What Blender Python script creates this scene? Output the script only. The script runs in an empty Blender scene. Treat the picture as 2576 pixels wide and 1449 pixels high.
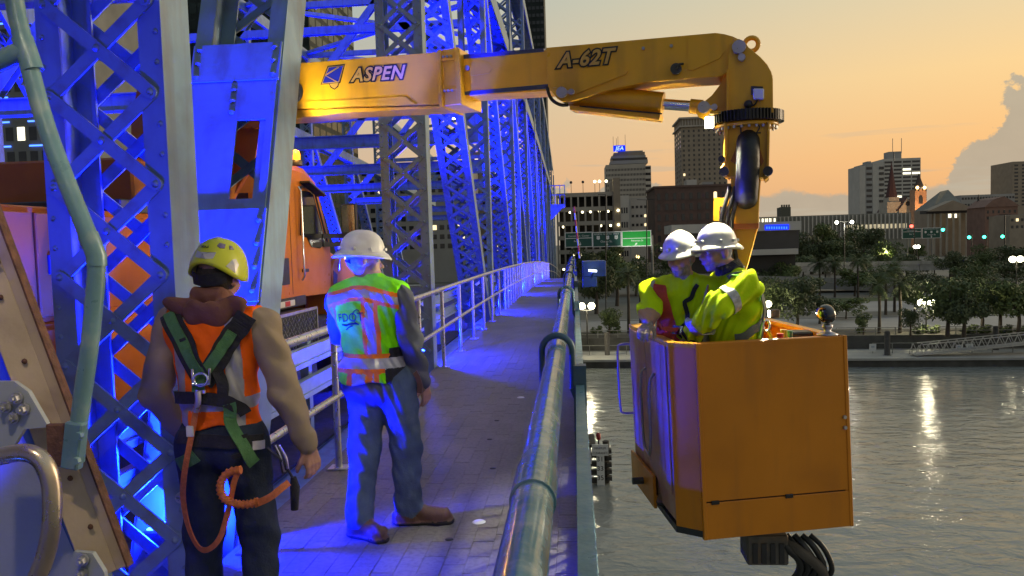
import bpy, bmesh, math, random
import numpy as np
from mathutils import Vector, Matrix
R = math.radians
random.seed(7); np.random.seed(7)
SC = bpy.context.scene
COL = SC.collection

# ------------------------------------------------------------------ camera, sky, light, exposure
EYE = Vector((0.0, 0.0, 1.7))
F = 1935.0; CX = 1288.0; CY = 724.5; ROLL = 0.030
PITCH = 0.0568; YAW = 0.0829
_cr, _sr = math.cos(ROLL), math.sin(ROLL)
_pit = math.atan(PITCH); _yaw = math.atan(YAW / math.sqrt(1 + PITCH ** 2))
FWD = Vector((-math.sin(_yaw) * math.cos(_pit), math.cos(_yaw) * math.cos(_pit), -math.sin(_pit)))
RGT0 = Vector((math.cos(_yaw), math.sin(_yaw), 0))
UP0 = RGT0.cross(FWD)
RGT, UPC = (RGT0 * _cr - UP0 * _sr), (RGT0 * _sr + UP0 * _cr)
cam_d = bpy.data.cameras.new('camera'); cam = bpy.data.objects.new('camera', cam_d); COL.objects.link(cam)
cam_d.sensor_width = 36; cam_d.lens = 36 * F / 2576; cam_d.clip_start = .05; cam_d.clip_end = 6000
cam.matrix_world = Matrix(((RGT.x, UPC.x, -FWD.x, EYE.x), (RGT.y, UPC.y, -FWD.y, EYE.y), (RGT.z, UPC.z, -FWD.z, EYE.z), (0, 0, 0, 1)))
SC.camera = cam

def ray(px, py): return FWD + RGT * ((px - CX) / F) + UPC * ((CY - py) / F)
def at_y(px, py, y): r = ray(px, py); return EYE + r * (y / r.y)
def at_x(px, py, x): r = ray(px, py); return EYE + r * (x / r.x)
def at_z(px, py, z): r = ray(px, py); return EYE + r * ((z - EYE.z) / r.z)

SUN_EL, SUN_AZ = 2.2, 62.0      # degrees; azimuth clockwise from +Y (the bridge) - the glow is right of the frame
SC.render.engine = 'CYCLES'
SC.cycles.use_denoising = True
SC.cycles.max_bounces = 6; SC.cycles.diffuse_bounces = 3; SC.cycles.glossy_bounces = 3; SC.cycles.transmission_bounces = 4
SC.cycles.caustics_reflective = False; SC.cycles.caustics_refractive = False
SC.cycles.sample_clamp_indirect = 6
SC.view_settings.view_transform = 'Standard'; SC.view_settings.look = 'None'
SC.view_settings.gamma = 1; SC.view_settings.use_curve_mapping = False
SC.view_settings.exposure = 0.35

W = bpy.data.worlds.new('World'); SC.world = W; W.use_nodes = True
def build_world():
    nt = W.node_tree; N = nt.nodes; L = nt.links; N.clear()
    def nd(t, **k):
        n = N.new(t)
        for a, b in k.items(): setattr(n, a, b)
        return n
    def mth(op, a, b=None, c=None):
        n = nd('ShaderNodeMath', operation=op)
        for i, v in enumerate((a, b, c)):
            if v is None: continue
            if isinstance(v, (int, float)): n.inputs[i].default_value = v
            else: L.new(v, n.inputs[i])
        return n.outputs[0]
    def ramp(fac, stops):
        n = nd('ShaderNodeValToRGB'); L.new(fac, n.inputs[0]); e = n.color_ramp.elements
        while len(e) < len(stops): e.new(.5)
        for q, (p, c) in zip(e, stops): q.position = p; q.color = (*c, 1)
        return n.outputs[0]
    def mix(f, a, b, bt='MIX'):
        n = nd('ShaderNodeMix', data_type='RGBA', blend_type=bt)
        for i, v in ((0, f), (6, a), (7, b)):
            if isinstance(v, (int, float)): n.inputs[i].default_value = v
            elif isinstance(v, tuple): n.inputs[i].default_value = (*v, 1)
            else: L.new(v, n.inputs[i])
        return n.outputs[2]
    sky = nd('ShaderNodeTexSky', sky_type='NISHITA', sun_disc=False, sun_elevation=R(SUN_EL), sun_rotation=R(SUN_AZ),
             altitude=0, air_density=1.2, dust_density=2.6, ozone_density=1.0)
    geo = nd('ShaderNodeTexCoord'); sep = nd('ShaderNodeSeparateXYZ'); L.new(geo.outputs['Generated'], sep.inputs[0])
    x, y, z = sep.outputs
    # the twilight sky: colour by height, blended round the compass from the glow to the side away from it
    hor = mth('SQRT', mth('ADD', mth('MULTIPLY', x, x), mth('MULTIPLY', y, y)))
    ca = mth('DIVIDE', mth('ADD', mth('MULTIPLY', x, math.sin(R(SUN_AZ))), mth('MULTIPLY', y, math.cos(R(SUN_AZ)))), mth('MAXIMUM', hor, .001))
    az = mth('MULTIPLY_ADD', ca, .5, .5)
    el = mth('MAXIMUM', z, 0.0)
    glow = ramp(el, SKY_GLOW); away = ramp(el, SKY_AWAY)
    n = nd('ShaderNodeMapRange', interpolation_type='SMOOTHSTEP'); L.new(az, n.inputs[0]); n.inputs[1].default_value = .52; n.inputs[2].default_value = 1.0
    base = mix(n.outputs[0], away, glow)
    n5 = nd('ShaderNodeMapRange', interpolation_type='SMOOTHSTEP'); L.new(az, n5.inputs[0]); n5.inputs[1].default_value = .05; n5.inputs[2].default_value = .60
    base = mix(n5.outputs[0], ramp(el, SKY_BACK), base)
    nish = mix(1.0, sky.outputs[0], (.09, .09, .09), 'MULTIPLY')
    base = mix(.12, base, nish)
    # low cumulus and streaks of cloud near the horizon
    tc = nd('ShaderNodeCombineXYZ')
    ang = mth('ARCTAN2', x, y)
    L.new(ang, tc.inputs[0]); L.new(mth('MULTIPLY', z, 1.25), tc.inputs[1])
    n1 = nd('ShaderNodeTexNoise', noise_dimensions='2D'); n1.inputs['Scale'].default_value = 11; n1.inputs['Detail'].default_value = 10; n1.inputs['Roughness'].default_value = .60
    L.new(tc.outputs[0], n1.inputs['Vector'])
    n2 = nd('ShaderNodeTexNoise', noise_dimensions='1D'); n2.inputs['Scale'].default_value = 3.0; n2.inputs['Detail'].default_value = 1; L.new(mth('ADD', ang, CLOUD_SHIFT), n2.inputs['W'])
    # cloud tops: a rolling height profile round the horizon, ragged by the fine noise
    top = mth('MULTIPLY_ADD', n2.outputs['Fac'], CLOUD_H, -CLOUD_H * .465)
    top = mth('ADD', top, mth('MULTIPLY_ADD', n1.outputs['Fac'], .12, -.060))
    top = mth('ADD', mth('MAXIMUM', top, .0), mth('MULTIPLY_ADD', n1.outputs['Fac'], .06, .026))
    d = mth('SUBTRACT', top, z)
    m = nd('ShaderNodeMapRange', interpolation_type='SMOOTHSTEP'); L.new(d, m.inputs[0]); m.inputs[1].default_value = -.002; m.inputs[2].default_value = .006
    cl_col = mix(n1.outputs['Fac'], CLOUD_A, CLOUD_B)
    cl = mth('MULTIPLY', m.outputs[0], .86)
    base = mix(cl, base, cl_col)
    # thin streaks
    t2 = nd('ShaderNodeCombineXYZ'); L.new(mth('MULTIPLY', ang, 3.0), t2.inputs[0]); L.new(mth('MULTIPLY', z, 38.0), t2.inputs[1])
    n3 = nd('ShaderNodeTexNoise', noise_dimensions='2D'); n3.inputs['Scale'].default_value = 1.7; n3.inputs['Detail'].default_value = 5; L.new(t2.outputs[0], n3.inputs['Vector'])
    m3 = nd('ShaderNodeMapRange', interpolation_type='SMOOTHSTEP'); L.new(n3.outputs['Fac'], m3.inputs[0]); m3.inputs[1].default_value = .60; m3.inputs[2].default_value = .72; m3.inputs[4].default_value = .6
    band = nd('ShaderNodeMapRange'); L.new(z, band.inputs[0]); band.inputs[1].default_value = .16; band.inputs[2].default_value = .06
    base = mix(mth('MULTIPLY', m3.outputs[0], band.outputs[0]), base, CLOUD_B)
    # below the horizon: dim earth
    g = nd('ShaderNodeMapRange'); L.new(z, g.inputs[0]); g.inputs[1].default_value = -.004; g.inputs[2].default_value = -.03
    base = mix(g.outputs[0], base, (.05, .048, .045))
    bg = nd('ShaderNodeBackground'); L.new(base, bg.inputs[0]); bg.inputs[1].default_value = SKY_STRENGTH
    out = nd('ShaderNodeOutputWorld'); L.new(bg.outputs[0], out.inputs[0])
# linear colours by sin(elevation)
SKY_GLOW = [(0, (.72, .36, .16)), (.09, (.86, .47, .18)), (.18, (.88, .59, .26)), (.30, (.66, .58, .38)), (.5, (.42, .46, .43)), (1, (.24, .30, .36))]
SKY_AWAY = [(0, (.52, .36, .25)), (.08, (.60, .42, .28)), (.17, (.50, .43, .33)), (.29, (.355, .41, .385)), (.5, (.30, .36, .37)), (1, (.22, .28, .34))]
SKY_BACK = [(0, (.135, .135, .15)), (.2, (.13, .142, .165)), (1, (.16, .205, .26))]
CLOUD_A, CLOUD_B = (.30, .275, .22), (.42, .37, .28)
CLOUD_H = .56; CLOUD_SHIFT = -0.44; SKY_STRENGTH = 1.0
build_world()
sun_d = bpy.data.lights.new('sun', 'SUN'); sun_d.energy = 1.5; sun_d.angle = R(24); sun_d.color = (1, .78, .52)
sun = bpy.data.objects.new('sun', sun_d); COL.objects.link(sun)
_sd = Vector((math.sin(R(SUN_AZ)) * math.cos(R(SUN_EL + 6)), math.cos(R(SUN_AZ)) * math.cos(R(SUN_EL + 6)), math.sin(R(SUN_EL + 6))))
sun.rotation_euler = _sd.to_track_quat('Z', 'Y').to_euler()
# ------------------------------------------------------------------ helpers
MATS = {}
def mat(name, col, rough=.5, metal=0.0, var=.15, scale=5.0, bump=0.0, bscale=60.0, stain=None, emit=None, coat=0.0, spec=.5, aniso=None, streak=None):
    """principled surface with noise-driven tone, optional stain (colour, amount, scale), streaks and fine relief"""
    if name in MATS: return MATS[name]
    m = bpy.data.materials.new(name); MATS[name] = m; m.use_nodes = True
    nt = m.node_tree; N = nt.nodes; L = nt.links; b = N['Principled BSDF']
    b.inputs['Roughness'].default_value = rough; b.inputs['Metallic'].default_value = metal
    b.inputs['Specular IOR Level'].default_value = spec
    if coat: b.inputs['Coat Weight'].default_value = coat; b.inputs['Coat Roughness'].default_value = .12
    tc = N.new('ShaderNodeTexCoord')
    if emit:
        b.inputs['Base Color'].default_value = (*col, 1)
        b.inputs['Emission Color'].default_value = (*emit[0], 1); b.inputs['Emission Strength'].default_value = emit[1]
        return m
    def noise(sc, det=4, vec=None):
        n = N.new('ShaderNodeTexNoise'); n.inputs['Scale'].default_value = sc; n.inputs['Detail'].default_value = det
        L.new(vec or tc.outputs['Object'], n.inputs['Vector']); return n.outputs['Fac']
    def mixc(f, a, c2):
        n = N.new('ShaderNodeMix'); n.data_type = 'RGBA'
        for i, v in ((0, f), (6, a), (7, c2)):
            if isinstance(v, tuple): n.inputs[i].default_value = (*v, 1)
            elif isinstance(v, float): n.inputs[i].default_value = v
            else: L.new(v, n.inputs[i])
        return n.outputs[2]
    def mr(v, a, c2, d=0., e=1.):
        n = N.new('ShaderNodeMapRange'); L.new(v, n.inputs[0])
        for i, q in enumerate((a, c2, d, e)): n.inputs[i + 1].default_value = q
        return n.outputs[0]
    lo = tuple(max(0, c * (1 - var)) for c in col); hi = tuple(min(1, c * (1 + var)) for c in col)
    f = mr(noise(scale, 6), .3, .7)
    c = mixc(f, lo, hi)
    if stain:
        sc_, amt, ss = stain
        c = mixc(mr(noise(ss, 8), .52, .70, 0., amt), c, sc_)
    if streak:
        sc_, amt, ss = streak
        mp = N.new('ShaderNodeMapping'); mp.inputs['Scale'].default_value = (ss, ss, ss * .12); L.new(tc.outputs['Object'], mp.inputs[0])
        c = mixc(mr(noise(1.0, 6, mp.outputs[0]), .5, .72, 0., amt), c, sc_)
    L.new(c, b.inputs['Base Color'])
    rv = mr(noise(scale * 2.3, 5), .25, .75, max(.03, rough - .12), min(1, rough + .12)); L.new(rv, b.inputs['Roughness'])
    if bump:
        n = N.new('ShaderNodeBump'); n.inputs['Strength'].default_value = min(1, bump); n.inputs['Distance'].default_value = .01
        L.new(noise(bscale, 5), n.inputs['Height']); L.new(n.outputs[0], b.inputs['Normal'])
    return m
def glow(name, col, strength): return mat(name, col, emit=(col, strength))

WLOC = {}
def wl(o): return WLOC.get(o.name, Vector((0, 0, 0)))
def tag(o, label=None, cat=None, group=None, kind=None):
    if label: o['label'] = label
    if cat: o['category'] = cat
    if group: o['group'] = group
    if kind: o['kind'] = kind
    return o
def thing(name, label, cat, loc=(0, 0, 0), group=None):
    o = bpy.data.objects.new(name, None); o.empty_display_size = .1; COL.objects.link(o)
    o.location = loc; WLOC[o.name] = Vector(loc); return tag(o, label, cat, group)
def link(name, me, parent=None, loc=None):
    o = bpy.data.objects.new(name, me); COL.objects.link(o)
    if parent is not None: o.parent = parent; WLOC[o.name] = wl(parent)
    else: WLOC[o.name] = Vector(loc or (0, 0, 0))
    if loc is not None and parent is None: o.location = loc
    return o
def copy_tree(o, parent=None):
    c = o.copy(); COL.objects.link(c); c.parent = parent
    for ch in [q for q in o.children]: copy_tree(ch, c)
    return c

class MB:
    """collects shapes in world coordinates; build() links them as one mesh object"""
    def __init__(s): s.v = []; s.f = []; s.m = []; s.sm = []
    def add(s, vs, fs, mi=0, smooth=False):
        o = len(s.v); s.v += [tuple(p) for p in vs]; s.f += [tuple(i + o for i in f) for f in fs]
        s.m += [mi] * len(fs); s.sm += [smooth] * len(fs); return s
    def box(s, c, d, rot=None, mi=0):
        c = Vector(c); h = [q / 2 for q in d]
        vs = [Vector((sx * h[0], sy * h[1], sz * h[2])) for sz in (-1, 1) for sy in (-1, 1) for sx in (-1, 1)]
        if rot is not None: vs = [rot @ p for p in vs]
        return s.add([c + p for p in vs], [(0, 2, 3, 1), (4, 5, 7, 6), (0, 1, 5, 4), (2, 6, 7, 3), (0, 4, 6, 2), (1, 3, 7, 5)], mi)
    def bbox(s, a, b, mi=0):
        return s.box([(p + q) / 2 for p, q in zip(a, b)], [abs(q - p) for p, q in zip(a, b)], None, mi)
    def bar(s, p, q, w, h, up=(0, 0, 1), mi=0, w2=None, h2=None):
        p, q = Vector(p), Vector(q); d = (q - p).normalized(); r = d.cross(Vector(up))
        if r.length < 1e-4: r = d.cross(Vector((1, 0, 0)))
        r.normalize(); u = r.cross(d); w2 = w if w2 is None else w2; h2 = h if h2 is None else h2
        vs = [p + r * (a * w / 2) + u * (b * h / 2) for a, b in ((-1, -1), (1, -1), (1, 1), (-1, 1))] + [q + r * (a * w2 / 2) + u * (b * h2 / 2) for a, b in ((-1, -1), (1, -1), (1, 1), (-1, 1))]
        return s.add(vs, [(3, 2, 1, 0), (4, 5, 6, 7), (0, 1, 5, 4), (1, 2, 6, 5), (2, 3, 7, 6), (3, 0, 4, 7)], mi)
    def tube(s, pts, r, n=10, mi=0, cap=True, smooth=True):
        pts = [Vector(p) for p in pts]; k = len(pts); rs = r if isinstance(r, (list, tuple)) else [r] * k
        d0 = (pts[1] - pts[0]).normalized(); a = d0.orthogonal().normalized(); vs = []; fs = []
        for i in range(k):
            t = ((pts[min(i + 1, k - 1)] - pts[i]).normalized() + (pts[i] - pts[max(i - 1, 0)]).normalized())
            t = t.normalized() if t.length > 1e-6 else d0
            a = (a - t * a.dot(t)); a = a.normalized() if a.length > 1e-6 else t.orthogonal().normalized()
            b = t.cross(a)
            vs += [pts[i] + (a * math.cos(2 * math.pi * j / n) + b * math.sin(2 * math.pi * j / n)) * rs[i] for j in range(n)]
        for i in range(k - 1):
            for j in range(n):
                j2 = (j + 1) % n; fs.append((i * n + j, i * n + j2, (i + 1) * n + j2, (i + 1) * n + j))
        s.add(vs, fs, mi, smooth)
        if cap: s.add(vs[:n], [tuple(range(n))[::-1]], mi); s.add(vs[-n:], [tuple(range(n))], mi)
        return s
    def cyl(s, p, q, r, n=12, mi=0, r2=None, smooth=True): return s.tube([p, q], [r, r if r2 is None else r2], n, mi, True, smooth)
    def lathe(s, prof, c, n=20, mi=0, axis=None, smooth=True):
        """prof: (radius, height) pairs turned about the z axis through c (or a rotation)"""
        c = Vector(c); vs = []; fs = []
        for r, h in prof:
            for j in range(n):
                p = Vector((r * math.cos(2 * math.pi * j / n), r * math.sin(2 * math.pi * j / n), h))
                vs.append(c + (axis @ p if axis is not None else p))
        for i in range(len(prof) - 1):
            for j in range(n):
                j2 = (j + 1) % n; fs.append((i * n + j, i * n + j2, (i + 1) * n + j2, (i + 1) * n + j))
        return s.add(vs, fs, mi, smooth)
    def ball(s, c, r, n=10, mi=0, sc=(1, 1, 1)):
        m = max(4, n // 2); prof = [(r * math.sin(math.pi * i / m), -r * math.cos(math.pi * i / m)) for i in range(m + 1)]
        o = len(s.v); s.lathe(prof, (0, 0, 0), n, mi)
        c = Vector(c)
        for i in range(o, len(s.v)): p = s.v[i]; s.v[i] = (c.x + p[0] * sc[0], c.y + p[1] * sc[1], c.z + p[2] * sc[2])
        return s
    def prism(s, poly, o, u, v, n, t, mi=0):
        """flat outline poly [(a, b)] in the frame o + a*u + b*v, given thickness t along n"""
        o, u, v, n = Vector(o), Vector(u), Vector(v), Vector(n); k = len(poly)
        fr = [o + u * a + v * b for a, b in poly]; bk = [p + n * t for p in fr]
        fs = [tuple(range(k)), tuple(range(2 * k - 1, k - 1, -1))] + [(i, i + k, (i + 1) % k + k, (i + 1) % k) for i in range(k)]
        return s.add(fr + bk, fs, mi)
    def quad(s, a, b, c, d, mi=0): return s.add([a, b, c, d], [(0, 1, 2, 3)], mi)
    def mesh(s, name, off=(0, 0, 0), mats=()):
        me = bpy.data.meshes.new(name)
        ox, oy, oz = off; me.from_pydata([(x - ox, y - oy, z - oz) for x, y, z in s.v], [], s.f)
        for m in mats: me.materials.append(m)
        if len(mats) > 1: me.polygons.foreach_set('material_index', s.m)
        me.polygons.foreach_set('use_smooth', s.sm); me.update()
        bm = bmesh.new(); bm.from_mesh(me); bmesh.ops.recalc_face_normals(bm, faces=bm.faces); bm.to_mesh(me); bm.free()
        return me
    def build(s, name, mats, parent=None, bevel=0, loc=None, seg=1):
        if not isinstance(mats, (list, tuple)): mats = (mats,)
        if parent is not None: off = wl(parent)
        else:
            a = np.array(s.v); off = Vector(loc) if loc is not None else Vector(((a[:, 0].min() + a[:, 0].max()) / 2, (a[:, 1].min() + a[:, 1].max()) / 2, a[:, 2].min()))
        me = s.mesh(name, off, mats)
        if bevel:
            bm = bmesh.new(); bm.from_mesh(me)
            es = [e for e in bm.edges if len(e.link_faces) == 2 and e.calc_face_angle(0) > .6]
            bmesh.ops.bevel(bm, geom=es, offset=bevel, segments=seg, affect='EDGES', profile=.6, clamp_overlap=True); bm.to_mesh(me); bm.free()
        return link(name, me, parent, None if parent is not None else off)

def text(name, body, size, o, u, v, m, parent, extrude=.001, shear=0, offset=0, align='LEFT', sx=1.0, lift=0.0, space=1.0):
    """flat lettering: origin o, baseline direction u, up direction v"""
    cu = bpy.data.curves.new('lettering', 'FONT'); cu.body = body; cu.size = size; cu.extrude = extrude; cu.shear = shear; cu.offset = offset
    cu.align_x = align; cu.resolution_u = 3; cu.space_character = space
    to = bpy.data.objects.new('tmp', cu); COL.objects.link(to)
    bpy.context.view_layer.update()
    me = bpy.data.meshes.new_from_object(to.evaluated_get(bpy.context.evaluated_depsgraph_get()))
    bpy.data.objects.remove(to); bpy.data.curves.remove(cu)
    o, u, v = Vector(o), Vector(u).normalized(), Vector(v).normalized(); n = u.cross(v)
    M = Matrix(((u.x * sx, v.x, n.x, 0), (u.y * sx, v.y, n.y, 0), (u.z * sx, v.z, n.z, 0), (0, 0, 0, 1)))
    M.translation = o + n * lift - wl(parent)
    me.transform(M); me.materials.clear(); me.materials.append(m)
    return link(name, me, parent)

def lamp(name, kind, loc, energy, col, size=.1, target=None, spot=None, blend=.5, parent=None):
    d = bpy.data.lights.new(name, kind); d.energy = energy; d.color = col
    if kind == 'AREA': d.size = size
    elif kind in ('POINT', 'SPOT'): d.shadow_soft_size = size
    if kind == 'SPOT': d.spot_size = R(spot or 90); d.spot_blend = blend
    o = bpy.data.objects.new(name, d); COL.objects.link(o); o.location = loc
    if target is not None: o.rotation_euler = (Vector(loc) - Vector(target)).to_track_quat('Z', 'Y').to_euler()
    if parent is not None: o.parent = parent; o.location = Vector(loc) - wl(parent)
    return o

# ---- smooth solids from blended distance fields (people, cloth): one continuous surface
def sdf_eval(P, prims, k):
    """prims: ('c', a, b, ra, rb, tag) tapered capsule | ('e', centre, radii, tag, rot) ellipsoid; returns distance and nearest tag"""
    D = None; T = None; best = None
    if 50 < len(P) <= 16000:      # leave out shapes too far from this batch of points to matter
        lo, hi = P.min(0) - .16, P.max(0) + .16; keep = []
        for p in prims:
            a, b = (np.minimum(p[1], p[2]) - max(p[3], p[4]), np.maximum(p[1], p[2]) + max(p[3], p[4])) if p[0] == 'c' else (np.array(p[1]) - max(p[2]), np.array(p[1]) + max(p[2]))
            if (a < hi).all() and (b > lo).all(): keep.append(p)
        if not keep: return np.full(len(P), .16), np.full(len(P), prims[0][5] if prims[0][0] == 'c' else prims[0][3], np.int16)
        prims = keep
    for p in prims:
        if p[0] == 'c':
            a = np.array(p[1]); b = np.array(p[2]); ab = b - a; L2 = max(1e-9, ab @ ab)
            t = np.clip(((P - a) @ ab) / L2, 0, 1); q = P - a - t[..., None] * ab
            if len(p) > 6 and p[6] is not None:      # flattened section: scale along a direction
                ax, sc = np.array(p[6][0]), p[6][1]; q = q + (q @ ax)[..., None] * ax * (1 / sc - 1)
            d = np.sqrt((q * q).sum(-1)) - (p[3] + (p[4] - p[3]) * t); tg = p[5]
        else:
            q = P - np.array(p[1])
            if len(p) > 4 and p[4] is not None: q = q @ np.array(p[4])
            r = np.array(p[2]); s_ = q / r; k0 = np.sqrt((s_ * s_).sum(-1)); k1 = np.sqrt(((q / (r * r)) ** 2).sum(-1)) + 1e-9
            d = k0 * (k0 - 1) / k1; tg = p[3]
        kk = k
        if D is None: D = d.copy(); best = d.copy(); T = np.full(d.shape, tg, np.int16)
        else:
            h = np.clip(.5 + .5 * (D - d) / kk, 0, 1); D = D * (1 - h) + d * h - kk * h * (1 - h)
            w = d < best; T[w] = tg; best = np.minimum(best, d)
    return D, T
def surface_net(fn, lo, hi, res):
    lo = np.array(lo, float); hi = np.array(hi, float); n = np.ceil((hi - lo) / res).astype(int) + 1
    ax = [lo[i] + res * np.arange(n[i]) for i in range(3)]
    Bk = 6; nb = (n + Bk - 1) // Bk
    cg = np.stack(np.meshgrid(*[lo[i] + res * (Bk * np.arange(nb[i]) + (Bk - 1) / 2) for i in range(3)], indexing='ij'), -1).reshape(-1, 3)
    cd = fn(cg); near = np.abs(cd) < Bk * res * .87 + .035
    D = np.repeat(np.repeat(np.repeat(cd.reshape(nb), Bk, 0), Bk, 1), Bk, 2)[:n[0], :n[1], :n[2]].copy()
    nm = np.repeat(np.repeat(np.repeat(near.reshape(nb), Bk, 0), Bk, 1), Bk, 2)[:n[0], :n[1], :n[2]]
    K = np.argwhere(nm); K = K[np.lexsort((K[:, 0] // 24, K[:, 2] // 16))]; vals = np.empty(len(K))
    for i in range(0, len(K), 12000): vals[i:i + 12000] = fn(lo + K[i:i + 12000] * res)
    D[K[:, 0], K[:, 1], K[:, 2]] = vals
    S = D < 0
    c = np.zeros(n - 1, np.int8)
    for dx in (0, 1):
        for dy in (0, 1):
            for dz in (0, 1): c += S[dx:n[0] - 1 + dx, dy:n[1] - 1 + dy, dz:n[2] - 1 + dz]
    act = (c > 0) & (c < 8); idx = -np.ones(n - 1, np.int64); I = np.argwhere(act); idx[act] = np.arange(len(I))
    acc = np.zeros((len(I), 3)); cnt = np.zeros(len(I))
    cs = [(0, 0, 0), (1, 0, 0), (0, 1, 0), (1, 1, 0), (0, 0, 1), (1, 0, 1), (0, 1, 1), (1, 1, 1)]
    for e0 in range(8):
        for e1 in range(e0 + 1, 8):
            a, b = np.array(cs[e0]), np.array(cs[e1])
            if abs(a - b).sum() != 1: continue
            ia, ib = I + a, I + b
            da = D[ia[:, 0], ia[:, 1], ia[:, 2]]; db = D[ib[:, 0], ib[:, 1], ib[:, 2]]; w = (da < 0) != (db < 0)
            t = np.where(w, da / np.where(w, da - db, 1), 0)
            acc += np.where(w[:, None], a + t[:, None] * (b - a), 0); cnt += w
    V = lo + (I + acc / np.maximum(cnt, 1)[:, None]) * res
    Fs = []
    for a in range(3):
        b, c2 = (a + 1) % 3, (a + 2) % 3
        sl0 = [slice(None)] * 3; sl1 = [slice(None)] * 3; sl0[a] = slice(0, n[a] - 1); sl1[a] = slice(1, n[a])
        E = S[tuple(sl0)] != S[tuple(sl1)]; E0 = S[tuple(sl0)]
        J = np.argwhere(E); J = J[(J[:, b] > 0) & (J[:, c2] > 0) & (J[:, b] < n[b] - 1) & (J[:, c2] < n[c2] - 1)]
        if not len(J): continue
        db = np.zeros(3, int); db[b] = 1; dc = np.zeros(3, int); dc[c2] = 1
        q = [J - db - dc, J - dc, J, J - db]
        f = np.stack([idx[k[:, 0], k[:, 1], k[:, 2]] for k in q], 1)
        fl = E0[J[:, 0], J[:, 1], J[:, 2]]; f[~fl] = f[~fl][:, ::-1]; Fs.append(f)
    return V, np.concatenate(Fs)
def net_object(name, V, Fc, tags, mats, parent=None, loc=None, smooth_it=2):
    """tags: per vertex material index"""
    for _ in range(smooth_it):        # relax
        s_ = np.zeros_like(V); w = np.zeros(len(V))
        for i in range(4):
            a, b = Fc[:, i], Fc[:, (i + 1) % 4]
            np.add.at(s_, a, V[b]); np.add.at(s_, b, V[a]); np.add.at(w, a, 1); np.add.at(w, b, 1)
        V = V * .5 + .5 * s_ / np.maximum(w, 1)[:, None]
    off = wl(parent) if parent is not None else Vector(loc)
    me = bpy.data.meshes.new(name); me.from_pydata((V - np.array(off)).tolist(), [], Fc.tolist())
    for m in mats: me.materials.append(m)
    tf = tags[Fc]; mi = np.max(np.where((tf == tf[:, [0]]).sum(1)[:, None] >= 2, tf[:, [0]], tf[:, [2]]), 1)
    me.polygons.foreach_set('material_index', mi.astype(np.int32)); me.polygons.foreach_set('use_smooth', [True] * len(Fc)); me.update()
    return link(name, me, parent, None if parent is not None else off)

SPILL = .09; FILL_E = 210
def zdeck(y): return -.00045 * max(0.0, y - 12) ** 2
FLOOD_A, FLOOD_B, FLOOD_C, LUM_E = 8000, 10000, 9500, 110
BEACON_E, WORK_E, BASKET_E = 18, 30, 140
# ------------------------------------------------------------------ the bridge
M_PAINT = mat('bridge_paint', (.19, .285, .37), .5, var=.14, scale=2.5, bump=.12, bscale=30, stain=((.12, .13, .13), .5, 3.0), streak=((.14, .10, .075), .45, 9))
M_GALV = mat('galvanized_pipe', (.55, .55, .53), .33, .85, var=.12, scale=14, bump=.05, bscale=90)
M_TEAL = mat('worn_teal_paint', (.115, .225, .26), .36, .1, var=.16, scale=7, bump=.10, bscale=70, stain=((.30, .36, .34), .45, 16), streak=((.12, .15, .15), .3, 14))
M_WORNPIPE = mat('worn_rail_pipe', (.085, .215, .285), .22, .25, var=.2, scale=5, bump=.10, bscale=40, stain=((.36, .44, .45), .75, 9), streak=((.45, .48, .45), .5, 20), coat=.3)
M_DKTEAL = mat('dark_blue_steel', (.06, .11, .15), .42, .3, var=.2, scale=9)
M_ASPH = mat('asphalt', (.05, .05, .052), .85, var=.25, scale=8, bump=.4, bscale=120)
M_RIVET = mat('rivet_paint', (.17, .25, .32), .5, var=.12)
M_RUST = mat('rust', (.11, .05, .03), .85, var=.4, scale=30, bump=.5, bscale=120)
M_BLACK = mat('black_rubber', (.02, .02, .022), .55, var=.2)
M_BOLT = mat('zinc_bolt', (.45, .45, .46), .4, .7, var=.15, scale=20)

def position_mat(name, a, b, rough, dirt):
    m = bpy.data.materials.new(name); m.use_nodes = True; N = m.node_tree.nodes; L = m.node_tree.links; p = N['Principled BSDF']
    g = N.new('ShaderNodeNewGeometry')
    n1 = N.new('ShaderNodeTexNoise'); n1.inputs['Scale'].default_value = 1.3; n1.inputs['Detail'].default_value = 8; L.new(g.outputs['Position'], n1.inputs['Vector'])
    n2 = N.new('ShaderNodeTexNoise'); n2.inputs['Scale'].default_value = 34; n2.inputs['Detail'].default_value = 6; L.new(g.outputs['Position'], n2.inputs['Vector'])
    oi = N.new('ShaderNodeObjectInfo')
    x = N.new('ShaderNodeMix'); x.data_type = 'RGBA'; x.inputs[6].default_value = (*a, 1); x.inputs[7].default_value = (*b, 1)
    mm = N.new('ShaderNodeMath'); mm.operation = 'MULTIPLY_ADD'; L.new(n1.outputs['Fac'], mm.inputs[0]); mm.inputs[1].default_value = 1.5
    m2 = N.new('ShaderNodeMath'); m2.operation = 'MULTIPLY_ADD'; L.new(oi.outputs['Random'], m2.inputs[0]); m2.inputs[1].default_value = .25; m2.inputs[2].default_value = -.40; L.new(m2.outputs[0], mm.inputs[2])
    L.new(mm.outputs[0], x.inputs[0])
    y = N.new('ShaderNodeMix'); y.data_type = 'RGBA'; y.inputs[7].default_value = (*dirt, 1); L.new(x.outputs[2], y.inputs[6])
    r = N.new('ShaderNodeMapRange'); L.new(n2.outputs['Fac'], r.inputs[0]); r.inputs[1].default_value = .45; r.inputs[2].default_value = .75; r.inputs[4].default_value = .6; L.new(r.outputs[0], y.inputs[0])
    L.new(y.outputs[2], p.inputs['Base Color']); p.inputs['Roughness'].default_value = rough
    bp = N.new('ShaderNodeBump'); bp.inputs['Strength'].default_value = .35; bp.inputs['Distance'].default_value = .004; L.new(n2.outputs['Fac'], bp.inputs['Height']); L.new(bp.outputs[0], p.inputs['Normal'])
    return m
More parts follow.
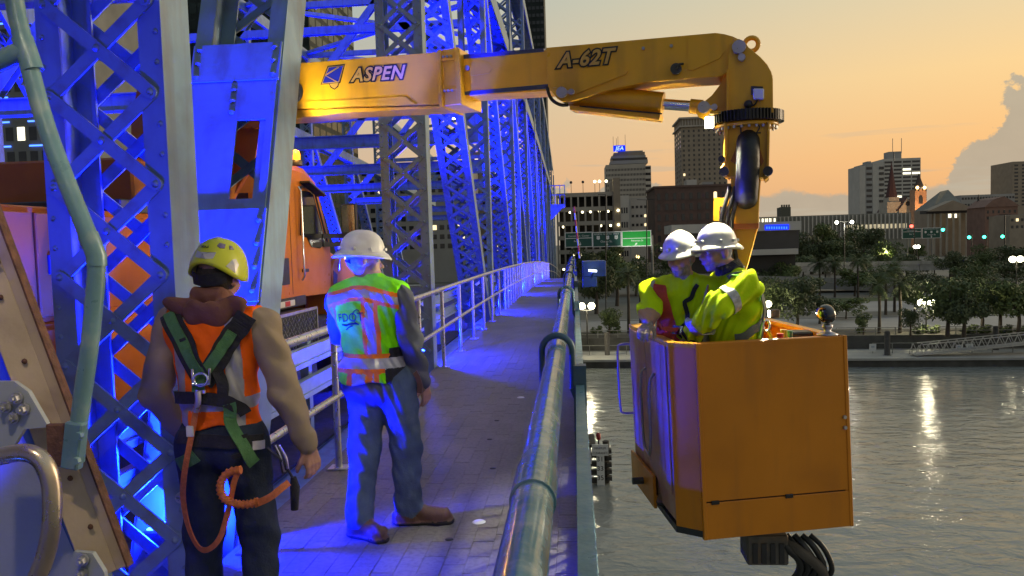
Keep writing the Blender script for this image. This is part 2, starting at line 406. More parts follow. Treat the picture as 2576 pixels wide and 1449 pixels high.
M_PAVER = position_mat('paver', (.15, .135, .125), (.255, .235, .215), .75, (.095, .088, .08))
M_JOINT = mat('paver_joint', (.17, .157, .144), .9, var=.2, scale=9)

# walkway: slab that follows the deck's crown, pavers laid on it
ys = [-4 + i * 2 for i in range(60)]
mb = MB()
for a, b in zip(ys, ys[1:]):
    za, zb = zdeck(a) - .004, zdeck(b) - .004
    mb.add([(-2.0, a, za), (.03, a, za), (.03, b, zb), (-2.0, b, zb), (-2.0, a, za - .22), (.03, a, za - .22), (.03, b, zb - .22), (-2.0, b, zb - .22)],
           [(0, 1, 2, 3), (4, 7, 6, 5), (0, 4, 5, 1), (1, 5, 6, 2), (2, 6, 7, 3), (3, 7, 4, 0)])
walk = mb.build('walkway', M_JOINT, loc=(0, 0, 0)); tag(walk, kind='structure')
PW, PL = .121, .215
pm = MB().box((0, 0, -.012), (PW - .002, PL - .002, .024)).mesh('paver', (0, 0, 0), (M_PAVER,))
bm = bmesh.new(); bm.from_mesh(pm); bmesh.ops.bevel(bm, geom=[e for e in bm.edges if all(v.co.z > -.001 for v in e.verts)], offset=.0015, segments=1, affect='EDGES'); bm.to_mesh(pm); bm.free()
rest = MB(); cnt = 0
for j in range(150):
    for i in range(16):
        x = -1.955 + PW * (i + .5); y = 3.55 + PL * (j + .5) + (PL * .5 if i % 2 else 0)
        z = zdeck(y) + random.uniform(-.0016, .0012)
        if cnt < 300 and y < 13:
            vis = at = (x > -1.9)
            o = bpy.data.objects.new('paver', pm); COL.objects.link(o); o.parent = walk; o.location = (x, y, z); o.rotation_euler = (random.uniform(-.004, .004), random.uniform(-.006, .006), 0); cnt += 1
        else:
            a, b = (PW - .002) / 2, (PL - .002) / 2
            rest.add([(x - a, y - b, z), (x + a, y - b, z), (x + a, y + b, z), (x - a, y + b, z), (x - a, y - b, z - .014), (x + a, y - b, z - .014), (x + a, y + b, z - .014), (x - a, y + b, z - .014)],
                     [(0, 1, 2, 3), (0, 4, 5, 1), (1, 5, 6, 2), (2, 6, 7, 3), (3, 7, 4, 0)])
tag(rest.build('paver', M_PAVER, walk), kind='stuff')
M_REFL = mat('white_marker', (.75, .75, .72), .4, var=.1)
for px, py in ((1310, 1000), (1205, 1313), (1396, 822)):
    p = at_z(px, py, .003); MB().lathe([(0, .006), (.035, .005), (.042, 0)], p, 14).build('deck_marker', M_REFL, walk)
for px, py in ((1232, 1105), (1250, 1058), (1240, 1178), (1130, 1357)):
    p = at_z(px, py, .001); MB().lathe([(0, .004), (.022, .004), (.025, 0)], p, 10).build('bolt_head', M_BLACK, walk)

# roadway beyond the truss
mb = MB()
for a, b in zip(ys, ys[1:]):
    za, zb = zdeck(a) - .32, zdeck(b) - .32
    mb.quad((-14.4, a, za), (-2.7, a, za), (-2.7, b, zb), (-14.4, b, zb))
    mb.quad((-14.4, a, za - .5), (-14.4, b, zb - .5), (-2.7, b, zb - .5), (-2.7, a, za - .5))
    mb.quad((-2.7, a, za), (-2.7, a, za - .5), (-2.7, b, zb - .5), (-2.7, b, zb))
road = mb.build('road', M_ASPH, loc=(0, 0, 0)); tag(road, kind='structure')
M_LINE = mat('road_paint', (.7, .68, .6), .7, var=.2, scale=12)
mb = MB()
for x in (-5.7, -8.6, -11.5):
    for k in range(24):
        y = 2 + k * 4.5; mb.quad((x - .06, y, zdeck(y) - .316), (x + .06, y, zdeck(y) - .316), (x + .06, y + 2.2, zdeck(y + 2.2) - .316), (x - .06, y + 2.2, zdeck(y + 2.2) - .316))
mb.build('lane_marking', M_LINE, road)

# ---- pedestrian railing on the truss side
rail = thing('pedestrian_railing', 'galvanized two-rail pipe railing between the walkway and the blue-lit truss', 'railing', (-1.87, 5.8, 0))
def run(x, z, y0, y1, st=1.2): return [(x, y0 + (y1 - y0) * i / max(1, int((y1 - y0) / st)), z + zdeck(y0 + (y1 - y0) * i / max(1, int((y1 - y0) / st)))) for i in range(max(1, int((y1 - y0) / st)) + 1)]
MB().tube(run(-1.87, 1.10, 3.4, 95), .032, 12).build('top_rail', M_GALV, rail)
MB().tube(run(-1.87, .56, 3.4, 95), .026, 10).build('middle_rail', M_GALV, rail)
ys_p = [4.15 + 1.62 * k for k in range(10)] + [20.3 + .9 * k for k in range(40)]
for y in ys_p:
    z = zdeck(y); mb = MB(); mb.cyl((-1.87, y, z), (-1.87, y, z + 1.09), .026, 10); o = mb.build('post', M_GALV, rail)
    if y < 20: MB().box((-1.87, y, z + .006), (.15, .13, .012)).build('base_plate', M_GALV, o, .002)

# ---- outer railing, right under the lens: worn pipe on U collars, pickets outside
orl = thing('bridge_railing', 'worn teal steel pipe railing along the river edge of the walkway', 'railing', (-.08, 1, 0))
PX, PZ = -.082, 1.262
MB().tube(run(PX, PZ, .25, 100, .8), .0365, 20).build('top_rail', M_WORNPIPE, orl)
MB().tube([(PX, 1.28, PZ), (PX, 1.44, PZ)], .0405, 20).build('sleeve', M_WORNPIPE, orl)
for k in range(26):
    y = 3.12 + 3.42 * k if k else 3.12
    z = zdeck(y); arc = [(PX - .062, y, PZ + z - .16)] + [(PX - .062 * math.cos(t), y, PZ + z + .062 * math.sin(t)) for t in [math.pi * i / 12 for i in range(13)]] + [(PX + .062, y, PZ + z - .16)]
    if k < 12:
        MB().tube(arc, .0135, 8).build('collar', M_DKTEAL, orl)
    MB().bbox((-.018, y - .03, z - .22), (.034, y + .03, z + PZ - .06)).build('post', M_DKTEAL, orl)
    MB().bar((PX + .062, y, z + PZ - .15), (.0, y, z + PZ - .20), .05, .03).build('bracket', M_DKTEAL, orl)
for z0, w in ((1.10, .05), (.16, .06)):
    mb = MB()
    pts = run(.008, z0, .2, 100, 2)
    for a, b in zip(pts, pts[1:]): mb.bar(a, b, .034, w)
    mb.build('lower_rail', M_TEAL, orl)
pk = MB().box((0, 0, .62), (.018, .018, .92)).mesh('picket', (0, 0, 0), (M_TEAL,))
for k in range(190):
    y = .3 + k * .12
    o = bpy.data.objects.new('picket', pk); COL.objects.link(o); o.parent = orl; o.location = Vector((.008, y, zdeck(y))) - wl(orl)
mb = MB()
for k in range(190, 620):
    y = .3 + k * .12; mb.box((.008, y, zdeck(y) + .62), (.018, .018, .92))
tag(mb.build('picket', M_TEAL, orl), kind='stuff')
# fascia plate outside
mb = MB()
for a, b in zip(run(.055, -.02, .2, 100, 2), run(.055, -.02, .2, 100, 2)[1:]): mb.bar(a, b, .03, .5)
mb.build('fascia', M_TEAL, orl)

# ---- trusses
XI, XO = -2.65, -2.0
bar_cache = {}
def bar_mesh(L, w=.066, t=.012):
    key = (round(L, 3), w)
    if key not in bar_cache:
        poly = []
        for s_, a0 in ((1, -90), (-1, 90)):
            for i in range(5):
                a = R(a0 + 45 * i); poly.append((s_ * L / 2 + w / 2 * math.cos(a), w / 2 * math.sin(a)))
        bar_cache[key] = MB().prism(poly, (0, 0, 0), (1, 0, 0), (0, 1, 0), (0, 0, 1), t).mesh('lattice_bar', (0, 0, 0), (M_PAINT,))
    return bar_cache[key]
def rivet(mb, p, n, r=.019):
    p = Vector(p); n = Vector(n).normalized(); a = n.orthogonal().normalized(); b = n.cross(a); vs = []
    for rr, h in ((1, 0), (.75, .55), (.0, .85)):
        if rr: vs += [p + (a * math.cos(i * math.pi / 4) + b * math.sin(i * math.pi / 4)) * r * rr + n * r * h for i in range(8)]
        else: vs.append(p + n * r * h)
    fs = [(i, (i + 1) % 8, 8 + (i + 1) % 8, 8 + i) for i in range(8)] + [(8 + i, 8 + (i + 1) % 8, 16) for i in range(8)]
    mb.add(vs, fs, 0, True)
def member(parent, name, y0, z0, y1, z1, dep=.285, fl=.12, xi=XI, xo=XO, parts=True, front=True, back=True, s0=.25, s1=None, pitch=.45, t=.016, label=None, side=1, rv=True):
    ax = Vector((0, y1 - y0, z1 - z0)); Ln = ax.length; ax.normalize(); X = Vector((1, 0, 0)); n = Vector((0, ax.z, -ax.y))
    if n.y < 0: n = -n
    o = Vector((0, y0, z0)); s1 = s1 or Ln - .4
    mb = MB()
    def slab(x0, x1, d0, d1):
        mb.add([o + X * x + n * d + ax * s for s in (0, Ln) for x, d in ((x0, d0), (x1, d0), (x1, d1), (x0, d1))], [(3, 2, 1, 0), (4, 5, 6, 7), (0, 1, 5, 4), (1, 2, 6, 5), (2, 3, 7, 6), (3, 0, 4, 7)])
    for a, b, c in ((xi, xi + t, xi + fl), (xo - t, xo, xo - fl)):
        slab(a, b, 0, dep)
        x0, x1 = sorted((b if c == xi + fl else a, c)); slab(x0, x1, 0.0, t); slab(x0, x1, dep - t, dep)
    col = mb.build(name, M_PAINT, parent)
    k0 = int((s1 - s0) / pitch); W_ = (xo - xi) - fl; Lb = math.hypot(W_, pitch); ang = math.atan2(pitch, W_); xm = (xi + xo) / 2
    rvs = MB(); lac = MB()
    for face, d, sg in (('f', -.0125, -1), ('b', dep + .0125, 1)):
        if (face == 'f' and not front) or (face == 'b' and not back): continue
        for k in range(k0):
            for s_ in (1, -1):
                dd = d + (0 if s_ == 1 else sg * .0125) - (0.0 if face == 'f' else .012)
                c = o + X * xm + ax * (s0 + (k + .5) * pitch) + n * dd
                if parts:
                    b = bpy.data.objects.new('lattice_bar', bar_mesh(Lb)); COL.objects.link(b); b.parent = col
                    e1 = (X * math.cos(s_ * ang) + ax * math.sin(s_ * ang)); e3 = n; e2 = e3.cross(e1)
                    m = Matrix(((e1.x, e2.x, e3.x, 0), (e1.y, e2.y, e3.y, 0), (e1.z, e2.z, e3.z, 0), (0, 0, 0, 1))); m.translation = c - wl(parent); b.matrix_local = m
                else:
                    h = X * (W_ / 2) + ax * (s_ * pitch / 2); lac.bar(c - h, c + h, .066, .012, up=n)
            if rv and face == 'f':
                for xx in (xi + fl / 2, xo - fl / 2): rivet(rvs, o + X * xx + ax * (s0 + k * pitch) + n * -.025, -n)
                for xx in (xi + .03, xo - .03):
                    for q_ in (.33, .66): rivet(rvs, o + X * xx + ax * (s0 + (k + q_) * pitch) + n * -.001, -n, .014)
                rivet(rvs, o + X * xm + ax * (s0 + (k + .5) * pitch) + n * -.025, -n)
    if rvs.v: tag(rvs.build('rivet', M_RIVET, col), kind='stuff')
    if lac.v: tag(lac.build('lattice_bar', M_PAINT, col), kind='stuff')
    return col, (lambda x, s, d: o + X * x + ax * s + n * d)

truss = thing('bridge_truss', 'blue-lit riveted steel truss with laced columns between walkway and roadway', 'truss', (-2.3, 10, 0))
TOP = 13.0
member(truss, 'truss_column', 3.70, -.3, 3.70, TOP, s0=.1, s1=6.0)
# the plated diagonal with a hand hole
dg, DP = member(truss, 'truss_diagonal', 4.145, -.3, 4.145 + .35 * (TOP + .3), TOP, dep=.33, front=False, back=True, s0=.4, s1=7)
sl = math.hypot(1, .35)
def sz(z): return (z + .3) * sl
mb = MB(); xa, xb = XI + .122, XO - .122
def plate(x0, x1, z0, z1, d0, d1): mb.add([DP(x, sz(z), d) for z in (z0, z1) for x, d in ((x0, d0), (x1, d0), (x1, d1), (x0, d1))], [(3, 2, 1, 0), (4, 5, 6, 7), (0, 1, 5, 4), (1, 2, 6, 5), (2, 3, 7, 6), (3, 0, 4, 7)])
hx0, hx1 = XI + .65 * .575, XI + .65 * .885
plate(xa - .1, xb + .1, -.2, 2.05, -.013, -.001); plate(xa - .1, hx0, 2.05, 2.60, -.013, -.001); plate(hx1, xb + .1, 2.05, 2.60, -.013, -.001); plate(xa - .1, xb + .1, 2.60, 3.12, -.013, -.001)
mb.build('cover_plate', M_PAINT, dg)
for a_, b_ in ((2.88, 3.16), (1.38, 1.98)): mb = MB(); plate(XI + .004, XO - .004, a_, b_, -.026, -.0135); mb.build('splice_plate', M_PAINT, dg, .003)
rv = MB()
_n = Vector((0, -1, .35))
for x in (XI + .05, XO - .05):
    for z in (2.92, 3.02, 3.12, 1.45, 1.6, 1.75, 1.9, .3, .45, .6, .75, .9, 1.05, 1.2): rivet(rv, DP(x, sz(z), -.026), _n, .022)
for z in (2.66, 2.74, 2.82): rivet(rv, DP(XI + .33, sz(z), -.014), _n, .022)
tag(rv.build('rivet', M_RIVET, dg), kind='stuff')
# further panel points
PP = [10.55 + 8.0 * k for k in range(10)]
for k, y in enumerate(PP):
    z = zdeck(y); H = TOP if y < 62 else TOP - (y - 62) * .09
    member(truss, 'truss_column', y, z - .3, y, z + H, parts=k < 2, s0=.1, s1=(6.2 if k < 2 else H - .4), rv=k < 3)
    if k + 1 < len(PP):
        y2 = PP[k + 1]; zb = zdeck(y2)
        if k == 0: member(truss, 'truss_diagonal', y2 - .55, zb - .1, y + .45, z + 8.25, dep=.27, xi=XI + .02, xo=XO - .02, fl=.13, parts=True, s0=.2, s1=9.2, pitch=.42)
        else: member(truss, 'truss_diagonal', y2 - .55, zb - .1, y + .45, z + 8.25, dep=.27, xi=XI + .02, xo=XO - .02, parts=False, s0=.2, rv=k < 2)
        if k > 0 and k % 2 == 0:
            member(truss, 'truss_hanger', y + 4.0, z - .2, y + 4.0, z + 8.2, dep=.2, xi=XI + .1, xo=XO - .1, parts=False, rv=False)
for za, nm in ((-.55, 'bottom_chord'), (8.35, 'middle_chord'), (TOP, 'top_chord')):
    mb = MB()
    pts = [(y, zdeck(y) + (za if za < 12 else (za if y < 62 else za - (y - 62) * .09))) for y in [1.5 + 4 * i for i in range(21)]]
    for (a, za_), (b, zb_) in zip(pts, pts[1:]):
        for x in (XI + .03, XO - .03): mb.bar((x, a, za_), (x, b, zb_), .03, .5)
        mb.bar((-2.325, a, za_ + .24), (-2.325, b, zb_ + .24), .6, .02)
    mb.build(nm, M_PAINT, truss)
# gussets where the diagonals land
for k, y in enumerate(PP[:5]):
    for x in (XO + .004, XI - .018):
        z = zdeck(y)
        MB().prism([(-.25, -.35), (.95, -.35), (.95, .25), (.55, .75), (.0, .95), (-.25, .7)], (x, y - .2, z + 8.2), (0, 1, 0), (0, 0, 1), (1, 0, 0), .014).build('gusset_plate', M_PAINT, truss)

# far truss and overhead bracing
ft = thing('bridge_truss', 'far steel truss across the roadway, seen between the near columns', 'truss', (-14.9, 20, 0))
FX0, FX1 = -15.2, -14.55
for k, y in enumerate([2.55] + PP[:7]):
    z = zdeck(y)
    member(ft, 'truss_column', y, z - .3, y, z + TOP, xi=FX0, xo=FX1, parts=False, s0=.1, rv=False)
    member(ft, 'truss_diagonal', y + 7.4, zdeck(y + 8) - .1, y + .4, z + 8.2, xi=FX0, xo=FX1, parts=False, s0=.2, rv=False)
for za in (-.5, 8.35, TOP):
    mb = MB()
    for i in range(20):
        a, b = 1 + 4 * i, 5 + 4 * i; mb.bar((-14.87, a, zdeck(a) + za), (-14.87, b, zdeck(b) + za), .62, .5)
    mb.build('chord', M_PAINT, ft)
br = thing('overhead_bracing', 'row of steel struts and cross braces spanning over the roadway', 'bracing', (-8.5, 20, 5.5))
for k, y in enumerate(PP[:8]):
    z = zdeck(y) + 5.55
    mb = MB(); mb.bbox((FX1, y + .1, z - .19), (XI, y + .13, z + .19)); mb.bbox((FX1, y - .03, z - .22), (XI, y + .26, z - .19)); mb.bbox((FX1, y - .03, z + .19), (XI, y + .26, z + .22))
    mb.build('portal_strut', M_PAINT, br)
    for (xa_, za_), (xb_, zb_) in (((FX1, 5.9), (-8.6, TOP)), ((-8.6, TOP), (XI, 5.9)), ((FX1, 9.4), (XI, 9.4)), ((FX1, TOP), (XI, TOP))):
        mb = MB(); q = zdeck(y); w = .30 if za_ != zb_ else .26
        for d in (0, .22): mb.bar((xa_, y + d, q + za_), (xb_, y + d, q + zb_), .02, w, up=(0, 0, 1))
        mb.bar((xa_, y + .11, q + za_ + .0), (xb_, y + .11, q + zb_), .2, .02, up=(0, 0, 1)); mb.build('cross_brace', M_PAINT, br)
for k in range(7):
    ya, yb = PP[k], PP[k + 1]
    for (xa_, xb_) in ((FX1, XI), (XI, FX1)):
        MB().bar((xa_, ya, zdeck(ya) + TOP + .1), (xb_, yb, zdeck(yb) + TOP + .1), .28, .16).build('lateral_brace', M_PAINT, br)
# the near bay: lateral members over the truck
for (a, b) in (((XI, 3.9, 9.0), (-8.0, 10.4, 9.6)), ((-14.5, 3.9, 9.0), (-8.0, 10.4, 9.6)), ((-14.5, 4.0, 6.2), (-5.6, 10.2, 10.8)), ((XI, 10.6, 12.4), (-8.6, 18.5, 8.0))):
    MB().bar(a, b, .34, .2).build('lateral_brace', M_PAINT, br)

# traffic barrier on the road side of the truss
gr = thing('guard_rail', 'pale blue steel two-beam traffic barrier on the road edge behind the railing', 'guard rail', (-2.78, 8, -.3))
for zz in (.62, .30):
    mb = MB(); pts = run(-2.775, zz, 4.3, 60, 2.0)
    for a, b in zip(pts, pts[1:]): mb.bar(a, b, .05, .20); mb.bar(Vector(a) + Vector((.03, 0, .07)), Vector(b) + Vector((.03, 0, .07)), .03, .05); mb.bar(Vector(a) + Vector((.03, 0, -.07)), Vector(b) + Vector((.03, 0, -.07)), .03, .05)
    mb.build('beam', mat('barrier_paint', (.28, .38, .43), .45, var=.12, stain=((.2, .18, .15), .4, 4)), gr)
for k in range(14):
    y = 5.2 + 2.6 * k; MB().bbox((-2.90, y, zdeck(y) - .31), (-2.81, y + .1, zdeck(y) + .75)).build('post', M_PAINT, gr)

# ---- blue flood lights at the foot of the truss, and the roadway luminaires
M_LENS = glow('blue_led_lens', (.03, .16, 1.0), 14)
M_HOUS = mat('lamp_housing', (.10, .11, .12), .4, .6)
BLUE = (.0008, .006, 1.0)
def flood(x, y, z, e, label, sp=None, aim=None, cone=96):
    t = thing('flood_light', label, 'light', (x, y, z), 'blue flood lights at the foot of the trusses')
    MB().box((x, y, z + .05), (.26, .16, .09)).build('housing', M_HOUS, t, .01)
    MB().box((x, y, z + .099), (.22, .12, .006)).build('lens', M_LENS, t)
    MB().bbox((x - .15, y - .015, z - .06), (x - .135, y + .015, z + .08)).bbox((x + .135, y - .015, z - .06), (x + .15, y + .015, z + .08)).build('bracket', M_HOUS, t)
    lamp('blue_led', 'SPOT', (x, y, z + .17), e, BLUE, .05, aim or (x + .02, y + .55, z + 4), cone, .45, parent=t); lamp('blue_spill', 'POINT', (x, y, z + .19), e * (sp or SPILL), BLUE, .06, parent=t)
flood(-2.33, 4.12, .06, FLOOD_A, 'blue flood light between the laced column and the plated diagonal nearest the camera', .12)
flood(-2.33, 1.25, .06, 420, 'added unseen blue flood light aimed at the front of the near laced column', .003, (-2.3, 3.7, 3.3), 52)  # added out of view to turn the near column's front blue
fl_lab = ['first', 'second', 'third', 'fourth', 'fifth', 'sixth', 'seventh', 'eighth']
for k in range(6):
    y = PP[k] + .75; flood(-2.33, y, zdeck(y) + .06, FLOOD_B, 'blue flood light behind the %s truss column beyond the worker in the lime vest' % fl_lab[k])
for k, y in enumerate((5, 13, 21, 29, 37, 45)): flood(-14.2, y, zdeck(y) + .1, FLOOD_C, 'blue flood light at the far truss, %s one along the roadway' % fl_lab[k])
M_LUM = glow('luminaire_lens', (1, .80, .52), 22)
def luminaire(y, e, lab):
    x, z = -4.1, zdeck(y) + 6.3
    t = thing('street_lamp', lab, 'lamp', (x, y, z), 'luminaires over the roadway')
    mb = MB(); mb.tube([(XI, y, z + .2), (-3.2, y, z + .32), (x + .1, y, z + .1)], .03, 8); mb.build('arm', M_GALV, t)
    MB().ball((x, y, z + .05), .2, 12, sc=(1.5, .8, .45)).build('lamp_head', M_GALV, t); MB().lathe([(0, -.075), (.12, -.06), (.15, -.02)], (x, y, z), 14).build('lens', M_LUM, t)
    lamp('luminaire_light', 'SPOT', (x, y, z - .1), e, (1, .78, .52), .08, (x + .5, y, -1), 160, .6, parent=t)
for k, (y, lab) in enumerate(((10.9, 'cobra-head street lamp above the boom truck cab'), (26.9, 'cobra-head street lamp over the road at the third panel'), (42.9, 'cobra-head street lamp farthest along the bridge'))): luminaire(y, LUM_E, lab)

# added out-of-view steelwork, there to shade the near column from the open sky behind
t = thing('sky_blocker', 'unseen added steelwork shading the near end of the walkway', 'light blocker', (-3.2, -1.2, -.3))
MB().bbox((-4.4, -2.2, -.3), (-1.72, -1.6, 9.0)).build('blocker_wall', M_PAINT, t); MB().bbox((-4.4, -1.6, 3.9), (-.9, 2.75, 4.1)).build('platform', M_PAINT, t); MB().bbox((-7.5, -6.0, -.3), (-4.6, 1.2, 6.5)).build('blocker_house', M_PAINT, t)
for x in (-4.3, -1.0): MB().bbox((x, -1.6, 3.55), (x + .08, 2.75, 3.9)).build('blocker_girder', M_PAINT, t)
wlp = Vector((-1.0, 2.55, 3.78)); hl = MB().box(wlp, (.26, .18, .10)).build('fill_lamp', M_HOUS, t, .01); MB().box(wlp + Vector((0, 0, -.052)), (.2, .13, .006)).build('lens', M_LUM, hl)  # added unseen lamp, brightens the people, deck and boom from behind
MB().bbox((-1.20, 2.40, 3.02), (-1.185, 3.7, 3.88)).build('fill_blocker', M_HOUS, t)  # added unseen plate that keeps the lamp above off the near truss
wl2 = Vector((-.95, .55, 3.50)); hl = MB().box(wl2, (.2, .16, .09)).build('fill_lamp', M_HOUS, t, .01); MB().box(wl2 + Vector((0, .02, -.047)), (.15, .11, .006)).build('lens', M_LUM, hl)  # second added unseen lamp, brightens the tan brace
lamp('brace_fill', 'SPOT', wl2 + Vector((0, .03, -.06)), 110, (1, .80, .55), .05, (-1.45, 2.05, .85), 58, .7, parent=t)
lamp('walkway_fill', 'SPOT', wlp + Vector((.0, .02, -.07)), FILL_E, (1, .86, .64), .07, (-.75, 7.2, .2), 76, .7, parent=t)
# ---- steelwork at the near left: tan angle brace, grab rail, teal pipe, grey plates
M_TAN = mat('primer_tan_steel', (.42, .33, .22), .5, var=.12, scale=4, bump=.15, bscale=40, stain=((.13, .08, .05), .5, 5), streak=((.2, .12, .07), .4, 7))
M_GREYP = mat('grey_steel', (.33, .36, .37), .5, .1, var=.12, scale=3, bump=.1, stain=((.18, .18, .18), .4, 3))
YB = 2.05
p0, p1 = at_y(-162, 330, YB), at_y(238, 1400, YB); d = (p1 - p0).normalized(); side = Vector((0, 1, 0)).cross(d); side = side if side.x > 0 else -side
t = thing('steel_brace', 'tan inclined steel angle with rusty edge, at the lower left corner', 'brace', (p1.x, p1.y, p1.z))
mb = MB(); a, b = p0 - d * .3, p1 + d * .06
mb.bar(a, b, .080, .012, up=(-.55, 1, 0)); mb.build('flange', M_TAN, t, .002)
mb = MB(); q = side * .052; mb.bar(a + q + side * .004 + Vector((0, .02, 0)), b + q + side * .004 + Vector((0, .02, 0)), .044, .012, up=(0, 1, 0)); mb.build('leg', M_TAN, t, .002)
mb = MB(); mb.bar(a + side * .079 + Vector((0, .018, 0)), b + side * .079 + Vector((0, .018, 0)), .006, .03, up=(0, 1, 0)); mb.build('rust_edge', M_RUST, t)
mb = MB()
for px, py in ((2, 748), (62, 909), (177, 1203), (228, 1325), (-5, 660), (122, 1065)): rivet(mb, at_y(px, py, YB - .008), (0, -1, 0), .0085)
tag(mb.build('rivet', M_RUST, t), kind='stuff')
def plate_thing(label, poly, bolts, y, name='gusset_plate'):
    P0 = at_y(*poly[0], y); t = thing(name, label, 'plate', P0)
    mb = MB(); pts = [at_y(a_, b_, y) for a_, b_ in poly]; k = len(pts); bk = [p + Vector((0, .015, 0)) for p in pts]
    mb.add(pts + bk, [tuple(range(k)), tuple(range(2 * k - 1, k - 1, -1))] + [(i, i + k, (i + 1) % k + k, (i + 1) % k) for i in range(k)]); mb.build('plate', M_GREYP, t)
    for px, py in bolts:
        c = at_y(px, py, y - .002); mb = MB(); mb.cyl(c, c + Vector((0, -.006, 0)), .017, 14); mb.cyl(c + Vector((0, -.006, 0)), c + Vector((0, -.020, 0)), .0125, 6, smooth=False); mb.cyl(c + Vector((0, -.02, 0)), c + Vector((0, -.028, 0)), .006, 8); mb.build('bolt', M_BOLT, t)
plate_thing('grey steel gusset plate with four hex bolts beside the tan brace', [(-60, 1160), (-60, 960), (35, 960), (70, 985), (122, 1075), (60, 1080), (10, 1160)], [(17, 1023), (45, 1001), (62, 1029), (36, 1051)], YB - .06)
plate_thing('grey steel gusset plate with two hex bolts at the foot of the tan brace', [(150, 1500), (185, 1388), (232, 1392), (262, 1440), (270, 1500)], [(211, 1408), (208, 1440)], YB - .06)
pa, pb, pc, pd = at_y(-160, 1010, 2.3), at_y(100, 1060, 2.3), at_y(300, 1560, 2.3), at_y(-160, 1600, 2.3)
t = thing('guard_screen', 'plain blue-grey steel panel behind the curved grab rail', 'screen', pd)
MB().add([pa, pb, pc, pd] + [p + Vector((0, .02, 0)) for p in (pa, pb, pc, pd)], [(0, 1, 2, 3), (7, 6, 5, 4), (0, 4, 5, 1), (1, 5, 6, 2), (2, 6, 7, 3), (3, 7, 4, 0)]).build('sheet', M_GREYP, t)
q0, q1 = at_y(-160, 800, 2.26), at_y(330, 1560, 2.26)
MB().bar(at_y(-60, 740, 2.24), at_y(262, 1480, 2.24), .05, .05).build('stiffener', M_DKTEAL, t)
yg = 1.72; pts = [at_y(*q, yg) for q in ((-120, 1185), (-40, 1160), (30, 1140), (75, 1138), (108, 1158), (128, 1200), (133, 1260), (130, 1330), (115, 1400), (85, 1475), (60, 1530))]
def smooth_path(P, n=3):
    for _ in range(n):
        Q = [P[0]]
        for a_, b_ in zip(P, P[1:]): Q += [a_ * .75 + b_ * .25, a_ * .25 + b_ * .75]
        P = Q + [P[-1]]
    return P
t = tag(MB().tube(smooth_path(pts), .0215, 16).build('grab_rail', mat('brushed_steel_rail', (.44, .37, .29), .30, .8, var=.15, scale=9, bump=.05)), 'curved brushed steel grab rail in the lower left corner', 'grab rail')
yt = 2.0
t = thing('pipe_rail', 'bent teal painted pipe with a side branch in front of the laced column', 'pipe', at_y(190, 1170, yt))
P1 = [at_y(28, -90, yt), at_y(36, 10, yt), at_y(62, 120, yt), at_y(108, 300, yt), at_y(172, 470, yt), at_y(232, 615, yt), at_y(243, 645, yt), at_y(243, 690, yt), at_y(228, 860, yt), at_y(205, 1010, yt), at_y(190, 1160, yt)]
MB().tube(smooth_path(P1, 2), .0235, 16).build('pipe', M_TEAL, t)
MB().tube(smooth_path([at_y(-80, 190, yt), at_y(-20, 165, yt), at_y(40, 135, yt), at_y(66, 128, yt)], 1), .0265, 16).build('branch', M_TEAL, t)
MB().tube([at_y(56, 96, yt), at_y(84, 178, yt)], .027, 16).build('tee', M_TEAL, t)
MB().tube([at_y(222, 590, yt), at_y(243, 645, yt), at_y(243, 668, yt)], .0262, 16).build('elbow', M_TEAL, t)
c = at_y(178, 1120, yt); MB().bar(at_y(192, 1062, yt - .02), at_y(180, 1178, yt - .02), .05, .03, up=(0, 1, 0)).build('flat_end', M_TEAL, t, .004)
MB().bar(at_y(142, 1066, yt - .01), at_y(148, 1172, yt - .01), .052, .02, up=(0, 1, 0)).build('bracket', M_RUST, t, .003)
for px, py in ((203, 1095), (196, 1158)):
    c = at_y(px, py, yt - .04); MB().cyl(c, c + Vector((0, -.014, 0)), .011, 6, smooth=False).build('bolt', M_TEAL, t)
# ------------------------------------------------------------------ the inspection truck with boom and work basket
M_YEL = mat('boom_yellow', (.82, .40, .008), .38, var=.07, scale=2.0, bump=.05, bscale=25, coat=.15, stain=((.40, .17, .01), .4, 2.2), streak=((.30, .14, .02), .42, 6))
M_ORG = mat('truck_orange', (.58, .17, .006), .38, var=.06, scale=2, coat=.08, spec=.3, stain=((.45, .14, .01), .3, 3))
M_BSK = mat('basket_orange', (.64, .215, .004), .40, var=.08, scale=1.6, bump=.30, bscale=3.5, stain=((.40, .125, .005), .32, 2.4), streak=((.34, .12, .02), .3, 10))
M_BSKW = mat('basket_scuffed', (.42, .22, .12), .55, var=.14, scale=3, bump=.12, bscale=30, stain=((.48, .36, .24), .8, 3.0), streak=((.30, .11, .02), .7, 7))
M_TUR = mat('turret_orange', (.36, .09, .006), .42, var=.08, stain=((.22, .05, .01), .4, 4))
M_CHROME = mat('chrome_rod', (.75, .75, .75), .12, 1.0, var=.05)
M_DKST = mat('dark_steel', (.05, .05, .055), .45, .5, var=.2)
M_GLASS = mat('dark_glass', (.012, .014, .018), .06, 0, var=.1, spec=.8)
M_NAVY = mat('navy_strip', (.03, .035, .08), .45, var=.2)
M_DECAL = mat('black_decal', (.012, .012, .014), .45, var=.1)
M_DECALY = mat('amber_decal', (.62, .36, .07), .45, var=.08)
M_LBLUE = mat('logo_blue', (.01, .02, .42), .4, var=.05)
M_WHITE = mat('white_plastic', (.62, .62, .60), .4, var=.06, scale=8)
M_HOSE = mat('hose_rubber', (.015, .015, .016), .4, var=.3, scale=18, bump=.2, bscale=40)
M_PIN = mat('steel_pin', (.40, .38, .42), .35, .8, var=.12, scale=15)
M_RED = mat('red_tape', (.50, .03, .03), .4, var=.1)

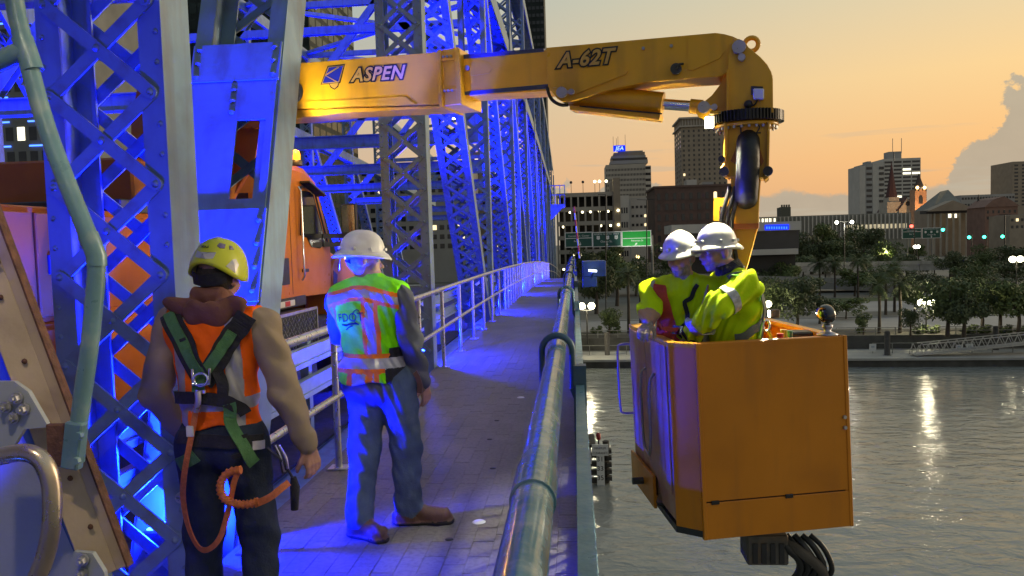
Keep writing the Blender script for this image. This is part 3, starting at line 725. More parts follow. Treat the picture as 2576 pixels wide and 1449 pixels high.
trk = thing('inspection_truck', 'orange under-bridge inspection truck with yellow boom reaching over the railing to an orange work basket', 'truck', (-4.4, 7.5, -.32))
TX = -3.25                                   # right flank of the truck
def tb(name, m, a, b, bev=.01, par=None): return MB().bbox(a, b).build(name, m, par or trk, bev)

# chassis, wheels
tb('chassis', M_DKST, (-5.3, 2.4, .25), (-3.6, 11.6, .62))
for y in (3.3, 4.6, 10.9):
    for x in (-3.52, -5.38):
        mb = MB(); prof = [(.26, -.13), (.44, -.135), (.50, -.09), (.51, 0), (.50, .09), (.44, .135), (.26, .13)]
        rot = Matrix.Rotation(R(90), 3, 'Y'); mb.lathe(prof, (x, y, .19), 28, 0, rot)
        w = mb.build('tyre', M_BLACK, trk); MB().lathe([(0, .05), (.12, .06), (.14, .02), (.26, .03), (.27, .12)], (x, y, .19), 20, 0, rot).build('rim', M_WHITE, w)
# body lockers: each door its own panel
M_ORG_SHADED = mat('truck_orange_shaded', (.42, .105, .004), .5, var=.08, scale=2, spec=.12, stain=((.2, .06, .01), .5, 2))  # truck orange darkened in its colour for the shade behind the truss
tb('body', M_ORG_SHADED, (-5.7, 2.3, .62), (TX - .02, 7.9, 1.30))
tb('upper_body', M_ORG_SHADED, (-5.6, 3.0, 1.30), (TX - .03, 6.9, 2.02))
for y0, y1 in ((2.4, 3.5), (3.54, 4.7), (4.74, 5.9), (5.94, 7.0)):
    d = tb('locker_door', M_ORG_SHADED, (TX - .02, y0, .66), (TX + .005, y1, 1.26), .006)
    tb('latch', M_DKST, (TX + .005, y0 + .1, .94), (TX + .02, y0 + .2, 1.0), .003, d)
for y0, y1 in ((3.1, 4.4), (4.44, 5.7), (5.74, 6.8)):
    d = tb('locker_door', M_ORG_SHADED, (TX - .03, y0, 1.34), (TX - .008, y1, 1.98), .006)
    tb('latch', M_DKST, (TX - .008, y0 + .08, 1.60), (TX + .01, y0 + .16, 1.72), .003, d)
M_LABEL = mat('label_white', (.55, .52, .50), .5, var=.05)
for (y0, y1, z0, z1) in ((6.02, 6.20, 1.88, 1.96), (6.02, 6.20, 1.72, 1.86), (6.02, 6.20, 1.46, 1.70)):
    s_ = tb('safety_label', M_LABEL, (TX - .008, y0, z0), (TX - .004, y1, z1), 0)
    for k in range(int((z1 - z0) / .035)):
        tb('print_line', M_DECAL, (TX - .004, y0 + .02, z1 - .02 - k * .035), (TX - .003, y1 - .02 - .03 * (k % 3), z1 - .012 - k * .035), 0, s_)
# rear corner chrome, running board, reflector strip, tread-plate step
tb('sill', M_DKST, (TX - .3, 7.0, 1.05), (TX + .02, 9.0, 1.17))
rs = tb('reflector_strip', M_WHITE, (TX + .02, 7.05, 1.075), (TX + .028, 8.6, 1.14), 0)
for k in range(5): tb('red_block', M_RED, (TX + .028, 7.1 + k * .3, 1.08), (TX + .031, 7.25 + k * .3, 1.135), 0, rs)
st = MB(); prof = [(7.3, 1.03), (8.75, 1.03), (8.75, .62), (7.5, .62)]
st.prism(prof, (TX - .4, 0, 0), (0, 1, 0), (0, 0, 1), (1, 0, 0), .62); st = st.build('step_box', M_DKST, trk, .01)
tp = MB()
for i in range(13):
    for j in range(9):
        y, z = 7.62 + i * .085 + (j % 2) * .04, .66 + j * .04; a = R(45 if (i + j) % 2 else -45)
        tp.bar((TX + .224, y - .016, z - .016 * (1 if (i + j) % 2 else -1)), (TX + .224, y + .016, z + .016 * (1 if (i + j) % 2 else -1)), .006, .012, up=(1, 0, 0))
tag(tp.build('tread_pattern', M_BOLT, st), kind='stuff')
MB().bar((TX + .222, 7.32, 1.03), (TX + .222, 8.76, 1.03), .02, .03).bar((TX + .222, 8.76, 1.03), (TX + .222, 8.76, .62), .02, .03, up=(0, 1, 0)).build('edge_trim', M_BOLT, st)
tb('fuel_tank', M_DKST, (-3.9, 8.9, .3), (TX - .02, 10.1, .85), .06)
# cab: lofted side outline with rounded shoulders
mb = MB()
side = [(8.22, 1.17), (8.22, 2.35), (8.32, 2.60), (8.55, 2.74), (9.2, 2.72), (9.62, 2.58), (10.02, 1.98), (10.10, 1.80), (10.10, 1.12)]
XS = [(-5.62, .94), (-5.60, .985), (-5.5, 1.0), (-4.45, 1.015), (-3.4, 1.0), (TX - .02, .985), (TX, .94)]
vs = []
for x, k in XS: vs += [(x, 9.15 + (y - 9.15) * (k if z > 1.6 else 1), 1.17 + (z - 1.17) * k if z > 1.5 else z) for y, z in side]
n = len(side); fs = []
for i in range(len(XS) - 1):
    for j in range(n): fs.append((i * n + j, i * n + (j + 1) % n, (i + 1) * n + (j + 1) % n, (i + 1) * n + j))
fs += [tuple(range(n)), tuple(range((len(XS) - 1) * n, len(XS) * n))[::-1]]
cab = mb.add(vs, fs).build('cab', M_ORG, trk, .03, seg=3)
def flat(name, m, poly, par, x=TX + .004, t=.006): return MB().prism(poly, (x, 0, 0), (0, 1, 0), (0, 0, 1), (1, 0, 0), t).build(name, m, par)
flat('door_seam', M_DECAL, [(8.62, 1.2), (8.625, 1.2), (8.625, 2.5), (8.62, 2.5)], cab, TX + .001, .003)
flat('side_window', M_GLASS, [(8.98, 1.86), (9.05, 2.42), (9.42, 2.42), (9.86, 1.78), (9.6, 1.72), (9.3, 1.74), (9.15, 1.86)], cab)
MB().tube([(TX + .02, 8.90, 1.88), (TX + .02, 8.98, 2.46), (TX + .02, 9.44, 2.47), (TX + .02, 9.9, 1.78)], .012, 8).build('window_trim', M_BLACK, cab)
flat('corner_vent', M_DECAL, [(8.30, 1.32), (8.30, 1.62), (8.52, 1.62), (8.52, 1.32)], cab)
MB().bar((TX + .06, 9.0, 2.52), (TX + .10, 9.5, 2.38), .13, .02).build('rain_visor', M_BLACK, cab)
MB().tube([(TX + .03, 8.86, 1.35), (TX + .06, 8.86, 1.4), (TX + .06, 8.86, 2.4), (TX + .03, 8.86, 2.45)], .014, 8).build('grab_handle', M_CHROME, cab)
MB().bbox((TX, 8.95, 1.44), (TX + .03, 9.12, 1.48)).build('door_handle', M_BLACK, cab, .005)
MB().bbox((-5.35, 8.215, 1.75), (-3.55, 8.222, 2.35)).build('rear_window', M_GLASS, cab)
MB().lathe([(0, .02), (.10, .018), (.12, 0)], (-3.62, 8.21, 2.0), 16, 0, Matrix.Rotation(R(90), 3, 'X')).build('work_lamp', M_WHITE, cab)
# hood and fender
mb = MB(); hp = [(10.06, 1.95), (10.7, 1.86), (11.6, 1.66), (11.78, 1.45), (11.8, .75), (10.06, .75)]
vs = []; HX = [(-5.2, .93), (-5.1, 1.0), (-4.43, 1.03), (-3.76, 1.0), (-3.66, .93)]
for x, k in HX: vs += [(x, y, .75 + (z - .75) * k) for y, z in hp]
n = 6; fs = [(i * n + j, i * n + (j + 1) % n, (i + 1) * n + (j + 1) % n, (i + 1) * n + j) for i in range(4) for j in range(n)] + [tuple(range(n)), tuple(range(4 * n, 5 * n))[::-1]]
hd = mb.add(vs, fs).build('hood', M_ORG, trk, .04, seg=3)
mb = MB(); arc = [(10.9 - .78 * math.cos(t), .22 + .80 * math.sin(t)) for t in [math.pi * i / 10 for i in range(11)]]
out = arc + [(11.75, .22), (11.75, 1.25), (11.3, 1.42), (10.5, 1.62), (10.05, 1.42), (10.05, .22)][:0]
poly = [(9.95, .62), (10.12, .62)] + [(10.9 - .70 * math.cos(t), .22 + .72 * math.sin(t)) for t in [R(35) + R(110) * i / 8 for i in range(9)]] + [(11.72, .62), (11.76, 1.18), (11.4, 1.40), (10.7, 1.58), (10.25, 1.60), (10.0, 1.40)]
fd = MB().prism(poly, (TX - .36, 0, 0), (0, 1, 0), (0, 0, 1), (1, 0, 0), .36).build('fender', M_ORG, trk, .04, seg=3)
MB().ball((TX - .02, 10.9, 1.57), .05, 10).build('marker_lamp', glow('marker_lamp', (1, .62, .35), 6), fd)
flat('fender_vent', M_DECAL, [(10.08, 1.1), (10.14, 1.42), (10.3, 1.36), (10.22, 1.1)], fd, TX + .001)
# mirror on its arms
mr_ = MB().bbox((-3.07, 9.98, 1.84), (-2.86, 10.10, 2.30)).build('mirror', M_BLACK, trk, .03, seg=2)
MB().bbox((-3.05, 9.972, 1.92), (-2.88, 9.979, 2.28)).build('mirror_glass', mat('mirror_glass', (.5, .55, .42), .08, .9, var=.05), mr_)
for z in (1.88, 1.77): MB().bar((TX, 9.75, z), (-3.0, 10.03, z), .05, .06).build('mirror_arm', M_BLACK, mr_)
MB().tube([(-3.1, 10.05, 1.84), (-3.3, 10.5, 1.3)], .012, 6).build('mirror_stay', M_CHROME, mr_)
# amber beacon
bc = MB().lathe([(.07, 0), (.07, .05), (.05, .06)], (-3.1, 8.5, 2.66), 14).build('beacon', M_DKST, trk)
MB().lathe([(.05, 0), (.052, .06), (.04, .10), (0, .115)], (-3.1, 8.5, 2.72), 14).build('beacon_dome', glow('amber_lens', (1, .30, .015), 2.6), bc)
lamp('beacon_light', 'POINT', (-3.05, 8.42, 2.90), BEACON_E, (1, .45, .06), .05, parent=trk)

# ---- turret, lift cylinder
def BY(x): return 5.9 - .25 * (x + 2.3)
BU = Vector((1, -.25, 0)).normalized(); BN = Vector((.25, 1, 0)).normalized()      # along the boom, away from the camera
BO = Vector((-2.3, 5.9, 0)); T_LAMP = at_y(1850, 830, 4.75); RING_E = 240
def bp(px, py, off=0.0):
    """point of the picture on the boom's near face"""
    r = ray(px, py); o = BO + BN * off; t = (o - EYE).dot(BN) / r.dot(BN); return EYE + r * t
def bplate(name, m, pts, t, off=0.0, par=None, bev=0, seg=1):
    P = [bp(a, b, off) for a, b in pts]; k = len(P); Q = [p + BN * t for p in P]
    return MB().add(P + Q, [tuple(range(k)), tuple(range(2 * k - 1, k - 1, -1))] + [(i, i + k, (i + 1) % k + k, (i + 1) % k) for i in range(k)]).build(name, m, par or trk, bev, seg=seg)
def pin(px, py, r, par, off=-.005, lock=None, name='pin', m=None, t=.03):
    c = bp(px, py, off); mb = MB(); mb.cyl(c, c - BN * t, r, 16)
    if lock:
        c2 = bp(*lock, off); mb.bar(c - BN * t * .6, c2 - BN * t * .6, .02, .012, up=BN); mb.cyl(c2, c2 - BN * t, r * .55, 10)
    return mb.build(name, m or M_PIN, par)
tb('turntable', M_DKST, (-4.6, 5.4, 2.02), (-3.3, 6.8, 2.12))
tur = bplate('turret', M_TUR, [(330, 540), (330, 300), (345, 225), (372, 192), (400, 186), (436, 188), (466, 212), (482, 262), (480, 400), (474, 540)], .05, .25)
bplate('turret_cheek', M_TUR, [(440, 540), (462, 262), (484, 210), (520, 176), (580, 172), (640, 210), (660, 300), (640, 400), (560, 540)], .05, .62, tur)
bplate('turret_web', M_TUR, [(380, 540), (400, 300), (430, 300), (470, 540)], .34, .30, tur)
bplate('stiffener', M_TUR, [(455, 205), (466, 225), (452, 345), (440, 360), (438, 340), (448, 250)], .03, .22, tur)
pin(440, 243, .032, tur, .25, (434, 262)); pin(418, 316, .028, tur, .25); pin(404, 316, .02, tur, .25)
MB().bbox((-5.1, 6.0, 2.1), (-3.55, 6.6, 2.5)).build('winch_box', M_TUR, trk, .02)
a, b = at_y(566, 520, 6.75), at_y(640, 318, 6.75); m_ = a.lerp(b, .38)
cy = MB().cyl(a, m_, .062, 16).build('lift_cylinder', M_ORG, trk); MB().cyl(m_, b, .030, 14).build('rod', M_CHROME, cy)
bplate('boom_lug', M_TUR, [(586, 296), (652, 290), (655, 318), (640, 324), (630, 318), (612, 322), (586, 318)], .2, .55)
# camera box, status lamp
p = at_x(418, 405, TX + .05); cb = MB().box(p, (.10, .10, .105)).build('camera_box', M_WHITE, trk, .008)
MB().cyl(p + Vector((.0, -.052, .0)), p + Vector((0, -.056, 0)), .034, 18).build('camera_lens', M_GLASS, cb)
p2 = at_x(417, 430, TX + .05); MB().box(p2, (.09, .07, .045)).build('lamp_box', M_WHITE, cb, .006); MB().ball(p2 + Vector((-.03, -.042, 0)), .016, 10).build('status_lamp', glow('green_led', (.1, 1, .15), 8), cb)

# ---- boom
bs = bplate('boom_base', M_YEL, [(560, 186), (700, 163), (1108, 130), (1111, 262), (745, 274), (640, 282), (560, 290)], .30, 0, None, .006, 2)
bplate('lower_rail', M_YEL, [(690, 279), (1110, 266), (1110, 272), (880, 283), (745, 297), (690, 300)], .26, .02, bs)
MB().prism([(0, 0), (.0, .012), (.012, .012), (.012, 0)], bp(748, 225, -.012), BU, (0, 0, 1), BN, .01).build('weld_pad', M_YEL, bs)
c = bp(738, 232, -.004); MB().lathe([(.088, 0), (.088, .012), (.075, .014), (.06, .014), (.05, .004), (0, .004)], c, 24, 0, Matrix((BU, Vector((0, 0, 1)), -BN)).transposed()).build('pivot_cover', M_DKST, bs)
# raised bottom stiffener with slanted end
bplate('stiffener', M_YEL, [(772, 255), (1020, 243), (1034, 255), (1046, 263), (772, 272)], .012, -.012, bs)
cl = bplate('boom_collar', M_YEL, [(1105, 127), (1152, 118), (1156, 262), (1110, 268)], .36, -.02, bs, .004)
for pts in ([(1099, 126), (1108, 124), (1113, 270), (1104, 271)], [(1143, 119), (1156, 122), (1161, 262), (1149, 262)]): bplate('collar_flange', M_YEL, pts, .40, -.045, cl, .003)
bplate('collar_band', M_YEL, [(1109, 149), (1144, 145), (1144, 150), (1109, 154)], .02, -.034, cl); bplate('collar_band', M_YEL, [(1112, 224), (1147, 221), (1147, 226), (1112, 229)], .02, -.034, cl)
for k in range(3):
    pin(1116 + k * 9.5, 143 - k * .8, .009, cl, -.024, name='bolt', t=.012); pin(1119 + k * 9.5, 229 - k * .8, .009, cl, -.024, name='bolt', t=.012)
inn = bplate('boom_extension', M_YEL, [(1150, 142), (1420, 122), (1420, 226), (1155, 242)], .24, .03, None, .004)
bplate('wear_strip', M_NAVY, [(1156, 138), (1368, 121), (1368, 130), (1156, 149)], .22, .026, inn); bplate('wear_strip', M_NAVY, [(1160, 231), (1382, 211), (1384, 222), (1160, 240)], .22, .024, inn)
pin(1178, 172, .017, inn, .028)
bplate('access_cover', M_YEL, [(1162, 160), (1190, 153), (1225, 158), (1238, 172), (1230, 184), (1190, 190), (1165, 184)], .006, .024, inn)
def z5(x, y): return ((x / 1.61 + 2150) / 1.5652, y / 1.61 / 1.5652)
tip = bplate('boom_tip', M_YEL, [z5(*q) for q in ((0, 302), (500, 258), (1075, 207), (1130, 215), (1185, 230), (1250, 262), (1250, 400), (1180, 440), (1140, 465), (1105, 484), (900, 498), (700, 515), (600, 528), (520, 545), (440, 562), (365, 582), (240, 622), (150, 645), (105, 645), (70, 625), (40, 585), (12, 548))], .30, -.01, None, .005, 2)
bplate('stiffener', M_YEL, [z5(*q) for q in ((12, 470), (420, 432), (500, 432), (518, 450), (505, 470), (150, 610), (110, 560), (40, 552), (10, 520))], .010, -.020, tip)
bplate('side_doubler', M_YEL, [z5(*q) for q in ((900, 238), (1050, 270), (1110, 295), (1128, 330), (1100, 370), (930, 445), (900, 440))], .008, -.018, tip)
pin(*z5(103, 588), .036, tip, -.03, z5(165, 585)); pin(*z5(618, 307), .010, tip, -.02, t=.012); pin(*z5(795, 292), .010, tip, -.02, t=.012)
pin(*z5(826, 440), .035, tip, -.02, m=M_DKST, name='hose_port'); MB().tube(smooth_path([bp(*z5(826, 440), -.05), bp(*z5(835, 408), -.07), bp(*z5(868, 405), -.03)], 2), .008, 8).build('hose', M_HOSE, tip)
# tilt cylinder under the boom tip
ca, cb2 = bp(*z5(103, 592), .12), bp(*z5(1010, 682), .12); e = (cb2 - ca).normalized()
m1 = bp(*z5(742, 660), .12)
tc_ = MB().cyl(ca + e * .05, m1, .078, 20).build('tilt_cylinder', M_YEL, trk); MB().cyl(m1, cb2 - e * .09, .036, 16).build('rod', M_CHROME, tc_)
MB().cyl(cb2 - e * .10, cb2 - e * .02, .048, 14).build('rod_eye', M_YEL, tc_)
bplate('cylinder_guard', M_YEL, [z5(*q) for q in ((150, 668), (210, 672), (725, 722), (718, 757), (150, 694))], .15, .04, tc_); bplate('guard_slot', M_DECAL, [z5(*q) for q in ((212, 668), (735, 716), (733, 724), (212, 676))], .01, .028, tc_)
MB().tube(smooth_path([bp(*z5(5, 550), .02), bp(*z5(28, 630), .02), bp(*z5(90, 668), .04), bp(*z5(140, 665), .06)], 2), .012, 8).build('hose', M_HOSE, tc_)
# knuckle head above the slewing ring: two cheeks joined by a back plate
kpts = [z5(*q) for q in ((1150, 705), (1150, 440), (1158, 330), (1168, 275), (1190, 250), (1225, 245), (1262, 268), (1285, 300), (1310, 318), (1322, 330), (1360, 362), (1402, 408), (1428, 455), (1438, 500), (1440, 705))]
kn = bplate('knuckle', M_YEL, kpts, .035, -.045, None, .004)
bplate('knuckle_cheek', M_YEL, kpts, .035, .29, kn, .004)
bplate('back_plate', M_YEL, [z5(*q) for q in ((1402, 430), (1436, 480), (1438, 700), (1418, 700))], .33, -.03, kn)
ear = [z5(*q) for q in ((1160, 430), (1160, 705), (1040, 712), (1000, 752), (965, 742), (948, 705), (962, 668), (1000, 645), (1050, 605), (1100, 540), (1128, 480))]
bplate('cylinder_ear', M_YEL, ear, .03, .04, kn, .003); bplate('cylinder_ear', M_YEL, ear, .03, .20, kn, .003)
bplate('edge_rib', M_YEL, [z5(*q) for q in ((1144, 440), (1156, 440), (1156, 700), (1144, 700))], .02, -.062, kn)
pin(*z5(1224, 302), .042, kn, -.046, z5(1241, 368)); pin(*z5(1002, 682), .038, kn, .03, z5(1068, 682))
c = bp(*z5(1302, 282), .05); MB().tube([c + BU * .042 * math.cos(t_) + Vector((0, 0, .042 * math.sin(t_))) for t_ in [2 * math.pi * i / 18 for i in range(19)]], .016, 8).build('lifting_eye', M_YEL, kn)
bplate('junction_box', M_WHITE, [z5(*q) for q in ((1312, 560), (1382, 560), (1382, 628), (1312, 628))], .05, -.10, kn, .006); bplate('bracket', M_DKST, [z5(*q) for q in ((1300, 545), (1375, 548), (1375, 600), (1300, 600))], .01, -.055, kn)
c = bp(*z5(1282, 662), -.06); MB().ball(c, .028, 12).build('cable_gland', M_BLACK, kn); MB().tube(smooth_path([c, bp(*z5(1320, 672), -.07), bp(*z5(1340, 632), -.08)], 2), .006, 6).build('cable', M_DECAL, kn)
bplate('base_flange', M_YEL, [z5(*q) for q in ((1040, 704), (1442, 690), (1442, 712), (1040, 722))], .36, -.05, kn)
# slewing ring: toothed gear
gc = bp(*z5(1268, 752), .12); gr_ = MB(); nT = 64; gp = []
for i in range(nT):
    for k, rr in enumerate((.222, .222, .234, .234)):
        t_ = 2 * math.pi * (i + (0, .45, .55, .95)[k]) / nT; gp.append((rr * math.cos(t_), rr * math.sin(t_)))
gr_.prism(gp, gc + Vector((0, 0, -.035)), (1, 0, 0), (0, 1, 0), (0, 0, 1), .066)
ring = gr_.build('slewing_ring', mat('ring_black', (.018, .018, .018), .4, .4, var=.2), trk)
MB().lathe([(0, .0), (.20, 0), (.20, .022), (0, .022)], gc + Vector((0, 0, -.062)), 36).build('ring_flange', M_YEL, ring)
rb = MB()
for i in range(26):
    t_ = 2 * math.pi * i / 26; rb.cyl(gc + Vector((.188 * math.cos(t_), .188 * math.sin(t_), -.063)), gc + Vector((.188 * math.cos(t_), .188 * math.sin(t_), -.078)), .009, 6, smooth=False)
tag(rb.build('ring_bolt', M_BOLT, ring), kind='stuff')
wl_ = bp(*z5(1035, 776), .0); lamp('ring_work_light', 'SPOT', wl_ + Vector((0, 0, -.08)), RING_E, (1, .95, .66), .04, T_LAMP, 92, .7, parent=trk); MB().box(wl_, (.05, .05, .07)).build('work_lamp', glow('work_lamp_lens', (1, .93, .62), 5), ring)
# mast below the ring, hose loop, lower arm to the basket
ms = bplate('mast', M_YEL, [z5(*q) for q in ((1150, 772), (1412, 766), (1405, 1110), (1390, 1132), (1362, 1130), (1200, 1130), (1150, 1118))], .26, -.015, None, .005)
for pts in ([z5(*q) for q in ((1128, 776), (1152, 776), (1154, 1122), (1118, 1110), (1104, 1066), (1126, 1040))], [z5(*q) for q in ((1404, 770), (1420, 770), (1412, 1120), (1388, 1140), (1372, 1118), (1396, 1090))]): bplate('side_plate', M_YEL, pts, .32, -.045, ms, .003)
pin(*z5(1407, 1086), .03, ms, -.05, name='bolt', m=M_DKST); pin(*z5(1130, 1088), .03, ms, -.05, name='bolt', m=M_DKST); pin(*z5(1115, 1010), .022, ms, -.05, name='bolt', m=M_DKST)
mb = MB(); hs = [bp(*z5(*q), o_) for q, o_ in (((1282, 880), .04), ((1282, 905), -.02), ((1280, 960), -.075), ((1280, 1050), -.085), ((1274, 1150), -.075), ((1268, 1230), -.05), ((1268, 1262), .02))]
mb.tube(smooth_path(hs, 2), .072, 14); mb.build('hose_sleeve', mat('hose_cover', (.013, .014, .016), .5, var=.5, scale=7, bump=1.0, bscale=9), ms)
bplate('hood_shield', M_TUR, [z5(*q) for q in ((1170, 1020), (1228, 880), (1262, 850), (1300, 848), (1336, 880), (1380, 1020), (1366, 1050), (1330, 960), (1290, 900), (1240, 935), (1200, 1040))], .02, -.04, ms)
la = bplate('lower_arm', M_YEL, [z5(*q) for q in ((1170, 1115), (1362, 1110), (1350, 1290), (1345, 1420), (1160, 1425), (1178, 1290))], .22, .005, None, .004)
bplate('arm_band', M_TUR, [z5(*q) for q in ((1150, 1420), (1348, 1414), (1346, 1450), (1150, 1456))], .26, -.02, la)
arm2 = bplate('lower_arm_end', M_YEL, [(1832, 575), (1906, 572), (1880, 668), (1850, 760), (1848, 1000), (1800, 1000), (1805, 700)], .2, .06, None, .004)
for k, dx in enumerate((0, 14, 26)): MB().tube(smooth_path([bp(1836 + dx, 470, .0), bp(1822 + dx, 520, -.05), bp(1812 + dx, 560, -.03), bp(1820 + dx, 610, .03), bp(1830 + dx, 680, .05)], 2), .014, 8).build('hose', M_HOSE, la)
bplate('hose_guard', M_YEL, [z5(*q) for q in ((1062, 1255), (1160, 1250), (1165, 1300), (1100, 1310), (1098, 1400), (1060, 1400))], .12, .05, la)
# lettering and emblem, flat on the boom
def ptext(name, body, a, b, h, off, par, m, **k):
    A, B = bp(*a, off), bp(*b, off); u = (B - A).normalized(); v = Vector((0, 0, 1)) - u * u.z; v.normalize(); return text(name, body, h, A, u, v, m, par, lift=0, **k)
for o_, mm, off, nm in ((.0135, M_DECAL, -.004, 'letter_outline'), (.0035, M_DECALY, -.009, 'lettering')):
    ptext(nm, 'ASPEN', (884, 205), (1056, 194), .135, off, bs, mm, shear=.28, offset=o_, sx=1.02, space=1.10)
    ptext(nm, 'A-62T', (1403, 170), (1560, 156), .137, off - .011, tip, mm, shear=.28, offset=o_, sx=1.0, space=1.07)
for k, (pts, m_e) in enumerate((([(806, 213), (824, 166), (868, 161), (856, 209)], M_DECAL), ([(809, 211), (826, 168), (865, 164), (853, 207)], M_DECALY), ([(811, 209), (827, 170), (863, 166), (851, 205)], M_LBLUE))): bplate('emblem', m_e, pts, .001, -.003 - .003 * k, bs)
bplate('emblem_stripe', M_DECALY, [(816, 189), (850, 168), (853, 170), (820, 190), (848, 205), (845, 206)], .001, -.0125, bs)
bplate('emblem_tail', M_DECALY, [(829, 211), (851, 208), (849, 216), (841, 223), (833, 218)], .001, -.0065, bs); bplate('emblem_tail', M_DECAL, [(827, 210), (853, 206), (851, 218), (841, 226), (831, 220)], .001, -.0035, bs)
A = bp(*z5(1210, 852), -.02); text('lettering', 'T', .082, A, BU, (0, 0, 1), M_DECAL, ms); text('lettering', '2', .082, bp(*z5(1322, 848), -.02), BU, (0, 0, 1), M_DECAL, ms)

# ---- work basket, hanging a little out of plumb
ZT = 1.09
T_ = [at_z(px, py, ZT) for px, py in ((1582, 816), (1679, 862), (1753, 866), (2125, 846))]
fwd_b = (T_[0] - T_[1]).normalized()
T_.append(T_[3] + fwd_b * (T_[0] - T_[1]).length * 1.12)         # back right
drop = [at_y(1776, 1351, T_[2].y) - T_[2], at_y(2142, 1331, T_[3].y) - T_[3]]; dv = (drop[0] + drop[1]) / 2
bk = thing_part = None
TH = .028
def wall(name, m, a, b, par, z0=0.0, z1=1.0, th=TH, off=0.0, bev=.003):
    """upright panel between plan points a and b; z0, z1 as shares of the basket's height measured from the top"""
    n_ = Vector((0, 0, 1)).cross(b - a).normalized()      # inward for a left-to-right run seen from outside
    a0, b0 = a + dv * z0 + n_ * off, b + dv * z0 + n_ * off; a1, b1 = a + dv * z1 + n_ * off, b + dv * z1 + n_ * off
    vs = [a0, b0, b1, a1] + [p + n_ * th for p in (a0, b0, b1, a1)]
    return MB().add(vs, [(0, 1, 2, 3), (7, 6, 5, 4), (0, 4, 5, 1), (1, 5, 6, 2), (2, 6, 7, 3), (3, 7, 4, 0)]).build(name, m, par, bev)
basket = wall('work_basket', M_BSK, T_[2], T_[3], trk, 0, .805)
wall('lower_panel', M_BSK, T_[2], T_[3], basket, .812, 1.0, off=-.002)
wall('seam_backing', M_DECAL, T_[2], T_[3], basket, .80, .82, .01, .012, 0)
wall('chamfer_panel', M_BSK, T_[1], T_[2], basket, 0, .985)
for q in (T_[2], T_[3]):
    d_ = (T_[3] - T_[2]).normalized(); wall('corner_post', M_BSK, q - d_ * .012, q + d_ * .012, basket, -.005, 1.0, .03, -.006)
for a, w in ((.045, .05), (.545, .05)):
    q = T_[2].lerp(T_[3], a); q2 = q + (T_[3] - T_[2]).normalized() * w; wall('latch', M_DECAL, q, q2, basket, .800, .820, .012, -.010)
for z_ in (.42, .475): 
    q = T_[2].lerp(T_[3], .975); n_ = Vector((0, 0, 1)).cross(T_[3] - T_[2]).normalized(); c = q + dv * z_; MB().cyl(c, c - n_ * .014, .011, 10).build('bolt', M_BOLT, basket)
q = T_[2].lerp(T_[3], .17) + dv * .445; MB().cyl(q - Vector((0, 0, 0)), q - n_ * .004, .012, 8).build('paint_chip', M_WHITE, basket) if False else None
sp = wall('side_panel', M_BSKW, T_[0], T_[1].lerp(T_[0], .0), basket, 0, .93)
dm = T_[0].lerp(T_[1], .5)
wall('door', M_BSKW, T_[0].lerp(T_[1], .06), dm - (T_[1] - T_[0]) * .008, basket, .02, .74, .012, -.014); wall('door', M_BSKW, dm + (T_[1] - T_[0]) * .008, T_[0].lerp(T_[1], .97), basket, .02, .80, .012, -.014)
wall('toe_board', M_BSK, T_[0] - (T_[1] - T_[0]) * .0, T_[0].lerp(T_[1], .62), basket, .80, .985, .02, -.034)
q = T_[0].lerp(T_[1], .35) + dv * .90; nl = Vector((0, 0, 1)).cross(T_[1] - T_[0]).normalized()
MB().cyl(q - nl * .11, q, .024, 12).build('step_peg', M_DKST, basket)
def handle(f, z0, z1, out_, w, par=None):
    a = T_[0].lerp(T_[1], f); o_ = -nl * out_; e_ = (T_[1] - T_[0]).normalized() * w
    pts = [a + dv * z0, a + dv * z0 + o_ * .8, a + dv * (z0 + .02) + o_, a + dv * (z1 - .02) + o_, a + dv * z1 + o_ * .8, a + dv * z1]
    if w: pts = [a + dv * z0 - nl * .02 + e_ * 0, a + dv * (z0 + .02) + o_, a + dv * (z1 - .03) + o_, a + dv * z1 + o_ + e_ * .3, a + dv * z1 + o_ + e_, a + dv * (z0 + .05) + o_ + e_, a + dv * z0 - nl * .02 + e_]
    return MB().tube(smooth_path(pts, 2), .0095, 8).build('handle', mat('handle_steel', (.30, .26, .26), .4, .6, var=.2), basket)
handle(.02, .12, .56, .10, 0); handle(.52, .20, .66, .06, .22)
wall('side_panel', M_BSK, T_[3], T_[4], basket, 0, .95); wall('back_panel', M_BSK, T_[4], T_[0], basket, .02, .95)
for a, b in ((T_[0], T_[1]), (T_[1], T_[2]), (T_[2], T_[3]), (T_[3], T_[4]), (T_[4], T_[0])):
    n_ = Vector((0, 0, 1)).cross(b - a).normalized(); MB().bar(a + n_ * .03 + Vector((0, 0, -.012)), b + n_ * .03 + Vector((0, 0, -.012)), .062, .03).build('rim', M_YEL if a is not T_[2] else M_BSK, basket, .004)
fl_ = MB(); FZ = [p + dv * .955 for p in T_]; fl_.add(FZ + [p - Vector((0, 0, .04)) for p in FZ], [(0, 1, 2, 3, 4), (9, 8, 7, 6, 5)] + [(i, i + 5, (i + 1) % 5 + 5, (i + 1) % 5) for i in range(5)]); fl_.build('floor', M_DKST, basket)
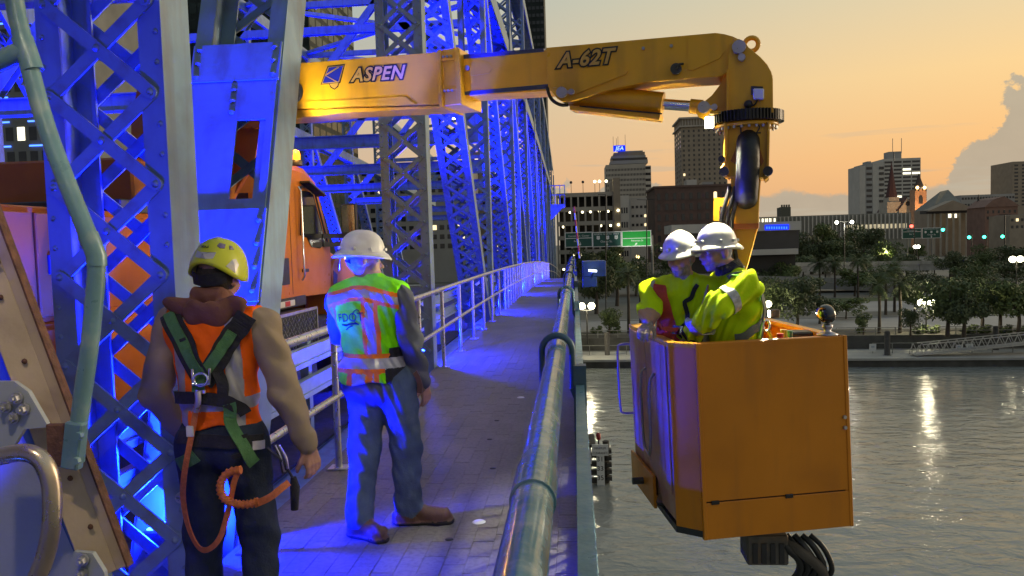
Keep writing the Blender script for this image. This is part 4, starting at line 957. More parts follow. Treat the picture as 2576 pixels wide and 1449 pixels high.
# inside: arm bracket, control box with coloured knobs
q = T_[3].lerp(T_[4], .93) + (T_[2] - T_[3]).normalized() * .1
MB().prism([(0, -.25), (.22, -.25), (.12, .0), (.06, .16), (0, .18)], q + Vector((-.1, 0, .0)), (-1, .1, 0), (0, 0, 1), (0, 1, 0), .04).build('arm_bracket', M_YEL, basket)
cb_ = T_[3].lerp(T_[4], .30) + (T_[2] - T_[3]).normalized() * .14 + Vector((0, 0, -.05))
kb = MB().box(cb_, (.16, .14, .10)).build('control_box', M_DKST, basket, .01)
for k, (c_, nm) in enumerate((((.55, .02, .015), 'red'), ((.65, .48, .02), 'yellow'), ((.05, .22, .12), 'green'))):
    p = at_z((1962, 1972, 1986)[k], (843, 838, 836)[k], ZT + .012); MB().cyl(p + Vector((0, 0, -.05)), p + Vector((0, 0, .012 * (k % 2) + .01)), .02, 10).build('knob', mat('knob_' + nm, c_, .4), kb)
# spot lamp clamped on the corner
lp = T_[3] + Vector((-.085, .05, .0)); sl_ = MB().lathe([(0, .0), (.058, 0), (.062, .010), (.038, .02), (.018, .03), (.03, .05), (.032, .065), (.018, .07)], lp, 18).build('spot_lamp', M_PIN, basket)
MB().lathe([(0, -.055), (.03, -.05), (.048, -.02), (.055, .02), (.056, .04), (.0, .042)], lp + Vector((0, 0, .125)), 20, 0, Matrix.Rotation(R(-75), 3, 'X')).build('lamp_head', M_GLASS, sl_)
# under the floor: valve block and cable bundle
ub = [at_y(1870, 1345, T_[3].y + .25), at_y(2030, 1345, T_[3].y + .25)]
ux = (ub[0] + ub[1]) / 2
vb = MB().box(ux + Vector((-.06, .05, -.08)), (.26, .22, .2)).build('valve_block', mat('muddy_steel', (.12, .11, .10), .6, .2, var=.3, scale=12, stain=((.25, .12, .03), .5, 6)), basket, .01)
for k in range(4): MB().box(ux + Vector((-.14 + k * .055, -.063, -.10)), (.03, .012, .13)).build('fin', M_DKST, vb)
for k in range(5): MB().tube(smooth_path([ux + Vector((.02 + .05 * k, .0, .0)), ux + Vector((.06 + .06 * k, -.05, -.07)), ux + Vector((.16 + .05 * k, -.04, -.16 - .02 * k)), ux + Vector((.14 + .03 * k, .02, -.3)), ux + Vector((.05 + .03 * k, .04, -.36))], 2), .026 - .002 * k, 10).build('hose', M_HOSE, basket)
MB().tube(smooth_path([ux + Vector((.0, .05, .0)), ux + Vector((.12, -.06, -.07)), ux + Vector((.27, -.06, -.19)), ux + Vector((.30, -.02, -.27))], 2), .034, 10).build('cable_sleeve', mat('cable_sleeve', (.10, .085, .07), .7, var=.3), basket)

# the lamps of the truck: a work light at the boom's foot, one in the basket
wf = bp(700, 330, -.30); wk = MB().box(wf, (.10, .08, .08)).build('work_lamp', M_DKST, trk, .008)
MB().box(wf + Vector((.053, 0, .02)), (.004, .06, .05)).build('lens', glow('work_lamp_white', (1, .92, .72), 30), wk)
lamp('boom_work_light', 'SPOT', wf + Vector((.08, -.02, .04)), WORK_E, (1, .90, .62), .05, bp(860, 200, 0), 100, .7, parent=trk)
bl = T_[3].lerp(T_[4], .75) + Vector((-.06, 0, .06)); b2 = MB().box(bl, (.07, .05, .06)).build('basket_lamp', M_DKST, basket, .006)
MB().box(bl + Vector((-.038, -.01, 0)), (.004, .04, .045)).build('lens', glow('basket_lamp_lens', (1, .97, .70), 20), b2)
lamp('basket_light', 'SPOT', bl + Vector((-.06, -.02, .02)), BASKET_E, (1, .95, .68), .04, bl + Vector((-.8, -.35, .10)), 150, .5, parent=trk)
# ------------------------------------------------------------------ people
V3 = lambda *a: np.array(a, float)
def fold(P, amp):
    x, y, z = P[:, 0], P[:, 1], P[:, 2]
    w = np.sin(17 * z + 9 * x + 3 * np.sin(11 * y)) + .8 * np.sin(46 * z + 21 * np.sin(5 * x + 4 * y) + 13 * y) + .6 * np.sin(33 * x - 25 * z + 17 * y) + .5 * np.sin(61 * y + 40 * z - 23 * x)
    w = w + .9 * (1 - 2 * np.abs(np.sin(24 * z + 7 * np.sin(6 * x + 5 * y) + 12 * y - 6 * x)))
    return amp * w * .42
def rotm(yaw=0, pitch=0, roll=0): return np.array(Matrix.Rotation(R(yaw), 3, 'Z') @ Matrix.Rotation(R(pitch), 3, 'X') @ Matrix.Rotation(R(roll), 3, 'Y'))
def head_prims(c, Rm, hair=True, s=1.0):
    c = np.array(c, float)
    T = lambda *q: tuple(c + Rm @ (np.array(q) * s))
    E = lambda q, r, t: ('e', T(*q), tuple(np.array(r) * s), t, Rm)
    pr = [E((0, -.012, .03), (.076, .097, .094), 0), E((0, .03, -.02), (.062, .066, .085), 0), E((0, .034, -.072), (.047, .050, .042), 0),
          ('c', T(0, .066, -.097), T(0, .066, -.096), .018 * s, .018 * s, 0), ('c', T(0, .090, .006), T(0, .115, -.026), .008 * s, .013 * s, 0),
          E((.016, .098, -.032), (.009, .010, .008), 0), E((-.016, .098, -.032), (.009, .010, .008), 0),
          E((.036, .062, -.026), (.026, .026, .028), 0), E((-.036, .062, -.026), (.026, .026, .028), 0),
          ('c', T(-.036, .080, .026), T(.036, .080, .026), .011 * s, .011 * s, 0), E((0, .092, -.056), (.025, .010, .007), 0), E((0, .090, -.066), (.022, .010, .007), 0),
          E((.080, -.010, -.006), (.009, .021, .034), 0), E((-.080, -.010, -.006), (.009, .021, .034), 0)]
    if hair: pr.append(E((0, -.026, .004), (.080, .082, .082), 4))
    return pr
def hand_prims(w, d, n, curl, side, s=1.0):
    """w wrist, d direction of the fingers, n palm normal, side +1 thumb on d x n side"""
    w, d, n = [np.array(q, float) for q in (w, d, n)]; d /= np.linalg.norm(d); n -= d * (n @ d); n /= np.linalg.norm(n); l = np.cross(d, n) * side
    pr = []
    for i, (off, L, a) in enumerate(((.030, .072, 1.0), (.010, .080, .95), (-.010, .075, 1.05), (-.029, .058, 1.15))):
        k = w + d * .088 * s + l * off * s; pr.append(('c', tuple(w + d * .02 * s + l * off * .6 * s), tuple(k), .0135 * s, .0115 * s, 0))
        p, dd = k, d
        for q, f in enumerate((.45, .31, .24)):
            an = curl * a * (.75, 1.0, .7)[q] * (q * .35 + .5); c_, s_ = math.cos(an), math.sin(an); dd = dd * c_ + n * s_; dd /= np.linalg.norm(dd)
            e = p + dd * L * f * s; pr.append(('c', tuple(p), tuple(e), (.0105 - .0010 * q) * s, (.0098 - .001 * q) * s, 0)); p = e
    t0 = w + d * .025 * s + l * .022 * s; t1 = w + d * .062 * s + l * .050 * s + n * .012 * s; t2 = t1 + (d * .8 + l * .25 + n * .35 * (1 + curl)) * .030 * s; t3 = t2 + (d * .9 + n * .4 * (1 + curl) - l * .1) * .024 * s
    pr += [('c', tuple(t0), tuple(t1), .016 * s, .012 * s, 0), ('c', tuple(t1), tuple(t2), .012 * s, .0105 * s, 0), ('c', tuple(t2), tuple(t3), .0105 * s, .009 * s, 0)]
    return pr
class Person:
    def __init__(s, label, loc, heading, mats, torso, arms, legs, head, hands, fold_amp=.006, res=.0075, lo=(-.6, -.6, -.02), hi=(.6, .6, 1.9), group=None, beard=None, boots=None):
        s.torso, s.arms, s.legs, s.head, s.hands = torso, arms, legs, head, hands; s.famp = fold_amp; s.beard = beard
        V, Fc = surface_net(s.dist, lo, hi, res)
        od = np.lexsort((V[:, 0] // .15, V[:, 2] // .1)); tg = np.empty(len(V), int)
        for i in range(0, len(V), 12000): tg[od[i:i + 12000]] = s.tags(V[od[i:i + 12000]])
        s.obj = net_object('person', V, Fc, tg, mats, None, (0, 0, 0), 1)
        s.obj.location = loc; s.obj.rotation_euler = (0, 0, R(heading)); tag(s.obj, label, 'person', group)
        WLOC[s.obj.name] = Vector((0, 0, 0))
    def cloth(s, P):
        a, ta = sdf_eval(P, s.torso + s.legs, .045); b, tb_ = sdf_eval(P, s.arms, .02)
        h = np.clip(.5 + .5 * (b - a) / .03, 0, 1); d = b * (1 - h) + a * h - .03 * h * (1 - h); return d + fold(P, s.famp * np.where(b < a, 1.7, 1.0)), np.where(a < b, ta, tb_)
    def skin(s, P):
        a, ta = sdf_eval(P, s.head, .014)
        if not s.hands: return a, ta
        b, tb_ = sdf_eval(P, s.hands, .007); w = b < a; return np.where(w, b, a), np.where(w, tb_, ta)
    def dist(s, P):
        a, _ = s.cloth(P); b, _ = s.skin(P); k = .006; h = np.clip(.5 + .5 * (b - a) / k, 0, 1); return b * (1 - h) + a * h - k * h * (1 - h)
    def tags(s, P):
        a, ta = s.cloth(P); b, tb_ = s.skin(P); t = np.where(a < b, ta, tb_)
        if s.beard is not None:
            c, Rm, zz = s.beard; q = (P - np.array(c)) @ Rm; m = (t == 0) & (q[:, 2] < zz - .02 * np.abs(q[:, 1] - .05) / .05) & (q[:, 1] > -.01) & (b < .01); m &= ~((np.abs(q[:, 2] + .061) < .008) & (np.abs(q[:, 0]) < .022)); t = np.where(m, 6, t)
        return t.astype(np.int64)
    def torso_d(s, P): return sdf_eval(P, s.torso, .045)[0] + fold(P, s.famp)
    def core(s, P): return sdf_eval(P, s.torso + s.legs, .045)[0] + fold(P, s.famp)
    def snap(s, P, fn=None, off=0.0, it=8):
        P = np.array(P, float); fn = fn or s.dist; e = .002
        for _ in range(it):
            d = fn(P) - off; g = np.stack([(fn(P + np.eye(3)[i] * e) - fn(P - np.eye(3)[i] * e)) / (2 * e) for i in range(3)], 1); ln = np.maximum(np.linalg.norm(g, axis=1), .3); P = P - (d / ln ** 2)[:, None] * g
        return P, g / np.linalg.norm(g, axis=1)[:, None]
    def strap(s, name, pts, w, m, off=.006, th=.005, fn=None, n=26, wave=None):
        pts = np.array(pts, float); seg = np.r_[0, np.cumsum(np.linalg.norm(np.diff(pts, axis=0), axis=1))]; t = np.linspace(0, seg[-1], n)
        C = np.stack([np.interp(t, seg, pts[:, i]) for i in range(3)], 1)
        for _ in range(2): C[1:-1] = (C[:-2] + 2 * C[1:-1] + C[2:]) / 4
        C, N = s.snap(C, fn, off)
        for _ in range(4):
            C[1:-1] = (C[:-2] + 2 * C[1:-1] + C[2:]) / 4; N[1:-1] = (N[:-2] + 2 * N[1:-1] + N[2:]) / 4
        N /= np.maximum(np.linalg.norm(N, axis=1), 1e-6)[:, None]; C = C + N * .002
        T = np.gradient(C, axis=0); T /= np.linalg.norm(T, axis=1)[:, None]; S = np.cross(T, N); S /= np.linalg.norm(S, axis=1)[:, None]
        mb = MB(); vs = []
        for i in range(n): vs += [C[i] - S[i] * w / 2, C[i] + S[i] * w / 2, C[i] + S[i] * w / 2 + N[i] * th, C[i] - S[i] * w / 2 + N[i] * th]
        fs = [(i * 4 + j, i * 4 + (j + 1) % 4, i * 4 + 4 + (j + 1) % 4, i * 4 + 4 + j) for i in range(n - 1) for j in range(4)] + [(3, 2, 1, 0), tuple(range(4 * n - 4, 4 * n))]
        return mb.add(vs, fs, 0, False).build(name, m, s.obj)
    def shell(s, name, fn, lo, hi, res, tagf, mats, it=1):
        V, Fc = surface_net(fn, lo, hi, res); return net_object(name, V, Fc, tagf(V), mats, s.obj, None, it)

M_SKIN = mat('skin', (.43, .23, .155), .5, var=.10, scale=22, bump=.10, bscale=120)
M_SKIN2 = mat('skin_ruddy', (.47, .25, .17), .5, var=.12, scale=18, bump=.12, bscale=120)
M_KHAKI = mat('khaki_shirt', (.30, .235, .155), .85, var=.10, scale=7, bump=.12, bscale=60, spec=.12)
M_JEANS = mat('dark_jeans', (.030, .040, .062), .9, var=.25, scale=10, bump=.4, bscale=110, spec=.12)
M_JEAN2 = mat('blue_jeans', (.085, .12, .18), .9, var=.25, scale=7, bump=.4, bscale=110, stain=((.16, .20, .26), .6, 9), spec=.12)
M_CHAR = mat('charcoal_shirt', (.095, .10, .115), .85, var=.15, scale=12, bump=.12, bscale=90, spec=.12)
M_LEATH = mat('brown_boots', (.13, .065, .04), .5, var=.25, scale=14, bump=.3, bscale=70)
M_SOLE = mat('boot_sole', (.02, .018, .017), .8)
M_HAIRD = mat('dark_hair', (.025, .018, .014), .7, var=.3, scale=60, bump=.6, bscale=140)
M_HAIRG = mat('grey_hair', (.34, .33, .31), .75, var=.3, scale=70, bump=.6, bscale=160)
M_BEARD = mat('grey_stubble', (.30, .235, .20), .8, var=.3, scale=60, bump=.5, bscale=160)
M_LIME = mat('fluorescent_yellow', (.56, .80, .006), .75, var=.08, scale=9, bump=.25, bscale=70, spec=.12)
M_LIMEV = mat('lime_vest', (.22, .82, .001), .65, var=.14, scale=9, bump=.25, bscale=70, spec=.12)
M_ORV = mat('orange_vest', (.88, .13, .006), .75, var=.10, scale=9, bump=.3, bscale=70, spec=.12)
M_CORAL = mat('coral_trim', (.85, .20, .012), .7, var=.12, scale=14, spec=.12)
M_SILV = mat('silver_tape', (.36, .36, .38), .38, .35, var=.10, scale=24, bump=.1)
M_BLKC = mat('black_cloth', (.014, .014, .016), .85, var=.3, scale=20, bump=.4, bscale=90)
M_GRNW = mat('green_webbing', (.06, .17, .05), .75, var=.14, scale=40, bump=.4, bscale=160)
M_LGRN = mat('lime_webbing', (.22, .60, .04), .7, var=.12, scale=40, bump=.3, bscale=160)
M_GRYW = mat('grey_webbing', (.10, .125, .11), .7, var=.16, scale=40, bump=.3, bscale=160)
M_REDC = mat('red_cloth', (.50, .055, .03), .75, var=.18, scale=10, bump=.3, bscale=70)
M_ORW = mat('orange_lanyard', (.52, .14, .03), .75, var=.2, scale=60, bump=.5, bscale=150)
M_BRN = mat('brown_collar', (.17, .07, .045), .85, var=.18, scale=10, bump=.3, bscale=80)
M_HHY = mat('yellow_helmet', (.56, .60, .012), .38, var=.06, scale=8, coat=.2)
M_HHW = mat('white_hard_hat', (.62, .60, .56), .38, var=.10, scale=10, coat=.15, stain=((.40, .37, .33), .5, 9))
M_EYEW = mat('eye_white', (.55, .53, .5), .25); M_EYED = mat('eye_dark', (.02, .014, .01), .2)

def hard_hat(P, c, Rm, s=1.0, band=True):
    """full-brim hard hat: ridged dome, flared brim, suspension clips"""
    c = np.array(c, float); X = lambda q: Vector(c + Rm @ (np.array(q) * s)); mb = MB(); n = 40; prof = []
    m = 12; rings = []
    for i in range(m + 1):
        a = math.pi / 2 * i / m; rings.append((math.cos(a) ** .80, math.sin(a) ** 1.05 * .118))
    vs = []
    brim = [(1.23, -.016), (1.27, -.012), (1.23, -.004), (1.10, .006), (1.02, .016)]
    for rr, h in brim + [(a, .016 + b) for a, b in rings[1:]]:
        for j in range(n):
            t = 2 * math.pi * j / n; fx, fy = math.cos(t), math.sin(t)
            k = rr * (1.0 + (.06 * max(0, abs(fy)) if rr > 1.05 else 0)); hh = h - (.012 * abs(fy) ** 3 if rr > 1.2 else 0)
            ridge = .010 * math.exp(-(rr * fx * 3.6) ** 2) * (1 if rr < .98 else 0) * (1 - .3 * rr)
            vs.append(X((.108 * k * fx, -.010 + .130 * k * fy, hh + .035 + ridge)))
    R_ = len(brim) + m; fs = [(i * n + j, i * n + (j + 1) % n, (i + 1) * n + (j + 1) % n, (i + 1) * n + j) for i in range(R_ - 1) for j in range(n)]
    mb.add(vs, fs, 0, True)
    vi = [X((.108 * .97 * math.cos(2 * math.pi * j / n), -.010 + .130 * .97 * math.sin(2 * math.pi * j / n), .042)) for j in range(n)]
    mb.add(vs[:n] + vi, [(j, (j + 1) % n, n + (j + 1) % n, n + j) for j in range(n)], 0, True); mb.add(vi, [tuple(range(n))])
    h = mb.build('hard_hat', M_HHW, P.obj)
    for t in (20, 75, 105, 160, 200, 250, 290, 340):
        a = R(t); q = X((.113 * math.cos(a), -.01 + .136 * math.sin(a), .068)); MB().box(q, (.020, .020, .018), Matrix.Rotation(a, 3, 'Z')).build('clip', M_HHW, h, .003)
    return h
def eyes(P, c, Rm, glasses=False):
    c = np.array(c, float)
    for sx in (-1, 1):
        q = Vector(c + Rm @ V3(sx * .031, .079, .006)); e = MB().ball(q, .0125, 12).build('eye', M_EYEW, P.obj); f = Vector(Rm @ V3(0, 1, 0)); MB().ball(q + f * .0085, .0062, 8).build('iris', M_EYED, e)
        a, b = [Vector(c + Rm @ V3(*k)) for k in ((sx * .014, .094, .022), (sx * .052, .080, .026))]; MB().tube([a, a.lerp(b, .5) + Vector(Rm @ V3(0, .004, .006)), b], .0042, 6).build('eyebrow', M_HAIRG, P.obj)
    if glasses:
        g = MB()
        for sx in (-1, 1): g.tube([Vector(c + Rm @ V3(sx * .031 + .022 * math.cos(t), .104, .004 + .017 * math.sin(t))) for t in [2 * math.pi * i / 14 for i in range(15)]], .0016, 5); g.tube([Vector(c + Rm @ V3(sx * .054, .102, .010)), Vector(c + Rm @ V3(sx * .084, -.005, .008))], .0016, 5)
        g.tube([Vector(c + Rm @ V3(-.009, .106, .006)), Vector(c + Rm @ V3(.009, .106, .006))], .0016, 5); g.build('glasses', M_CHROME, P.obj)

def std_torso(hip, waist, chest, neck, shl, shr, bulk=1.0, tg=1, tgp=2):
    b = bulk
    return [('e', hip, (.168 * b, .122 * b, .125), tgp, None), ('e', waist, (.158 * b, .122 * b, .15), tg, None), ('e', chest, (.170 * b, .118 * b, .19), tg, None),
            ('c', tuple(np.array(shl) * .80 + np.array(neck) * .20 - V3(0, 0, .03)), tuple(np.array(shr) * .80 + np.array(neck) * .20 - V3(0, 0, .03)), .082 * b, .082 * b, tg),
            ('c', tuple(np.array(neck) - V3(0, 0, .03)), tuple(np.array(shl) * .7 + np.array(neck) * .3), .050, .048, tg), ('c', tuple(np.array(neck) - V3(0, 0, .03)), tuple(np.array(shr) * .7 + np.array(neck) * .3), .050, .048, tg)]
def arm(sh, el, wr, tg=1, r=(.070, .056, .042), tgf=None): return [('c', sh, el, r[0], r[1], tg), ('c', el, wr, r[1], r[2], tg if tgf is None else tgf)]
def leg(hp, kn, an, tg=2, r=(.100, .078, .070)): return [('c', hp, kn, r[0], r[1], tg), ('c', kn, an, r[1], r[2], tg)]
def boot(an, toe, tg=3, s=1.0):
    a, t = np.array(an, float), np.array(toe, float); d = t - a; d[2] = 0; d /= np.linalg.norm(d); heel = a - d * .035; z0 = t[2]
    P1 = lambda q, z: (q[0], q[1], z)
    return [('c', tuple(a), P1(a, z0 + .07), .056 * s, .055 * s, tg), ('c', P1(heel, z0 + .045), P1(t, z0 + .042), .043 * s, .042 * s, tg), ('c', P1(a + d * .02, z0 + .085), P1(t - d * .03, z0 + .055), .042 * s, .040 * s, tg), ('c', P1(heel, z0 + .014), P1(t + d * .004, z0 + .012), .042 * s, .045 * s, 5, ((0, 0, 1), .34))]

# ---- person with the yellow helmet, back to the camera
O1 = at_y(548, 900, 3.12); O1 = Vector((O1.x, O1.y, 0))
def L1(px, py, dy): q = at_y(px, py, O1.y + dy); return (q.x - O1.x, dy, q.z)
neck = (.00, -.005, 1.475); shl = (-.195, .0, 1.40); shr = (.205, .0, 1.395)
hc = (.012, .030, 1.600); hR = rotm(-4, -12, 5)
t1 = std_torso((0, .0, .945), (.0, .0, 1.10), (0, -.005, 1.275), neck, shl, shr, .97)
a1 = arm(shl, (-.285, .0, 1.10), (-.225, .16, .875), 1, (.074, .062, .046)) + arm(shr, (.292, -.02, 1.11), (.352, .06, .872), 1, (.074, .062, .046))
l1 = leg((-.095, 0, .90), (-.115, .03, .50), (-.12, .0, .12)) + leg((.10, 0, .90), (.125, .04, .50), (.14, .0, .12)) + boot((-.12, 0, .12), (-.16, .17, 0)) + boot((.14, 0, .12), (.19, .17, 0)) + [('e', (-.075, -.055, .89), (.088, .075, .10), 2, None), ('e', (.08, -.055, .89), (.088, .075, .10), 2, None)]
h1 = head_prims(hc, hR) + [('c', neck, (.008, .02, 1.55), .060, .056, 0)]
hd1 = hand_prims((.354, .064, .868), (.12, .16, -1), (-.75, .45, .1), .62, -1, 1.02) + hand_prims((-.225, .165, .868), (.1, .35, -.9), (.8, .2, 0), .6, 1, 1.0)
p1_ = Person('person in orange vest, green harness and yellow climbing helmet, seen from behind', O1, 0, [M_SKIN, M_KHAKI, M_JEANS, M_LEATH, M_HAIRD, M_SOLE, M_BEARD], t1, a1, l1, h1, hd1, .0055, .0065, (-.45, -.32, -.01), (.50, .40, 1.74))
# orange vest with silver tape
def vest1(P):
    d = p1_.torso_d(P); x, y, z = P.T; top = 1.50 - .5 * np.maximum(0, np.abs(x) - .10)
    return np.maximum.reduce([d - .014, z - 1.475, (.985 + .01 * np.sin(30 * x)) - z, np.abs(x) - .190 - .02 * (z < 1.12)])
def vtag1(V):
    x, y, z = V.T; t = np.zeros(len(V), int); ax = np.abs(x); t[(ax > .088) & (ax < .140)] = 1; t[(z > 1.052) & (z < 1.102)] = 1; t[(ax > .168)] = 0; return t
p1_.shell('vest', vest1, (-.26, -.24, .94), (.26, .24, 1.56), .0062, vtag1, [M_ORV, M_SILV])
vfn = lambda P: np.minimum(p1_.dist(P), vest1(P))
def collar1(P):
    pr = [('e', (-.085, -.078, 1.472), (.100, .026, .048), 0, rotm(0, 26, 24)), ('e', (.088, -.080, 1.470), (.100, .026, .048), 0, rotm(0, 26, -26)), ('e', (-.035, -.105, 1.455), (.050, .024, .060), 0, rotm(0, 20, 20)), ('e', (.045, -.108, 1.448), (.052, .024, .062), 0, rotm(0, 20, -20)),
          ('c', (-.06, -.02, 1.525), (-.02, .06, 1.50), .026, .026, 0), ('c', (.06, -.02, 1.525), (.03, .07, 1.50), .026, .026, 0), ('c', (-.05, -.05, 1.530), (.05, -.055, 1.530), .032, .032, 0)]
    return sdf_eval(P, pr, .022)[0] + fold(P, .005)
p1_.shell('hood_collar', collar1, (-.23, -.20, 1.34), (.23, .14, 1.60), .006, lambda V: np.zeros(len(V), int), [M_BRN])
# harness
def B(px, py, dy=-.16): return L1(px, py, dy)
p1_.strap('harness_pad', [B(425, 785, -.08), B(442, 850), B(480, 920), B(508, 960)], .088, M_BLKC, .010, .006, vfn)
p1_.strap('harness_pad', [B(620, 800, -.08), B(590, 830), B(548, 905), B(508, 962)], .085, M_BLKC, .010, .006, vfn)
p1_.strap('shoulder_strap', [B(428, 790, -.08), B(444, 850), B(482, 915), B(505, 950)], .046, M_GRNW, .018, .005, vfn)
p1_.strap('shoulder_strap', [B(585, 835, -.12), B(555, 880), B(530, 915), B(505, 950)], .044, M_GRNW, .018, .005, vfn)
p1_.strap('back_strap', [B(500, 940), B(500, 985)], .05, M_GRNW, .024, .006, vfn, 8)
p1_.strap('back_pad', [B(540, 900), B(556, 960), B(560, 1015)], .045, M_BLKC, .012, .006, vfn, 12)
p1_.strap('waist_band', [B(440, 1000, -.10), B(480, 1002), B(560, 1008), B(630, 1036, -.10)], .05, M_BLKC, .026, .008, p1_.core)
p1_.strap('chest_band', [B(445, 858), B(462, 848)], .012, M_BLKC, .024, .004, vfn, 6)
p1_.strap('leg_strap', [B(572, 1022), B(598, 1080), B(628, 1140), B(652, 1182)], .050, M_GRNW, .026, .006, p1_.core)
p1_.strap('belt', [B(450, 1100, -.12), B(520, 1112), B(600, 1112), B(668, 1108, -.06)], .052, M_BLKC, .006, .008, p1_.core)
p1_.strap('belt_plate', [B(645, 1122, -.12), B(672, 1118, -.06)], .036, M_SILV, .016, .004, p1_.core, 8)
p1_.strap('strap_keeper', [B(582, 1098), B(640, 1088)], .016, M_BLKC, .022, .004, p1_.core, 8); p1_.strap('strap_keeper', [B(582, 1152), B(655, 1142)], .018, M_BLKC, .022, .004, p1_.core, 8)
p1_.strap('green_pouch', [B(455, 1165, -.12), B(490, 1150)], .055, M_GRNW, .010, .008, None, 6)
dr = [Vector(B(*q, -.20)) for q in ((486, 930), (486, 965), (492, 978), (520, 978), (527, 965), (526, 928), (519, 945), (506, 938), (494, 948))]
MB().tube([Vector(B(*q, -.185)) for q in ((484, 928), (485, 968), (528, 966), (527, 926))], .0065, 8).tube([Vector(B(505 + 18 * math.cos(t), 955 + 16 * math.sin(t), -.187)) for t in [2 * math.pi * i / 14 for i in range(15)]], .006, 8).build('d_ring', M_CHROME, p1_.obj)
MB().box(B(505, 985, -.172), (.042, .012, .020)).build('ring_bar', M_CHROME, p1_.obj, .003)
def ribbon(par, name, pts, w, m, th=.005, tw=0):
    P_ = smooth_path([Vector(q) for q in pts], 3); n = len(P_); vs = []
    for i, p in enumerate(P_):
        t = (P_[min(i + 1, n - 1)] - P_[max(i - 1, 0)]).normalized(); a = tw * math.sin(i / n * 9); v = Vector((math.sin(a), -math.cos(a), 0)); s_ = t.cross(v).normalized(); v = s_.cross(t); ww = w[i * (len(w) - 1) // (n - 1)] if isinstance(w, list) else w
        vs += [p - s_ * ww / 2, p + s_ * ww / 2, p + s_ * ww / 2 + v * th, p - s_ * ww / 2 + v * th]
    fs = [(i * 4 + j, i * 4 + (j + 1) % 4, i * 4 + 4 + (j + 1) % 4, i * 4 + 4 + j) for i in range(n - 1) for j in range(4)] + [(3, 2, 1, 0), tuple(range(4 * n - 4, 4 * n))]
    return MB().add(vs, fs).build(name, m, par)
ribbon(p1_.obj, 'lanyard', [B(*q) for q in ((494, 1022, -.16), (486, 1075, -.165), (474, 1130, -.165), (462, 1200, -.16), (460, 1260, -.15), (478, 1340, -.15), (510, 1392, -.15), (552, 1365, -.15), (572, 1300, -.16), (583, 1240, -.17), (590, 1205, -.175), (602, 1182, -.17))], .022, M_ORW, .006, .5)
ribbon(p1_.obj, 'lanyard', [B(*q) for q in ((640, 1268, -.18), (680, 1252, -.18), (706, 1230, -.16), (726, 1214, -.13))], .028, M_ORW, .006, .1)
coil = smooth_path([Vector(B(*q)) for q in ((606, 1182, -.18), (575, 1186, -.18), (556, 1208, -.185), (553, 1235, -.19), (566, 1258, -.19), (590, 1268, -.19), (620, 1270, -.185), (650, 1262, -.18))], 3)
MB().tube(coil, [.0155 + .0035 * math.sin(i * 2.2) for i in range(len(coil))], 12).build('shock_pack', M_ORW, p1_.obj)
MB().tube(smooth_path([Vector(B(497, 985, -.185)), Vector(B(500, 1010, -.19)), Vector(B(492, 1035, -.185))], 2), .013, 10).build('snap_hook', M_PIN, p1_.obj)
MB().box(B(478, 1085, -.17), (.030, .012, .045)).build('tag', M_WHITE, p1_.obj, .003)
MB().tube(smooth_path([Vector(B(672, 1126, -.07)), Vector(B(700, 1150, -.08)), Vector(B(722, 1175, -.05)), Vector(B(738, 1206, -.02))], 2), .006, 6).build('gear_loop', M_DKST, p1_.obj)
MB().tube([Vector(B(738, 1200, -.02)), Vector(B(742, 1225, -.02)), Vector(B(741, 1282, -.02))], [.012, .021, .016], 10).build('pouch', M_BLKC, p1_.obj)
for k in range(4): MB().tube(smooth_path([Vector(B(690 + 4 * k, 1120, -.05)), Vector(B(705 + 5 * k, 1150 + 6 * (k % 3), -.07)), Vector(B(712 + 4 * k, 1190 - 4 * k, -.06))], 2), .006, 6).build('carabiner', M_PIN if k % 2 else M_DKST, p1_.obj)
